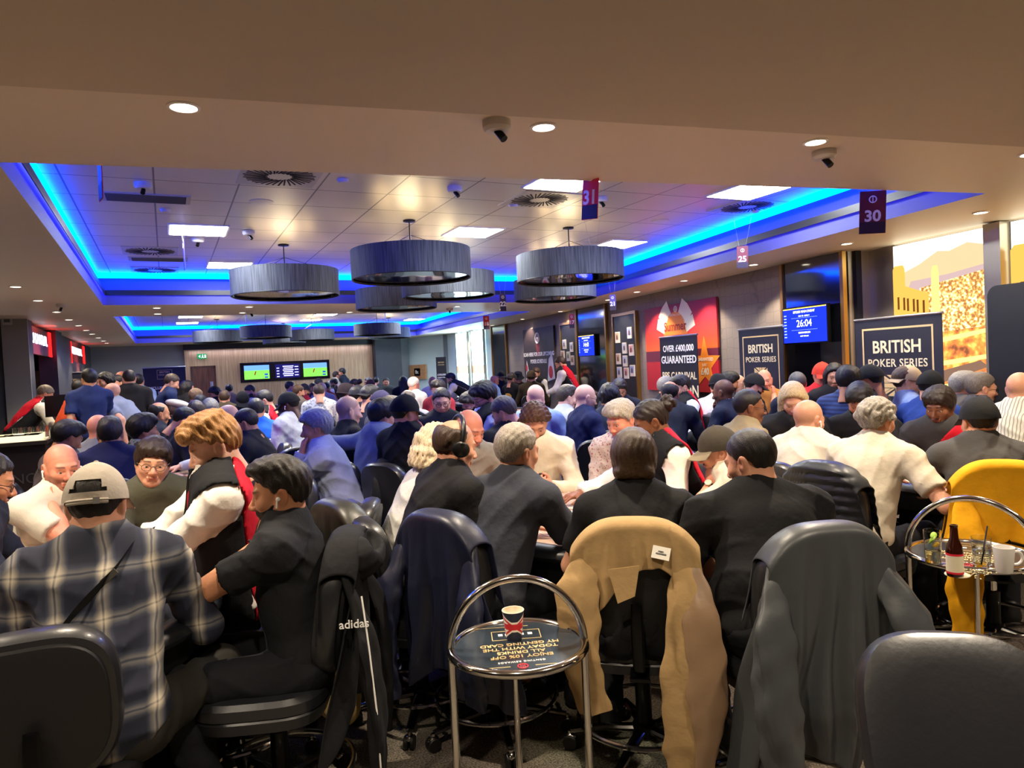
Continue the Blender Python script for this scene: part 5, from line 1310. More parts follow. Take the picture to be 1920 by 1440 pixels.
for k, a in enumerate((58, 40, 20, 122, 140, 160)):
    c = rotz(0); d = np.array((math.cos(R(a)), 0, math.sin(R(a)))); t = np.array((-d[2], 0, d[0])); p = np.array((-.08, -.017-.001*(k % 3), .2))+d*.46
    MB().poly([p+d*.13+t*.09, p-d*.13+t*.09, p-d*.13-t*.09, p+d*.13-t*.09], (0, .001, 0)).obj('card_print', CARD, o, False)
text('Summer', .2, mat('darkred_print', 'a02018', .5), o, (-.08, -.021, .33), bold=.015)
MB().poly([(.72+r*math.sin(R(36*k)), -.018, -.28+r*math.cos(R(36*k))) for k, r in zip(range(10), [.42, .17]*5)], (0, .002, 0)).obj('star_print', OR, o, False)
text('GUARANTEED', .07, CARD, o, (.72, -.021, -.2), bold=.02); text('JUST', .06, CARD, o, (.72, -.021, -.28)); text('£40', .14, CARD, o, (.72, -.021, -.38), bold=.02)
emblem(o, -.05, .6, .045, CARD, -.017); text('GENTING CASINO', .045, CARD, o, (-.05, -.018, .51)); text('EVENTS', .12, CARD, o, (.26, -.018, -.3), bold=.02); text('MAIN EVENT', .08, CARD, o, (.24, -.018, -.58), bold=.02)
def photoboard(seg, sa, sb, z0, z1, label, seed, spots):
    o = poster(seg, sa, sb, z0, z1, mat('board_black', '17171a', .4), 'photo_board', label, 'notice board'); w, h = sb-sa, z1-z0
    b = MB()
    for s in (-1, 1): b.box((s*(w/2+.03), 0, 0), (.05, .06, h+.1))
    b.box((0, 0, h/2+.03), (w+.1, .06, .05)); b.obj('frame', BRASS, o, False); rs = np.random.RandomState(seed)
    for x, z in spots:
        f = MB().box((x*w, -.025, z*h), (.17, .02, .2)).obj('picture', mat('photo_paper', 'ddd5cc', .4), o, False)
        b = MB(); c = ['a8b8d8', 'c89090', '9fb894', 'b89a7a', '8898c8'][rs.randint(5)]
        b.box((x*w, -.0365, z*h+.02), (.13, .002, .12)); b.obj('print', mat('photo_'+c, c, .5), f, False); b = MB(); b.ell((x*w, -.038, z*h+.0), (.03, .002, .05), 10, 6); b.obj('figure_print', mat('photo_dark', '5a3838', .5), f)
photoboard(SEG, 5.36, 6.22, .9, 2.36, 'black photo board in a brass frame left of the red poster', 1, [(-.3, .24), (.28, .28), (.02, .1), (.33, .07), (-.3, -.03), (.02, -.06), (-.28, -.2), (.05, -.21), (.34, -.18)])
photoboard(SEG2, 1.95, 2.69, .9, 2.36, 'black photo board beside the far dark mirror', 2, [(-.25, .22), (.25, .17), (-.4, .06), (0, .04), (.27, -.02), (-.3, -.14), (.05, -.26), (.4, -.3)])
o = poster(SEG2, 3.1, 5.02, 1.12, 2.40, mat('scan_print', '332629', .5, var=.5, vscale=2.5), 'poster', 'dark poster inviting to scan for the poker schedule on the far patterned wall')
MB().ell((0, -.017, .25), (.12, .004, .3), 20, 10).obj('glow_print', mat('deepred_print', '8a2530', .5), o); emblem(o, .0, .4, .12, WPRINT, -.022)
text('SCAN HERE FOR OUR UPCOMING', .125, WPRINT, o, (0, -.022, .02), bold=.03); text('POKER SCHEDULE', .125, WPRINT, o, (0, -.022, -.15), bold=.03)
for P in ([(.5, -.018, -.62), (.95, -.018, -.55), (.82, -.018, .02), (.62, -.018, -.1)], [(-.9, -.018, -.62), (-.55, -.018, -.62), (-.78, -.018, -.12)]): MB().poly(P, (0, .002, 0)).obj('card_print', mat('white_card', 'e9e4dc', .5), o, False)
for x_, z_, w_ in ((.72, -.4, .12), (-.8, -.3, .07)): MB().ell((x_, -.021, z_), (w_, .002, w_*1.2), 14, 8).obj('pattern_print', RPRINT, o)
# ---- dark mirrors and clock screens
def mirror(seg, sa, sb, z0, z1, label):
    o = poster(seg, sa, sb, z0, z1, MIRROR, 'wall_mirror', label, 'mirror', .02)
    b = MB()
    for s in (-1, 1): b.box((s*(sb-sa)/2, -.01, 0), (.05, .05, z1-z0))
    b.obj('edge', BRASS, o, False)
mirror(SEG, .42, 1.42, .02, 2.64, 'tall dark mirror in the alcove right of the patterned wall'); mirror(W3, .58, 1.88, .02, 2.64, 'tall dark mirror between two photo boards'); mirror(W3, 6.34, 7.54, .02, 2.64, 'tall dark panel at the far end of the patterned wall')
def clockscreen(seg, sa, sb, z0, z1, t, label, off=.1):
    p = onwall(seg, (sa+sb)/2, off); w, h = sb-sa, z1-z0; o = empty('wall_screen', (p[0], p[1], (z0+z1)/2), wallrot(*seg)); tag(o, label, 'screen')
    MB().box((0, .02, 0), (w+.03, .04, h+.03)).obj('bezel', BLACKM, o, False); MB().box((0, -.002, 0), (w, .003, h)).obj('display', emis('blue_display', '1a2fe0', 1.1), o, False)
    wm = emis('display_text', 'e8f0ff', 1.6)
    MB().box((0, -.0045, h*.485), (w, .001, h*.03)).obj('yellow_bar', emis('yellow_bar', 'ffd84a', 1.2), o, False)
    text('BPS250 MAIN EVENT', h*.1, wm, o, (0, -.005, h*.38)); text('DAY 1B - LEVEL 9', h*.06, wm, o, (0, -.005, h*.26)); text(t, h*.29, wm, o, (0, -.005, h*.04), bold=.004)
    text('BLINDS 600/1,200', h*.065, wm, o, (0, -.005, -h*.22), bold=.02); text('NEXT 800/1,600', h*.05, wm, o, (0, -.005, -h*.32))
    b = MB()
    for k in range(8): b.box((-w*.45, -.0045, h*(.3-.09*k)), (w*.06, .001, h*.03))
    b.box((0, -.0045, h*.21), (w*.6, .001, h*.006)); b.box((0, -.0045, -h*.14), (w*.6, .001, h*.006)); b.obj('side_list', emis('list_text', '9ab4ff', 1.2), o, False)
clockscreen(SEG, .55, 1.27, 1.68, 2.08, '26:04', 'blue tournament clock screen showing 26:04 in the near alcove', .16); clockscreen(W3, 1.0, 1.70, 1.68, 2.08, '14:43', 'blue tournament clock screen showing 14:43 on the far mirror')
# ---- backlit city murals
def muralmat(name, stops, scale, es):
    m = bpy.data.materials.new(name); m.use_nodes = True; n = m.node_tree.nodes; L = m.node_tree.links; n.remove(n['Principled BSDF'])
    e = n.new('ShaderNodeEmission'); e.inputs[1].default_value = es; tc = n.new('ShaderNodeTexCoord'); t = n.new('ShaderNodeTexNoise'); t.inputs['Scale'].default_value = scale; t.inputs['Detail'].default_value = 5
    r = n.new('ShaderNodeValToRGB')
    for i, (p, c) in enumerate(stops):
        k = r.color_ramp.elements[i] if i < 2 else r.color_ramp.elements.new(p); k.position = p; k.color = lin(c)+(1,)
    L.new(tc.outputs['Object'], t.inputs['Vector']); L.new(t.outputs['Fac'], r.inputs[0]); L.new(r.outputs[0], e.inputs[0]); L.new(e.outputs[0], n['Material Output'].inputs[0]); return m
def skymat():
    m = bpy.data.materials.new('mural_sky'); m.use_nodes = True; n = m.node_tree.nodes; L = m.node_tree.links; n.remove(n['Principled BSDF'])
    e = n.new('ShaderNodeEmission'); e.inputs[1].default_value = 1.7; tc = n.new('ShaderNodeTexCoord'); s = n.new('ShaderNodeSeparateXYZ'); mr = n.new('ShaderNodeMapRange'); mr.inputs[1].default_value = .5; mr.inputs[2].default_value = 1.2
    r = n.new('ShaderNodeValToRGB'); k = r.color_ramp.elements; k[0].position = 0; k[0].color = lin('d8a8a0')+(1,); k[1].position = 1; k[1].color = lin('fff6dc')+(1,); q = k.new(.5); q.color = lin('f6dca8')+(1,)
    L.new(tc.outputs['Object'], s.inputs[0]); L.new(s.outputs['Z'], mr.inputs[0]); L.new(mr.outputs[0], r.inputs[0]); L.new(r.outputs[0], e.inputs[0]); L.new(e.outputs[0], n['Material Output'].inputs[0]); return m
SKY = skymat(); CITY = muralmat('mural_city', [(.36, '7a4a30'), (.62, 'f2c060'), (.44, 'c06a3c'), (.53, 'e08a3e')], 9, 1.05); LIGHTS = muralmat('mural_lights', [(.4, '8a5a34'), (.62, 'ffe9a8'), (.52, 'd29a50')], 34, 1.3)
def mural(sa, sb, label):
    z0, z1 = .1, 2.63; p = onwall(W1, (sa+sb)/2, .03); w = sb-sa; zc = (z0+z1)/2; o = empty('backlit_mural', (p[0], p[1], zc), wallrot(*W1)); tag(o, label, 'mural')
    Z = lambda z: z-zc; U = lambda u: (u-.5)*w
    MB().box((0, .01, 0), (w, .02, z1-z0)).obj('sky_print', SKY, o, False)
    def pl(name, pts, m, y): MB().poly([(U(u), y, Z(z)) for u, z in pts], (0, .0015, 0)).obj(name, m, o, False)
    pl('mountain_print', [(0, 2.0), (0, 2.3), (.12, 2.34), (.3, 2.4), (.5, 2.5), (.62, 2.48), (.8, 2.53), (1, 2.47), (1, 2.0)], emis('mural_hill', 'cfae84', .95), -.003)
    pl('ridge_print', [(.1, 2.0), (.2, 2.24), (.4, 2.25), (.6, 2.26), (1, 2.31), (1, 2.0)], emis('mural_ridge', 'b49a98', .9), -.005)
    pl('city_lights_print', [(.3, 1.5), (.3, 2.16), (1, 2.26), (1, 1.5)], LIGHTS, -.007); pl('city_print', [(0, .12), (0, 1.74), (.5, 1.7), (1, 1.74), (1, .12)], CITY, -.009)
    for k in range(5): pl('road_print', [(.2, 1.6-.22*k), (1, 1.72-.24*k), (1, 1.68-.24*k), (.2, 1.55-.22*k)], emis('mural_road', 'd8843c' if k % 2 else 'ffd070', .9 if k % 2 else 1.3), -.011)
    for k in range(4): pl('roof_print', [(.42+.1*k, 1.3-.2*k), (.9, 1.42-.2*k), (.98, 1.36-.2*k), (.5+.1*k, 1.2-.2*k)], emis('mural_roof', ['8a6a58', 'b8683a', 'e09a44', '6e5a50'][k], .7), -.012)
    Y = emis('mural_hotel', 'dca44a', .95); pl('hotel_print', [(0, 1.0), (0, 2.38), (.02, 2.42), (.12, 2.42), (.14, 2.38), (.14, 2.2), (.4, 2.1), (.4, 1.0)], Y, -.014)
    pl('tower_print', [(.43, 1.72), (.435, 2.3), (.45, 2.36), (.5, 2.36), (.515, 2.28), (.52, 1.72)], emis('mural_tower', 'e8c070', 1.1), -.014)
    Wm = emis('mural_window', '7a4a20', .6); b = MB()
    for i in range(3):
        for k in range(6): b.box((U(.06+.055*k+.012*(k % 2)), -.016, Z(2.03-.012*k)), (w*.022, .002, .13)) if i == 0 else b.box((U(.06+.11*(k % 3)), -.016, Z(1.9-.10*i-.1*(k//3))), (w*.05, .002, .045))
    b.obj('window_pattern', Wm, o, False)
mural(2.99, 4.07, 'bright backlit city mural panel with a yellow hotel behind the wide banner'); mural(1.0, 2.78, 'second bright backlit mural panel at the right edge')
p_ = onwall(W1, 2.885, .07); struct('trim_window_post', MB().box((p_[0], p_[1], 1.32), (.12, .16, 2.64), rotz(dirang(*W1)-PI/2)), mat('metal_panel', 'b9b2a4', .32, .75))
BLUEM = muralmat('blue_city', [(.35, '4a86b8'), (.62, 'f2f8ff'), (.5, '9fd0e6')], 7, 5)
for i, (sa, sb) in enumerate(((.5, 1.45), (1.75, 2.75))):
    p = onwall(W4, (sa+sb)/2, .03); o = empty('backlit_window', (p[0], p[1], 1.35), wallrot(*W4)); tag(o, ['bright blue backlit window beside the dark far panel', 'bright blue backlit window beside the far grey pillar'][i], 'window')
    MB().box((0, .01, 0), (sb-sa, .02, 2.5)).obj('scene_print', BLUEM, o, False); MB().box((0, -.004, .55), (sb-sa, .004, 1.3)).obj('sky_print', emis('blue_sky', 'bfe8ff', 8.0), o, False); MB().box((0, -.008, .12), (sb-sa, .004, .25)).obj('dusk_print', emis('blue_dusk', 'ffd0a8', 1.2), o, False)
    b = MB()
    for s in (-1, 1): b.box((s*(sb-sa)/2, -.02, 0), (.06, .06, 2.55))
    b.obj('frame', mat('metal_panel', 'b9b2a4', .32, .75), o, False)
# ---- far wall
o = empty('screen_wall', (3.515, 24.05, 1.70)); tag(o, 'black three-screen display on the far wooden wall', 'screen')
MB().box((0, 0, 0), (2.79, .06, .62)).obj('bezel', mat('gloss_black', '0a0a0c', .15), o, False)
for x, kind in ((-.9, 0), (.045, 1), (.925, 0)):
    if kind == 0:
        d = MB().box((x, -.035, 0), (.76, .01, .44)).obj('display', emis('pitch_green', '6ec84a', 1.15), o, False)
        MB().box((x, -.041, .14), (.76, .004, .16)).obj('stand_picture', emis('stand_blue', '5f8fe8', 1.1), d, False); b = MB(); b.box((x-.05, -.044, -.03), (.035, .003, .13), roty(R(20))); b.obj('player_picture', emis('player_red', '8a2a20', .7), d, False)
        b = MB(); b.box((x+.28, -.044, -.08), (.1, .003, .06)); b.box((x+.28, -.044, -.17), (.1, .003, .05)); b.obj('score_picture', emis('score_blue', '2c4fb0', .9), d, False)
    else:
        d = MB().box((x, -.035, 0), (.76, .01, .44)).obj('display', emis('text_screen', '1c1a5c', .8), o, False); b = MB()
        for k in range(6): b.box((x+.02, -.041, .15-.06*k), (.34-.05*(k % 2), .003, .034))
        for k in range(4): b.box((x+.28, -.041, .13-.09*k), (.12, .003, .03)); b.box((x-.3, -.041, .1-.09*k), (.08, .003, .03))
        b.obj('text_lines', emis('lilac_text', 'b8b4ff', 1.2), d, False)
b = MB(); b.box((1.05, 24.055, .955), (.6, .05, 1.9)); d = struct('door_1', b, woodmat('door_wood', '4a2412', '7a4426', 20, 1.5)); b = MB()
for s in (-1, 1): b.box((1.05+s*.33, 24.05, .97), (.06, .07, 1.94))
b.box((1.05, 24.05, 1.94), (.72, .07, .06)); b.obj('door_frame', woodmat('door_frame_wood', '3e1f10', '5c3018', 20, 2), d, False)
h = MB(); h.cyl((1.27, 23.99, .95), (1.27, 23.99, 1.45), .015); h.box((1.27, 24.02, 1.2), (.09, .01, .55)); h.obj('push_plate', mat('alu', 'a8a8aa', .35, .9), d)
o = empty('exit_sign', (1.04, 24.04, 2.27)); tag(o, 'green running-man exit sign high on the wooden wall', 'sign'); MB().box((0, 0, 0), (.26, .03, .15)).obj('panel', emis('exit_green', '1f8a5a', .8), o, False)
b = MB(); EW = emis('exit_white', 'e8fff0', 1.4); b.poly([(-.1, -.018, 0), (-.05, -.018, .045), (-.05, -.018, -.045)], (0, .002, 0)); b.box((.09, -.018, 0), (.04, .002, .09)); b.ell((.02, -.018, .04), (.012, .002, .012)); b.box((.015, -.018, 0), (.025, .002, .05), roty(.4)); b.box((.0, -.018, -.035), (.012, .002, .045), roty(.7)); b.box((.035, -.018, -.035), (.012, .002, .045), roty(-.6)); b.obj('symbol', EW, o, False)
tag(MB().box((1.62, 24.05, 1.17), (.09, .02, .09)).obj('light_switch', mat('alu', 'a8a8aa', .35, .9), None, False), 'small metal switch plate right of the brown door', 'switch')
u5 = dirang((7.5, 24.75), (8.41, 22.16)); p = np.array((7.5, 24.75))+.36*np.array((.91, -2.59))
o = empty('wooden_board', (7.83, 23.6, 1.45), u5); tag(o, 'light wooden board with a black square logo on the aqua wall', 'sign'); MB().box((0, 0, 0), (.9, .05, .5)).obj('board', woodmat('board_wood', 'a87850', 'c89a6c', 8, 20), o, False); MB().box((0, -.035, 0), (.3, .03, .26), None).obj('logo_plate', BLACKM, o, False); text('8x', .17, WPRINT, o, (0, -.055, 0), bold=.02)
# ---- left side: pillar boxes, red signs, light box, bar
def oy(px, py, Y):
    d = (px-960)/FPX*CAMR-(py-720)/FPX*CAMU+_f; return np.array([0, 0, CAMH])+d*(Y/d[1])
for i, py in enumerate((588, 603)):
    q = oy(14, py, 13.3); o = empty('thermostat', q); tag(o, ['upper', 'lower'][i]+' small grey control box on the dark pillar at left edge', 'control box'); MB().box((0, -.02, 0), (.13, .04, .11)).obj('case', mat('box_grey', 'b0b2b6', .5), o, False); MB().box((0, -.042, .01), (.08, .006, .05)).obj('display', mat('lcd_grey', '50585c', .3), o, False)
for i, (y0, y1, lb) in enumerate(((13.8, 16.1, 'red and white illuminated sign over the nearer dark doorway at left'), (19.3, 22.3, 'red and white illuminated sign over the farther dark doorway at left'))):
    o = empty('illuminated_sign', (-1.93, (y0+y1)/2, 2.36), R(90)); tag(o, lb, 'sign', 'red illuminated signs'); w = y1-y0
    MB().box((0, .03, 0), (w, .06, .46)).obj('box', mat('sign_black', '120d0e', .3), o, False)
    MB().box((w*.42, -.006, 0), (w*.12, .012, .46)).obj('red_panel', emis('sign_red', 'ff1414', 2.6), o, False); b = MB(); rs = np.random.RandomState(i)
    for k in range(9): x = -w*.46+k*w*.085; b.box((x, -.004, .04), (w*.02, .008, .17)); b.box((x+w*.025, -.004, .04+.07*rs.choice((-1, 0, 1))), (w*.04, .008, .04))
    b.obj('letters', emis('sign_letters', 'dfe8ff', 1.8), o, False); MB().box((-w*.495, -.004, -.02), (w*.02, .01, .5)).obj('red_edge', emis('sign_red', 'ff1414', 2.6), o, False); lamp('red_sign_glow', 'AREA', (-1.75, (y0+y1)/2, 2.4), 5, (1, .08, .08), shape='RECTANGLE', size=w, size_y=.3).rotation_euler = (0, R(100), 0)
o = empty('light_box', (-2.36, 12.6, 1.65), R(20)); tag(o, 'pale lit poster box at the extreme left edge', 'poster'); MB().box((0, .03, 0), (.3, .06, 1.2)).obj('case', BLACKM, o, False); MB().box((0, -.003, 0), (.27, .006, 1.15)).obj('picture', muralmat('lit_poster', [(.4, 'b84860'), (.6, 'cfe0f4'), (.5, 'e8f2ff')], 5, .9), o, False)
BARD = mat('bar_front', '1c1416', .3, coat=.3); BART = mat('bar_top', '2a2422', .15, coat=.4)
o = empty('bar_counter', (-2.4, 9.6, 0)); tag(o, 'dark bar counter with a lit top at left', 'counter')
b = MB(); b.box((-.05, -.2, .49), (2.5, .7, .98)); b.box((1.05, .95, .49), (.5, 1.75, .98)); b.obj('front', BARD, o, False); b = MB(); b.box((-.05, -.22, 1.0), (2.56, .8, .04)); b.box((1.05, .95, 1.0), (.56, 1.75, .04)); b.obj('counter_top', BART, o, False)
text('CASINO', .15, mat('bar_letters', '55504e', .4, .5), o, (.85, -.56, .62)); emblem(o, .5, .78, .07, mat('bar_letters', '55504e', .4, .5), -.56); b = MB()
for k in range(5): b.box((.36, -.56, .78-.055*k), (.1, .012, .028))
b.obj('light_slats', emis('slat_light', 'ffe9c0', 1.3), o, False)
o = empty('chip_display', (-2.0, 9.28, 1.02)); tag(o, 'lit glass tray of white counters on the front of the bar', 'tray'); MB().box((0, 0, .03), (1.5, .5, .06)).obj('tray', emis('tray_glow', 'ffe6b8', .85), o, False); rs = np.random.RandomState(4)
b = MB()
for k in range(8): b.box((-.62+.18*k, -.1, .063), (.008, .28, .008)); b.box((0, -.23+.09*(k % 4), .063), (1.5, .006, .006))
b.obj('dividers', mat('divider', '8a8378', .3, .5), o, False)
for k in range(7): MB().lathe([(0, 0), (.05, 0), (.05, .006), (0, .006)], (-.53+.18*k, -.09, .066), 16).obj('counter', mat('counter_'+['d89a88', 'e8d890', 'e8e4d8', 'd8d0c0'][k % 4], ['d89a88', 'e8d890', 'e8e4d8', 'd8d0c0'][k % 4], .5), o)
gg_ = empty('water_glass', (-1.5, 9.35, 1.02)); tag(gg_, 'clear glass in the row on the bar beside the cashier', 'glass', 'glasses on the bar'); MB().lathe([(0, 0), (.03, 0), (.035, .13), (.033, .13), (.027, .01), (0, .01)], n=18).obj('tumbler', glassmat('bar_glass'), gg_)
gp = protolist(gg_)
for k in range(1, 10): clone(gg_, gp, (-1.5+.085*(k % 5), 9.35+.1*(k//5), 1.02), 0)
for i, (px, py, D, r) in enumerate(((118, 772, 9.6, 30), (134, 768, 10.2, -20))):
    q = at(px, py, D); o = empty('monitor', (q[0], q[1], 1.02), R(r)); tag(o, ['black desktop screen on the bar in front of the cashier', 'black desktop screen on the bar behind the other one'][i], 'screen'); MB().box((0, 0, .3), (.42, .03, .28)).obj('case', BLACKM, o, False); b = MB(); b.cyl((0, .02, 0), (0, .02, .2), .02); b.box((0, .02, .008), (.2, .16, .016)); b.obj('stand', BLACKM, o)
o = empty('leaflet_stand', (-2.25, 9.5, 1.02), R(10)); tag(o, 'white leaflet stand on the bar below the cashier', 'stand'); MB().box((0, 0, .09), (.2, .02, .18), rotx(R(-12))).obj('sheet', mat('paper', 'dcd8d4', .7), o, False); MB().box((.03, -.02, .06), (.05, .004, .05), rotx(R(-12))).obj('print', mat('print_dark', '3a3a48', .6), o, False)
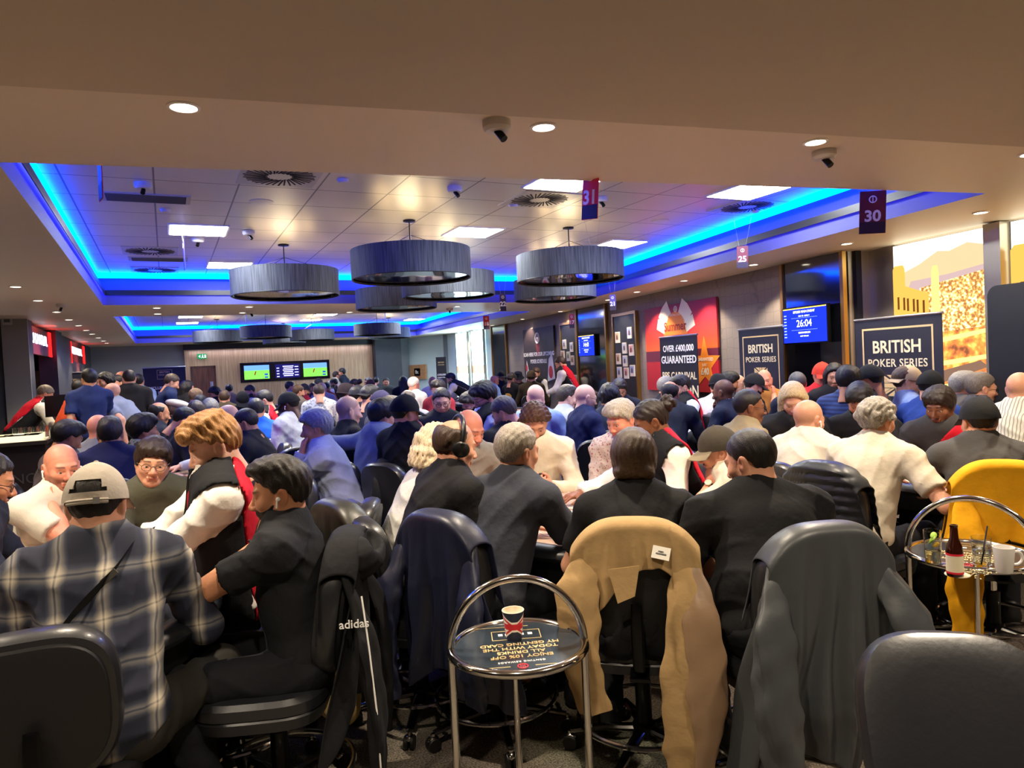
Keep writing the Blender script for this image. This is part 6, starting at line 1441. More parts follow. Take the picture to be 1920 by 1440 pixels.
# ---------------------------------------------------------------- the crowd: px py D facing | pose | hair | skin | top | extras | label
PEOPLE = '''
182 950 2.3 6|near/near|crop:1c1612|M|shirt:plaid|capo=a89e90 brim=a89e90 cx=-.13 cy=.02 hp=14 hy=8 g=1.0 spr=.2 k=.34,.36,.56 leg=2c2a26 collar=plaidc|man in a grey-beige cap and blue plaid shirt seen from behind at lower left
527 925 2.6 -78|chin/table|fade:1e1712|T|tee:17181c|beard=120d0a ln=7 cy=.1 buds hp=8 hy=-6 aR=-.05,.45,.8 leg=15161c|bearded man in a black T-shirt with white earbuds resting his cheek on his hand
403 838 2.92 -96|deal/deal|blond:94693a|P|shirt:ece6dc|vest=c8142a tie collar=efe9df hp=22 stub=.35 ln=10 leg=15161c|dealer with golden fringe, white shirt and black-red waistcoat leaning over the left table
287 868 3.78 176|arms/arms|thick:2e2119|M|tee:4a4a3c|glasses=6a5a48 hp=8 hr=-8 hy=4 g=1.02|young man in an olive T-shirt and wire glasses leaning on folded arms
116 878 3.72 150|table/cheek|bald:2a2018|R|tee:cfc6b6|hp=10 stub=.55 hy=14 sc=.2 buds g=1.08|bald stubbled man in a white T-shirt resting his cheek on his fist
-26 905 3.05 95|table/table|short:1a1512|T|long:1f2536|glasses hp=18 aR=.12,.45,.8 aL=-.12,.5,.8|dark-haired man in a navy sweater cut off by the left edge of the photo
418 842 4.1 -120|chin/table|short:241a14|M|jacket:1a1c26|hp=20 aL=.0,.4,.86|person in a navy varsity top hidden behind the golden-haired dealer
970 848 3.25 42|near/clasp|short:8f867a|M|tee:33363f|hp=8 hy=10 hr=2 g=1.0 sc=.3 leg=16181f|grey-haired man in a charcoal T-shirt seen from behind at the middle table
853 838 3.4 62|near/near|ring:3a2a1e|M|polo:19181a|headset hp=14 hy=8 g=1.08 collar=cfc8b8 sc=.35|balding man in a black polo with white piping wearing black headphones
822 846 3.75 66|near/near|ringlong:c9b596|R|shirt:c9c7c2|hp=16 g=1.15 sc=.15|man with curly white hair and a pale grey shirt, half hidden by the headphone wearer
880 806 4.55 150|near/table|bald:5a4a3a|R|tee:8f8a80|hp=22 stub=.3 hy=-14 g=1.05|bald man in a grey T-shirt peering past the headphone wearer
1003 792 4.75 176|phone/phone|curly:4c2f1c|M|long:ddd0b6|hp=38 stub=.45|curly brown-haired man in a cream sweater looking down at his phone
1165 788 4.6 -150|table/table|side:a39a88|R|roll:@speckle|hp=20 hy=12 aR=-.02,.34,.8|grey-haired man with glasses on his head and a pale patterned shirt
1222 792 4.15 -118|near/deal|bun:20150f|B|shirt:ece6dc|vest=c8142a tie collar=efe9df hp=26 hy=20 leg=15161c|dealer with a curly hair bun, white shirt and black-red waistcoat at the middle table
1347 846 3.9 -98|chin/table|crop:2a1d15|M|tee:cfc4b0|cap=453f36 brim=8c8068 hp=14 hr=-4 aR=.1,.3,.8|man in an olive-brown cap resting his chin on his hand, wearing a wristwatch
1408 866 2.82 -26|near/near|crop:17120f|M|tee:121214|hp=18 hy=-34 g=1.42 bel=.6 stub=.5 sw=1.05 s=1.05 cy=.05 leg=17181c|heavily built man in a black T-shirt seen from behind at centre right
1189 868 2.95 2|near/near|mop:3d2c1e|M|tee:141416|hp=10 g=1.02 cy=.13 leg=1a1a1e|brown-haired man in a black T-shirt with his back to us, before the tan jacket
1516 788 4.45 28|near/near|bald:4a3a2c|M|shirt:c8c0b0|buds hp=14 hy=14 stub=.3 sc=.25|bald man in a white shirt with white earbuds seen from behind at right
1645 790 3.95 30|near/table|curly:8f887c|M|polo:c9beaa|hp=12 hy=10 g=1.12 aR=.3,.4,.8 hs=.95|man with curly grey hair in a cream polo seen from behind at right
1836 792 3.9 -10|table/near|crop:1a1613|M|polo:4a4846|cap=1a1a1b brim=3a3836 hp=10 hy=-16 g=1.15|man in a black cap and grey T-shirt seen from behind, near the yellow hoodie
1762 762 4.75 -165|deal/deal|thick:241a15|B|long:3a3838|hp=18 hy=6 aL=-.22,.36,.8 aR=.12,.4,.86 panel=c4182a|woman dealer in a black top with a red panel holding cards at the right table
1487 752 5.3 174|near/near|long:cbb183|M|tee:1e1e20|hp=26 hy=4|woman with long blonde hair in a black top looking down
1612 752 5.15 -160|table/table|thick:15110e|T|polo:1b1b1d|hp=34 hy=-10 g=1.1 stub=.4|dark-haired man in a black polo bending over the right table
1405 765 4.9 62|near/near|crop:191310|B|tee:8c7d5c|glasses hp=6 hy=14 printB=20201c,.08,.07,.04|man with glasses and dark skin in an olive-tan T-shirt facing right
1590 716 6.0 20|near/near|thick:15110e|T|tee:@bluestripe|hp=14 g=1.15|man in a blue striped shirt with dark curly hair seen from behind
1542 705 7.2 168|fold/fold|crop:3a2a20|R|tee:d22a30|cap=d8402c hp=8 hy=-12 nochair|man in a red cap and red football shirt with folded arms
1565 708 7.0 178|near/near|long:1c1512|T|long:1c181a|hp=6 nochair|girl with long dark hair beside the man in the red cap
1495 722 7.3 -10|near/near|short:55524e|M|long:1d2233|hp=10 nochair|grey-haired man in navy in front of the near alcove
1632 714 6.1 -62|near/table|crop:14110f|T|tee:38383a|cap=1c1c1e hp=16|man in a black cap and dark grey T-shirt before the wide banner
1700 716 6.0 76|near/near|short:4a3524|P|tee:7f95c4|cap=cbb48c rev=1 hp=4|young man with a beige cap worn backwards and a light blue T-shirt
1745 727 5.7 34|near/near|crop:161210|M|tee:2a4590|cap=17181a hp=14|man in a black cap and bright blue T-shirt behind the woman dealer
1807 726 6.1 60|near/near|side:8e8a84|M|tee:66625e|glasses hp=8|grey-haired man with glasses behind the woman dealer
1840 730 5.5 66|near/near|short:6a6055|M|shirt:5a5a5c|glasses hp=8 collar=1|brown-grey haired man with glasses between the woman dealer and the black cap
1913 732 5.0 24|near/near|bald:4a3a2c|M|shirt:@whitestripe|hp=12|man in a cream striped shirt at the right edge
1434 714 8.2 176|cheek/near|bald:3a2a20|R|slv:b0793c|hp=8 hr=6 aL=0,0,0|bald man in an orange-brown gilet resting his cheek on his hand
1414 724 7.7 70|near/near|crop:15110e|M|tee:17171a|cap=1a1a1d beard=1a1310 hp=20|bearded man in a black cap and black T-shirt beside the orange gilet
1356 737 6.7 -66|near/fist|bald:1a1512|B|polo:1c2134|hp=10 stub=.8 sc=.5 collar=d8d4cc|man with shaved head and beard in a navy polo facing left
1347 727 7.9 20|near/near|crop:17171a|M|tee:c8ccd4|beanie=1c1d22 hp=14|person in a dark knitted hat and white T-shirt
1368 718 8.6 80|near/near|thick:120e0c|T|tee:24242a|hp=14 beard=120e0c|black-haired bearded man in front of the patterned wall
1382 722 8.9 -120|near/near|bald:5a4a3a|P|tee:6a6e7c|hp=10|bald pale man between the black-haired man and the banner
1278 727 7.6 -112|near/deal|fade:1a1410|M|shirt:dfe2ea|vest=c8142a tie collar=efe9df beard=1a1310 hp=18|bearded dealer with white sleeves and black-red waistcoat below the London banner
1257 740 6.9 16|near/near|ring:1c1511|T|shirt:23262e|hp=14 g=1.1|dark-haired balding man in a charcoal shirt seen from behind, below the London banner
1250 728 8.0 70|near/near|short:7a7672|M|tee:22242c|hp=12|grey-haired man behind the dark-haired man below the London banner
1162 731 8.6 172|near/near|thick:120e0c|T|long:1c2030|glasses hp=22|dark-haired man with glasses looking down beside the photo board
1143 748 6.8 4|near/near|bushy:110d0c|T|tee:1a2238|hp=22|person with bushy black hair in navy, bending over a table
1098 747 6.5 66|near/near|bald:6a5a4c|P|tee:1d2448|glasses hp=14 g=1.15|bald man with glasses in a navy T-shirt facing right
1062 747 7.2 62|near/near|fade:33291f|P|tee:aab0ae|hp=12|dark-haired man in a light grey T-shirt behind the curly man in cream
1005 747 6.6 24|near/near|bald:8a7a6c|P|polo:8fa6cf|hp=20 g=1.1|bald man in a light blue polo behind the curly man in cream
946 775 5.5 -38|near/near|short:4d4641|M|tee:1a1b20|hp=30 hy=-30 g=1.15 stub=.3|grey-haired man in a black T-shirt bending down left of the cream sweater
909 745 5.9 -112|near/deal|thick:14100e|M|shirt:c3cde2|vest=c8142a tie collar=e8eaf2 glasses hp=26 stub=.7|dealer with black hair, glasses, pale blue shirt and red tie
886 760 6.6 -130|near/near|side:2a201a|M|shirt:ab8f86|glasses hp=22|man with dark glasses leaning in behind the dealer with the red tie
828 754 6.6 178|near/near|short:2a2420|M|tee:1c1e28|glasses hp=14 g=1.12 printF=d8c83c,.24,.14,.12|man with glasses in a black T-shirt with a yellow round print, facing us
765 752 8.2 10|near/near|ring:4a3f38|P|long:7a7a80|hp=20|balding man in a grey sweater seen from behind, behind the black cap
760 776 5.1 42|near/fist|crop:17171a|M|jacket:141417|cap=141416 hp=8 hy=14 g=1.1|man in a black cap and black tracksuit top with red piping
716 781 5.5 50|back/near|thick:120f0e|M|hood:7c8494|hp=16 hy=10|black-haired man in a grey hooded top with his arm hung over the chair
732 770 6.6 66|near/near|side:3a2a20|M|tee:2a2a30|hp=14|brown-haired man behind the grey hooded top
654 772 6.1 72|near/near|bald:2a2420|P|tee:18191d|hp=10 hs=1.06 sc=.45 stub=.3 g=1.1|man with a shaved head in a black T-shirt facing right
594 804 5.0 -84|fist/near|side:8b8f98|M|shirt:9aa2c2|hp=8 collar=1|grey-haired man in a lilac-blue shirt with his hand at his mouth
693 744 8.1 62|near/near|fade:15110f|M|tee:1b2236|cap=1c1c20 rev=1 beard=1a1310 hp=12|bearded man with a black cap worn backwards and a navy T-shirt
671 744 8.5 52|near/near|short:1a1613|M|tee:26262c|cap=22222a hp=12|man in a dark cap just behind the bearded man in navy
650 741 9.0 72|near/near|crop:17171a|M|tee:a99a86|beanie=2a2024 glasses=a02020 hp=10|man in a dark hat and red glasses facing right
714 757 7.4 64|near/near|crop:2a2440|M|tee:3a3a48|cap=33304e hp=20|person in a purplish cap below the bearded man in navy
542 760 7.2 -64|near/near|crop:120e0c|K|shirt:bfc3c6|cap=16171c hp=18 buds|dark-skinned man in a black cap and pale grey shirt
480 771 7.5 -12|near/near|short:17130f|T|tee:1f62d8|hp=18|dark-haired man in a bright blue T-shirt seen from behind
496 752 8.3 -84|near/deal|crop:1c1713|M|shirt:dfe3ea|vest=c8142a collar=efe9df hp=20|dealer with short dark hair and red-backed waistcoat, behind the bright blue T-shirt
428 786 6.4 -95|near/deal|bald:8a7a6c|P|shirt:dfe3ea|vest=c8142a collar=efe9df hp=26 aL=0,.4,.8|bald dealer with a red-backed waistcoat right behind the golden-haired dealer
462 795 6.0 -70|near/near|crop:2a2420|T|jacket:22232a|hp=22|man with cropped hair in a charcoal jacket behind the golden-haired dealer
394 771 7.6 172|near/near|side:5f5a54|R|tee:4a4c58|glasses hp=40|grey-brown haired man with his face bent down to the table
368 775 7.4 4|near/near|short:33271f|M|tee:2a2a52|hp=18 printB=b02a4a,.12,.24,.035|man in a navy shirt with red letters across the back
344 790 6.7 80|near/near|short:17130f|M|long:1b2036|hp=40|dark-haired person bending low in front of the flat cap man
332 772 7.8 78|near/near|crop:5a4a3a|P|long:1c2440|flatcap=b8b0a2 glasses=8a3030 hp=8|man in a pale flat cap and glasses facing right
299 777 7.6 76|near/near|ring:17130f|T|tee:1c1f30|hp=12|man with receding long dark hair facing right beside the flat cap man
269 808 5.6 78|near/near|thick:120f0d|T|tee:@camo|hp=4|young man with black hair in a camouflage T-shirt, in profile facing right
207 816 5.2 6|near/near|fade:2d2824|M|jacket:1d2148|hp=8 sc=.5|man with cropped grey-brown hair in a navy sports top seen from behind
186 806 6.0 40|near/near|bald:9a8070|R|tee:7f828a|hp=12|pink bald man in a grey T-shirt behind the navy sports top
126 822 5.3 62|near/near|side:15110f|T|roll:5a4e50|hp=26|dark-haired man bending over in front of the bar
368 745 10.6 66|near/near|short:6a5038|M|tee:5f6450|hp=12|sandy-haired man facing right, beyond the flat cap man
376 758 9.6 10|near/near|crop:17171a|M|tee:26262c|cap=17181c rev=1 hp=14|person in a black cap seen from behind, beyond the flat cap man
402 738 14.5 -120|near/near|bushy:110d0c|T|long:1a1a20|hp=24|black-haired person in black bending down in front of the brown door
421 747 11.5 6|near/near|short:3d2c1e|M|long:4a4234|hp=12|brown-haired man in an olive-brown top seen from behind, mid left
430 731 17 4|near/near|short:17130f|M|tee:8a7a6c|hp=8|dark-haired man seen from behind right of the brown door
455 751 10.2 176|near/near|crop:120e0c|K|long:17171c|cap=15161a hp=34|dark-skinned man in a black cap bending his face down
469 734 14.5 -100|near/deal|short:2e2119|M|shirt:e4e0d8|vest=c8142a hp=28|dealer with brown hair and red-backed waistcoat in front of the wooden wall
544 726 15.5 74|near/near|short:3a342e|M|tee:5f7db0|hp=8|man in a medium blue T-shirt below the left screen
560 736 12.4 66|near/near|short:4a3220|M|tee:6a6460|beard=3a2416 hp=8|bearded brown-haired man in profile below the left screen
571 733 13.6 70|near/near|crop:17171a|M|tee:8c1c30|cap=2a2c34 beard=1a1310 hp=8|bearded man in a dark cap and dark red top
587 728 17 160|near/near|short:17130f|T|tee:3c4050|hp=14|dark-haired man facing us below the middle screen
598 719 19.5 70|low/low|crop:17130f|M|tee:7f95c4|cap=22242c stand hp=4|standing man in a dark cap and light blue T-shirt below the right screen
605 729 15.2 10|near/near|bald:8a7a6c|P|tee:9a9aa0|hp=8|bald man in pale grey seen from behind below the right screen
613 727 16.5 40|near/near|short:17130f|T|tee:b04a34|hp=8|dark-haired man in a rusty red T-shirt
598 737 10.8 -4|near/near|short:3a2c20|M|shirt:@floral|hp=24|man in a white shirt with a grey leaf pattern seen from behind
626 719 18 -70|near/deal|short:17130f|T|shirt:d4d8e0|vest=1c1c22 hp=20|dealer with white sleeves and a black waistcoat left of the talking pair
631 705 20 70|down/low|short:2a221c|M|shirt:c8c4bc|stand hp=4|standing man in a pale shirt, left one of the talking pair by the wooden wall
641 699 20 -76|down/low|short:17130f|T|tee:1d2433|stand hp=4|standing man in dark navy, right one of the talking pair by the wooden wall
664 723 14.2 -70|near/deal|bun:1c1410|M|shirt:e4e0d8|vest=c8142a hp=10|dealer with a small hair bun and red-backed waistcoat facing left
690 717 18.6 -130|near/near|short:8a8680|M|tee:3a3a42|hp=8|grey-haired man facing us near the dark far column
695 723 15.4 150|near/near|crop:8a4a24|R|tee:3a3c44|cap=6a4634 hp=10|ginger man in a brown cap near the dark far column
705 715 19.5 10|near/near|short:1c1612|M|tee:3a4048|hp=8|dark-haired man seen from behind before the dark far column
724 717 19.5 176|near/near|short:17130f|T|jacket:3f4640|hp=8|man in a grey-green jacket facing us before the dark far column
756 717 16.5 -10|near/near|long:15100e|M|long:1c1a20|hp=8|woman with long dark hair seen from behind before the aqua wall
776 722 11.8 52|near/near|short:d8cfc0|R|tee:d6d0c2|hp=14 g=1.3 printB=26262a,.14,.12,.05|white-haired man in a white T-shirt with black box print
811 717 15.5 16|near/near|bald:7a5a40|T|shirt:dcd4c2|hp=14|bald tanned man in a cream shirt seen from behind before the aqua wall
846 711 15.2 -72|low/low|fade:17120f|M|shirt:e4e0d8|vest=1c1c22 beard=1a1310 hp=24 stand s=.95|bearded dealer with white sleeves and a dark waistcoat leaning over near the blue windows
822 730 9.8 -140|near/near|thick:17110f|M|long:7c1c2c|hp=14|dark-haired woman in dark red above the man with the yellow print
927 715 15.8 66|near/near|bald:8a6a58|R|shirt:7fa0cc|glasses hp=20|bald man with glasses in a pale blue shirt by the far dark panel
939 706 17 150|near/near|crop:17171a|M|tee:1c2030|cap=1a1c26 hp=10|person in a dark cap behind the bald man by the far dark panel
959 711 14.6 44|near/near|crop:2a2018|M|tee:17171a|cap=2c2a26 rev=1 hp=14 printB=c89a3c,.2,.2,.14|man in a backwards cap and a black T-shirt with a yellow print behind
972 710 15.8 178|near/near|crop:2a2018|M|tee:141418|bucket=1c1d24 hp=16|person in a dark bucket hat facing us
996 709 14.2 4|near/near|crop:2a2018|M|jacket:3e3424|beanie=4a3e2c hp=8|person in a brown knitted hat and olive coat seen from behind
1005 701 15.5 -150|near/near|short:4a3220|M|shirt:e4e0d8|vest=c8142a hp=12|dealer with white sleeves and red-backed waistcoat in front of the scan poster
1051 682 13.2 -80|low/low|short:3a2a1e|M|shirt:e4e0d8|vest=c8142a hp=28 stand s=1.0|standing dealer in white sleeves leaning forward beside the scan poster
84 740 9.9 82|low/low|short:7a6a58|R|shirt:e9e2d4|vest=c8142a hp=36 stand s=1.0|cashier in a white shirt and red-backed waistcoat bending behind the bar
167 712 8.5 -22|down/low|short:14100e|T|polo:1e2a58|stand hp=4 leg=16181f|standing dark-haired man in a navy polo seen from behind at the bar
152 730 9.3 60|low/low|short:17130f|T|tee:d8502c|stand hp=12|person in an orange T-shirt mostly hidden by the navy polo
197 717 10.2 -120|down/down|bushy:120e0c|M|tee:3a3438|stand hp=2|man with a bushy dark mane and pale face in the bar queue
210 737 9.0 -52|down/low|bald:8a7264|M|tee:868c98|stand hp=8|bald man in a grey T-shirt in the bar queue
219 719 11.2 -130|down/down|short:1c1612|M|shirt:d8d8da|beard=1a1310 stand hp=2|bearded man in a white shirt in the bar queue
242 711 9.8 -8|down/down|crop:241c16|M|hood:1c1a1a|stand hp=4 g=1.15|broad man in a black hooded top with bare forearms seen from behind in the queue
227 712 11.8 -60|down/down|short:9a5a2c|R|tee:a07a2c|stand hp=2|ginger man in a mustard top behind the black hooded top
260 716 12 10|down/down|short:17130f|M|tee:7f9ac8|stand hp=4|dark-haired man in a light blue T-shirt at the end of the queue
322 718 10.5 84|phone/phone|short:3a2c22|M|long:1d2a52|stand hp=28|tall man in a navy sweater standing and looking down at a phone
352 729 12 74|down/down|long:0f0c0c|M|jacket:17171c|stand hp=4 s=.93|woman with long black hair and a black jacket standing by the door
'''
MATS['plaidc'] = MATS['plaid']
INFO = {}
for line in PEOPLE.strip().split('\n'):
    a, pose, hair, skin, top, ex, label = line.split('|')
    px, py, D, phi = (float(v) for v in a.split())
    ex = ex.replace('collar=plaidc', '').replace('aL=0,0,0', '')
    r, info = person(px, py, D, phi, pose, hair, skin, top, ex, label); INFO[label] = (r, info)
def who(s): return next(v for k, v in INFO.items() if k.startswith(s))
# chairs under the seated people
for x, y, rz, lab, D in CHAIR_AT:
    lb = 'black swivel chair under the '+' '.join(lab.replace(',', '').split()[:10])
    chair(x, y, rz, D < 4.2, lb)
# ---------------------------------------------------------------- more chairs, garments and small things on the tables
def seat_of(s): return who(s)[1]['seat']
q = at(1822, 1372, 1.5); a_ = math.atan2(q[0], q[1])+R(160); ch = chair(q[0]+math.sin(a_)*.25, q[1]+math.cos(a_)*.25, -a_, True, 'empty black swivel chair cut off at the lower right corner of the photo', 'empty swivel chairs')
for c in ch.children:
    if c.name.split('.')[0] in ('backrest', 'back_shell', 'back_bracket'): c.matrix_local = Matrix.Translation((0, -.24, .5))@Matrix.Rotation(R(20), 4, 'X')@Matrix.Translation((0, .24, -.5))
for px, py, D, phi, lb in [(592, 960, 3.5, -78, 'empty black swivel chair behind the bearded man in the black T-shirt'), (1082, 850, 5.2, -70, 'empty black swivel chair behind the man in the cream sweater'), (1135, 825, 5.9, 10, 'empty black swivel chair between the cream sweater and the grey-haired man'), (540, 835, 6.4, -20, 'empty black swivel chair left of the lilac-blue shirt'), (310, 850, 4.9, 8, 'empty black swivel chair behind the young man in the olive T-shirt'), (1270, 812, 5.4, 15, 'empty black swivel chair behind the dealer with the hair bun'), (965, 765, 9.0, 90, 'empty black swivel chair under the blue windows, nearer one'), (955, 755, 11.0, 60, 'empty black swivel chair under the blue windows, farther one'), (1035, 745, 10.5, 40, 'empty chair before the scan poster, right one'), (850, 745, 12, 60, 'empty chair under the far aqua wall'), (1180, 745, 9.4, 30, 'empty chair before the brass-framed photo board')]:
    q = at(px, py, D); chair(q[0], q[1], -(math.atan2(q[0], q[1])+R(phi)), D < 4, lb, 'empty swivel chairs')
x, y, r = seat_of('grey-haired man in a charcoal')
J1, _ = drape('jacket', x, y, r, fabric('1c2036', 'gloss'), 'navy nylon jacket hung over the chair of the grey-haired man in charcoal', w=.235, lr=.66, lf=.25, folds=7, amp=.045, flare=.14, seed=3, skew=.07)
sleeve(J1, [(-.18, -.28, .93), (-.24, -.38, .68), (-.24, -.41, .42), (-.21, -.4, .24)], [.02, .07, .066, .05], fabric('1c2036', 'gloss'), seed=1)
sleeve(J1, [(.18, -.28, .93), (.23, -.36, .68), (.24, -.36, .45), (.22, -.33, .3)], [.02, .066, .06, .05], fabric('1c2036', 'gloss'), seed=2)
x, y, r = seat_of('brown-haired man in a black'); TAN = fabric('a88a5e'); LIN = fabric('8a6f55', 'gloss')
def tanhem(u): return float(np.interp(u, [-1, -.75, -.5, -.25, 0, .35, .55, .72, 1], [.30, .33, .29, .21, .15, .13, .16, .42, .55]))
J2, _ = drape('coat', x, y, r, TAN, 'tan cotton coat hung over the chair back behind the brown-haired man in black', cat='coat', w=.245, lf=.3, folds=9, amp=.045, flare=.14, seed=8, hemf=tanhem)
sleeve(J2, [(-.17, -.30, .92), (-.2, -.36, .78), (-.205, -.37, .54), (-.16, -.36, .34)], [.02, .07, .068, .055], TAN, seed=3, sq=.42)
sleeve(J2, [(.16, -.29, .93), (.175, -.36, .76), (.18, -.38, .5), (.175, -.375, .24), (.16, -.365, .1)], [.02, .06, .085, .09, .06], TAN, 'front_panel', seed=5, sq=.26)
sleeve(J2, [(.19, -.29, .92), (.225, -.385, .7), (.235, -.4, .42), (.205, -.395, .13)], [.015, .055, .066, .025], LIN, 'lining', seed=9, sq=.3)
MB().poly([(-.09, -.375, .86), (.02, -.375, .875), (.0, -.385, .77), (-.06, -.39, .745)], (0, -.006, 0)).obj('collar_flap', TAN, J2)
tg = MB().box((.095, -.362, .915), (.062, .003, .045), rotx(R(-30))@roty(R(12))).obj('maker_label', mat('label_white', 'e0dcd0', .6), J2); tg['label'] = 'white maker label'
b = MB(); b.box((.095, -.364, .921), (.018, .002, .003), rotx(R(-30))@roty(R(12))); b.box((.095, -.366, .912), (.036, .002, .005), rotx(R(-30))@roty(R(12))); b.obj('label_print', TRIM, tg, False)
x, y, r = seat_of('heavily built'); DG = fabric('3d4043', 'gloss')
J3, _ = drape('jacket', x+.03, y, r, DG, 'dark grey rain jacket hung over the chair of the heavily built man', w=.235, lr=.72, lf=.2, folds=8, amp=.05, flare=.18, seed=11, skew=-.08)
sleeve(J3, [(-.17, -.28, .93), (-.23, -.36, .7), (-.25, -.41, .45), (-.22, -.42, .2)], [.02, .07, .07, .055], DG, seed=4); sleeve(J3, [(.16, -.28, .93), (.23, -.38, .7), (.28, -.43, .46), (.3, -.45, .32)], [.02, .07, .085, .075], DG, seed=7)
x, y, r = seat_of('bearded man in a black T-shirt with'); BK = fabric('17171a')
J4, _ = drape('hooded_jacket', x, y, r, BK, 'black hooded sports jacket with white piping hung over the bearded man\'s chair', cat='jacket', w=.22, lr=.62, lf=.2, folds=6, amp=.03, flare=.12, seed=15)
F = Field((-.3, -.5, .7), (.3, 0, 1.1), .011); F.put(el((0, -.34, .93), (.16, .075, .085)), 0); F.put(el((0, -.37, .97), (.1, .04, .05)), .02, 's'); F.wave(.008, seed=3); V, Q = F.mesh(); put('hood', bigmesh('hood', V, Q, BK), J4)
for k, sx in enumerate((-1, 1)): sleeve(J4, [(sx*.16, -.28, .93), (sx*.21, -.36, .68), (sx*.21, -.38, .42), (sx*.19, -.37, .17)], [.02, .065, .062, .05], BK, seed=k+2)
MB().tube([(-.235, -.35, .84), (-.279, -.37, .68), (-.279, -.385, .45), (-.25, -.385, .22)], .003, 6).obj('piping', WPRINT, J4)
text('adidas', .04, WPRINT, J4, (-.272, -.325, .76), bold=.01, rot=(PI/2, 0, R(-90)))
x, y, r = seat_of('balding man in a black polo')
J5, _ = drape('coat', x-.05, y+.18, r+R(8), fabric('2a2a22', 'gloss'), 'dark olive coat hung over the chair behind the headphone wearer', cat='coat', w=.235, lr=.45, lf=.2, folds=6, amp=.04, flare=.12, seed=19)
bg = empty('bag', (x-.42, y-.12, .22), r); tag(bg, 'tan canvas bag hanging low beside the olive coat', 'bag'); F = Field((-.22, -.16, -.06), (.22, .16, .42), .011); F.put(el((0, 0, .12), (.15, .09, .17)), 0); F.put(rc((-.1, 0, .0), (.1, 0, .0), .07), .05); F.wave(.008, seed=5); V, Q = F.mesh(); put('pouch', bigmesh('pouch', V, Q, fabric('b39a62')), bg); MB().tube([(-.1, 0, .24), (-.06, 0, .4), (.06, 0, .4), (.1, 0, .24)], .012, 8).obj('strap', fabric('3a3222'), bg)
x, y, r = seat_of('man with curly grey')
drape('puffer_vest', x, y, r, fabric('1d2026', 'gloss'), 'black quilted body warmer hung over the chair of the man in the cream polo', cat='jacket', w=.235, lr=.42, lf=.25, folds=3, amp=.012, flare=.08, seed=23, quilt=.016)
x, y, r = seat_of('man in a black cap and grey T'); YL = fabric('e0a010')
J7, _ = drape('yellow_jacket', x, y, r, YL, 'bright yellow hooded top hung over the chair at the right edge', cat='jumper', w=.235, lr=.36, lf=.25, folds=4, amp=.035, flare=.1, seed=27)
sleeve(J7, [(-.15, -.28, .93), (-.17, -.36, .66), (-.18, -.37, .4), (-.17, -.36, .14)], [.02, .075, .07, .055], YL, seed=1); sleeve(J7, [(.15, -.28, .93), (.18, -.37, .66), (.19, -.38, .42)], [.02, .075, .065], YL, seed=4)
# ---- straps, watches, bracelets
r, i = who('man in a grey-beige'); b = MB(); N, fu, uu = i['N'], i['fu'], i['uu']
P = [N+np.array((.15, .06, .03)), N+np.array((.10, -.06, .025)), N-fu*.135-uu*.10+np.array((.05, 0, 0)), N-fu*.155-uu*.2+np.array((-.05, 0, 0)), N-fu*.15-uu*.32+np.array((-.14, 0, 0)), N-fu*.08-uu*.44+np.array((-.2, 0, 0))]
t = np.linspace(0, 1, len(P)); T = np.linspace(0, 1, 30); Q = np.stack([np.interp(T, t, np.array(P)[:, k]) for k in range(3)], 1)
for _ in range(3): Q[1:-1] = (Q[:-2]+2*Q[1:-1]+Q[2:])/4
G = np.stack([Q+np.outer(np.ones(30), (.012, 0, .024)), Q-np.outer(np.ones(30), (.012, 0, .024))], 1); G2 = G-fu*.006
b.grid(G); b.grid(G2[:, ::-1]); o = b.obj('shoulder_strap', fabric('141414'), r); o['label'] = 'black cross-body bag strap'
c = (G[12].mean(0)-fu*.009); MB().box(c, (.05, .006, .018), roty(R(-38))).obj('strap_label', mat('strap_tag', '4a4640', .5), r)
def band(s, side, name, m, rr=.034, tk=.006, beads=0, face=None, t=.88):
    r, i = who(s); E_, W = i['J'][side]; c = E_+(W-E_)*t; d = unit(W-E_); b = MB()
    if beads:
        fr = frame(d)
        for k in range(beads): b.ell(c+fr@np.array((rr*math.cos(2*PI*k/beads), rr*math.sin(2*PI*k/beads), 0)), (.0062,)*3, 8, 6)
    else: b.ring(c, rr, tk, 28, 8, d)
    o = b.obj(name, m, r)
    if face is not None:
        n = unit(np.array(face)-d*(np.array(face)@d)); MB().lathe([(0, .0), (.019, 0), (.02, .004), (.017, .008), (0, .0085)], c+n*(rr), 24, frame(n)).obj('watch_face', mat('watch_face', 'e6dcc8', .2), o)
band('bearded man in a black T-shirt with', -1, 'bead_bracelet', mat('beads', '1c0f0a', .25), beads=20, rr=.033)
band('young man in an olive', 1, 'wristwatch', mat('watch_gold', 'b09050', .25, .9), face=(0, .4, 1)); band('man in an olive-brown', -1, 'wristwatch', TRIM, face=(-.6, .3, .4)); band('dealer with a curly', -1, 'wristband', TRIM, rr=.042, t=.9)
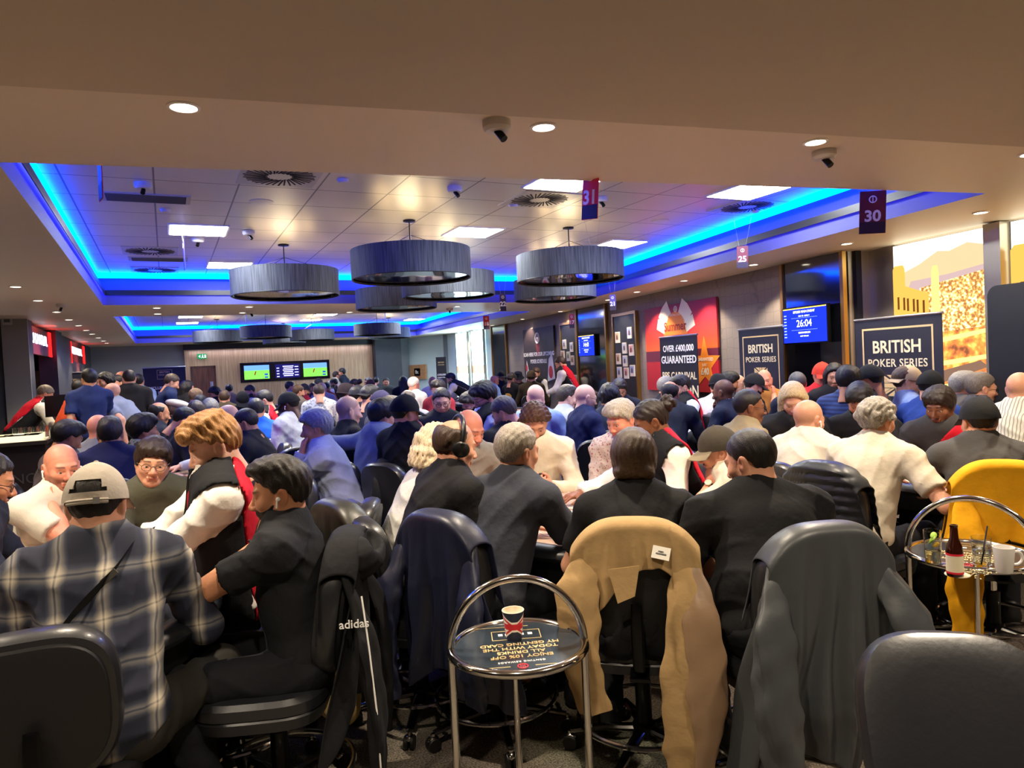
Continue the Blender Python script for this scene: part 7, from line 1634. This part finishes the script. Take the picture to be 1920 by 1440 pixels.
# ---- things on the near tables
TT_ = .758
def spot(px, py, z=TT_): q = onz(px, py, z); return (q[0], q[1], z)
def stack(px, py, n, cols, label, rad=.02):
    p = spot(px, py); o = empty('chip_stack', p); tag(o, label, 'poker chips', 'stacks of poker chips')
    for k in range(n): MB().lathe([(0, 0), (rad*.93, 0), (rad, .0006), (rad, .0028), (rad*.93, .0034), (0, .0034)], (random.uniform(-.001, .001), random.uniform(-.001, .001), .0034*k), 18).obj('chip', mat('chip_'+cols[k*len(cols)//n], cols[k*len(cols)//n], .45), o)
stack(14, 1082, 20, ['2f5f78', 'c8283c'], 'tall stack of blue and red chips at the left edge of the left table'); stack(34, 1056, 5, ['c8283c'], 'short stack of red chips at the left edge of the left table'); stack(46, 1050, 4, ['c8283c', '2f5f78'], 'low pile of red and blue chips beside the white card on the left table')
stack(286, 991, 8, ['3a5a50'], 'dark green chip stack in front of the man in olive'); stack(294, 993, 6, ['9ab0a8', '3a5a50'], 'pale green chip stack in front of the man in olive')
stack(1018, 905, 7, ['d02a3a'], 'red chip stack on the far rail of the middle table', .022); stack(1024, 905, 7, ['d02a3a', '2a2a30'], 'red and black chip stack on the far rail of the middle table', .022)
stack(1769, 905, 7, ['e0b020', '4a8a3a'], 'yellow and green chip stack on the right table'); stack(1299, 980, 2, ['e8dcc0', '1a1a1c'], 'cream and black dealer button on the middle table', .026); stack(342, 1112, 2, ['1a1a1c'], 'black dealer button on the left table', .028); stack(1311, 985, 1, ['2f9ad0'], 'single blue chip on the middle table', .024)
def cardat(px, py, rz, m, label): p = spot(px, py); tag(MB().box((0, 0, .001), (.06, .088, .0016), rotz(R(rz))).obj('playing_card', m, None, False), label, 'playing card', 'playing cards on the tables').location = p
PC = mat('card_white', 'ece8de', .4); cardat(70, 1047, 60, mat('card_green', 'c8dcd0', .4), 'pale green card lying on the left table'); cardat(1072, 952, 30, PC, 'white card lying on the middle table near its centre'); cardat(1068, 960, 70, PC, 'second white card lying on the middle table'); cardat(366, 1110, 20, PC, 'white card beside the dealer button on the left table')
p = spot(402, 1093, .79); o = empty('smartphone', (p[0], p[1], .792), R(35)); tag(o, 'phone lying face up on the rail of the left table', 'phone'); MB().box((0, 0, .004), (.075, .15, .008), None, .01).obj('case', BLACKM, o); MB().box((0, 0, .0085), (.066, .138, .001)).obj('screen', mat('phone_glass', '8fb4d8', .1), o, False)
r, i = who('curly brown-haired'); M_ = r.matrix_world if False else None
def held(s, name, label, cat, off, size=(.075, .009, .15), m=None, tilt=40):
    r, i = who(s); W = (i['J'][-1][1]+i['J'][1][1])/2; a = -i['az']; p = rotz(a)@(W+np.array(off)); o = empty(name, (i['base'][0]+p[0], i['base'][1]+p[1], p[2]), a); o.rotation_euler[0] = R(tilt); tag(o, label, cat); MB().box((0, 0, 0), size, None, .008 if False else 0).obj('case', m or BLACKM, o, False); MB().box((0, -size[1]*.55, 0), (size[0]*.9, .002, size[2]*.92)).obj('screen', mat('phone_glass', '8fb4d8', .1), o, False)
held('curly brown-haired', 'smartphone', 'phone held by the man in the cream sweater', 'phone', (0, .07, .03)); held('tall man in a navy', 'smartphone', 'phone held up by the tall standing man in navy', 'phone', (0, .07, .03))
o = empty('card_deck', (0, 0, 0)); r, i = who('woman dealer in a'); W = i['J'][1][1]+np.array((0, .09, .03)); p = rotz(-i['az'])@W; o.location = (i['base'][0]+p[0], i['base'][1]+p[1], p[2]); o.rotation_euler = (R(20), 0, -i['az']); tag(o, 'white deck of cards in the hand of the woman dealer', 'playing cards'); MB().box((0, 0, 0), (.062, .09, .018)).obj('cards', PC, o, False)
q = at(702, 925, 3.55); o = empty('drink_can', (q[0]+.1, q[1], .6)); tag(o, 'pink and red drinks can beside the olive coat', 'can'); MB().lathe([(0, 0), (.028, 0), (.032, .006), (.032, .105), (.028, .115), (0, .116)], n=24).obj('can_body', mat('can_pink', 'c8506a', .3, .4), o); MB().lathe([(0, -.0), (.15, 0), (.15, -.02), (0, -.02)], n=28).obj('stand_top', BLACKM, o); MB().cyl((0, 0, -.6), (0, 0, -.02), .02).obj('stand_post', BLACKM, o)
# ---- lettering becomes mesh, so every sign's writing is an ordinary object
dg = bpy.context.evaluated_depsgraph_get()
for o in [o for o in bpy.data.objects if o.type == 'FONT']:
    me = bpy.data.meshes.new_from_object(o.evaluated_get(dg)); n = put(o.name, me, o.parent); n.matrix_local = o.matrix_local.copy(); nm = o.name
    for k in o.keys(): n[k] = o[k]
    bpy.data.objects.remove(o); n.name = nm
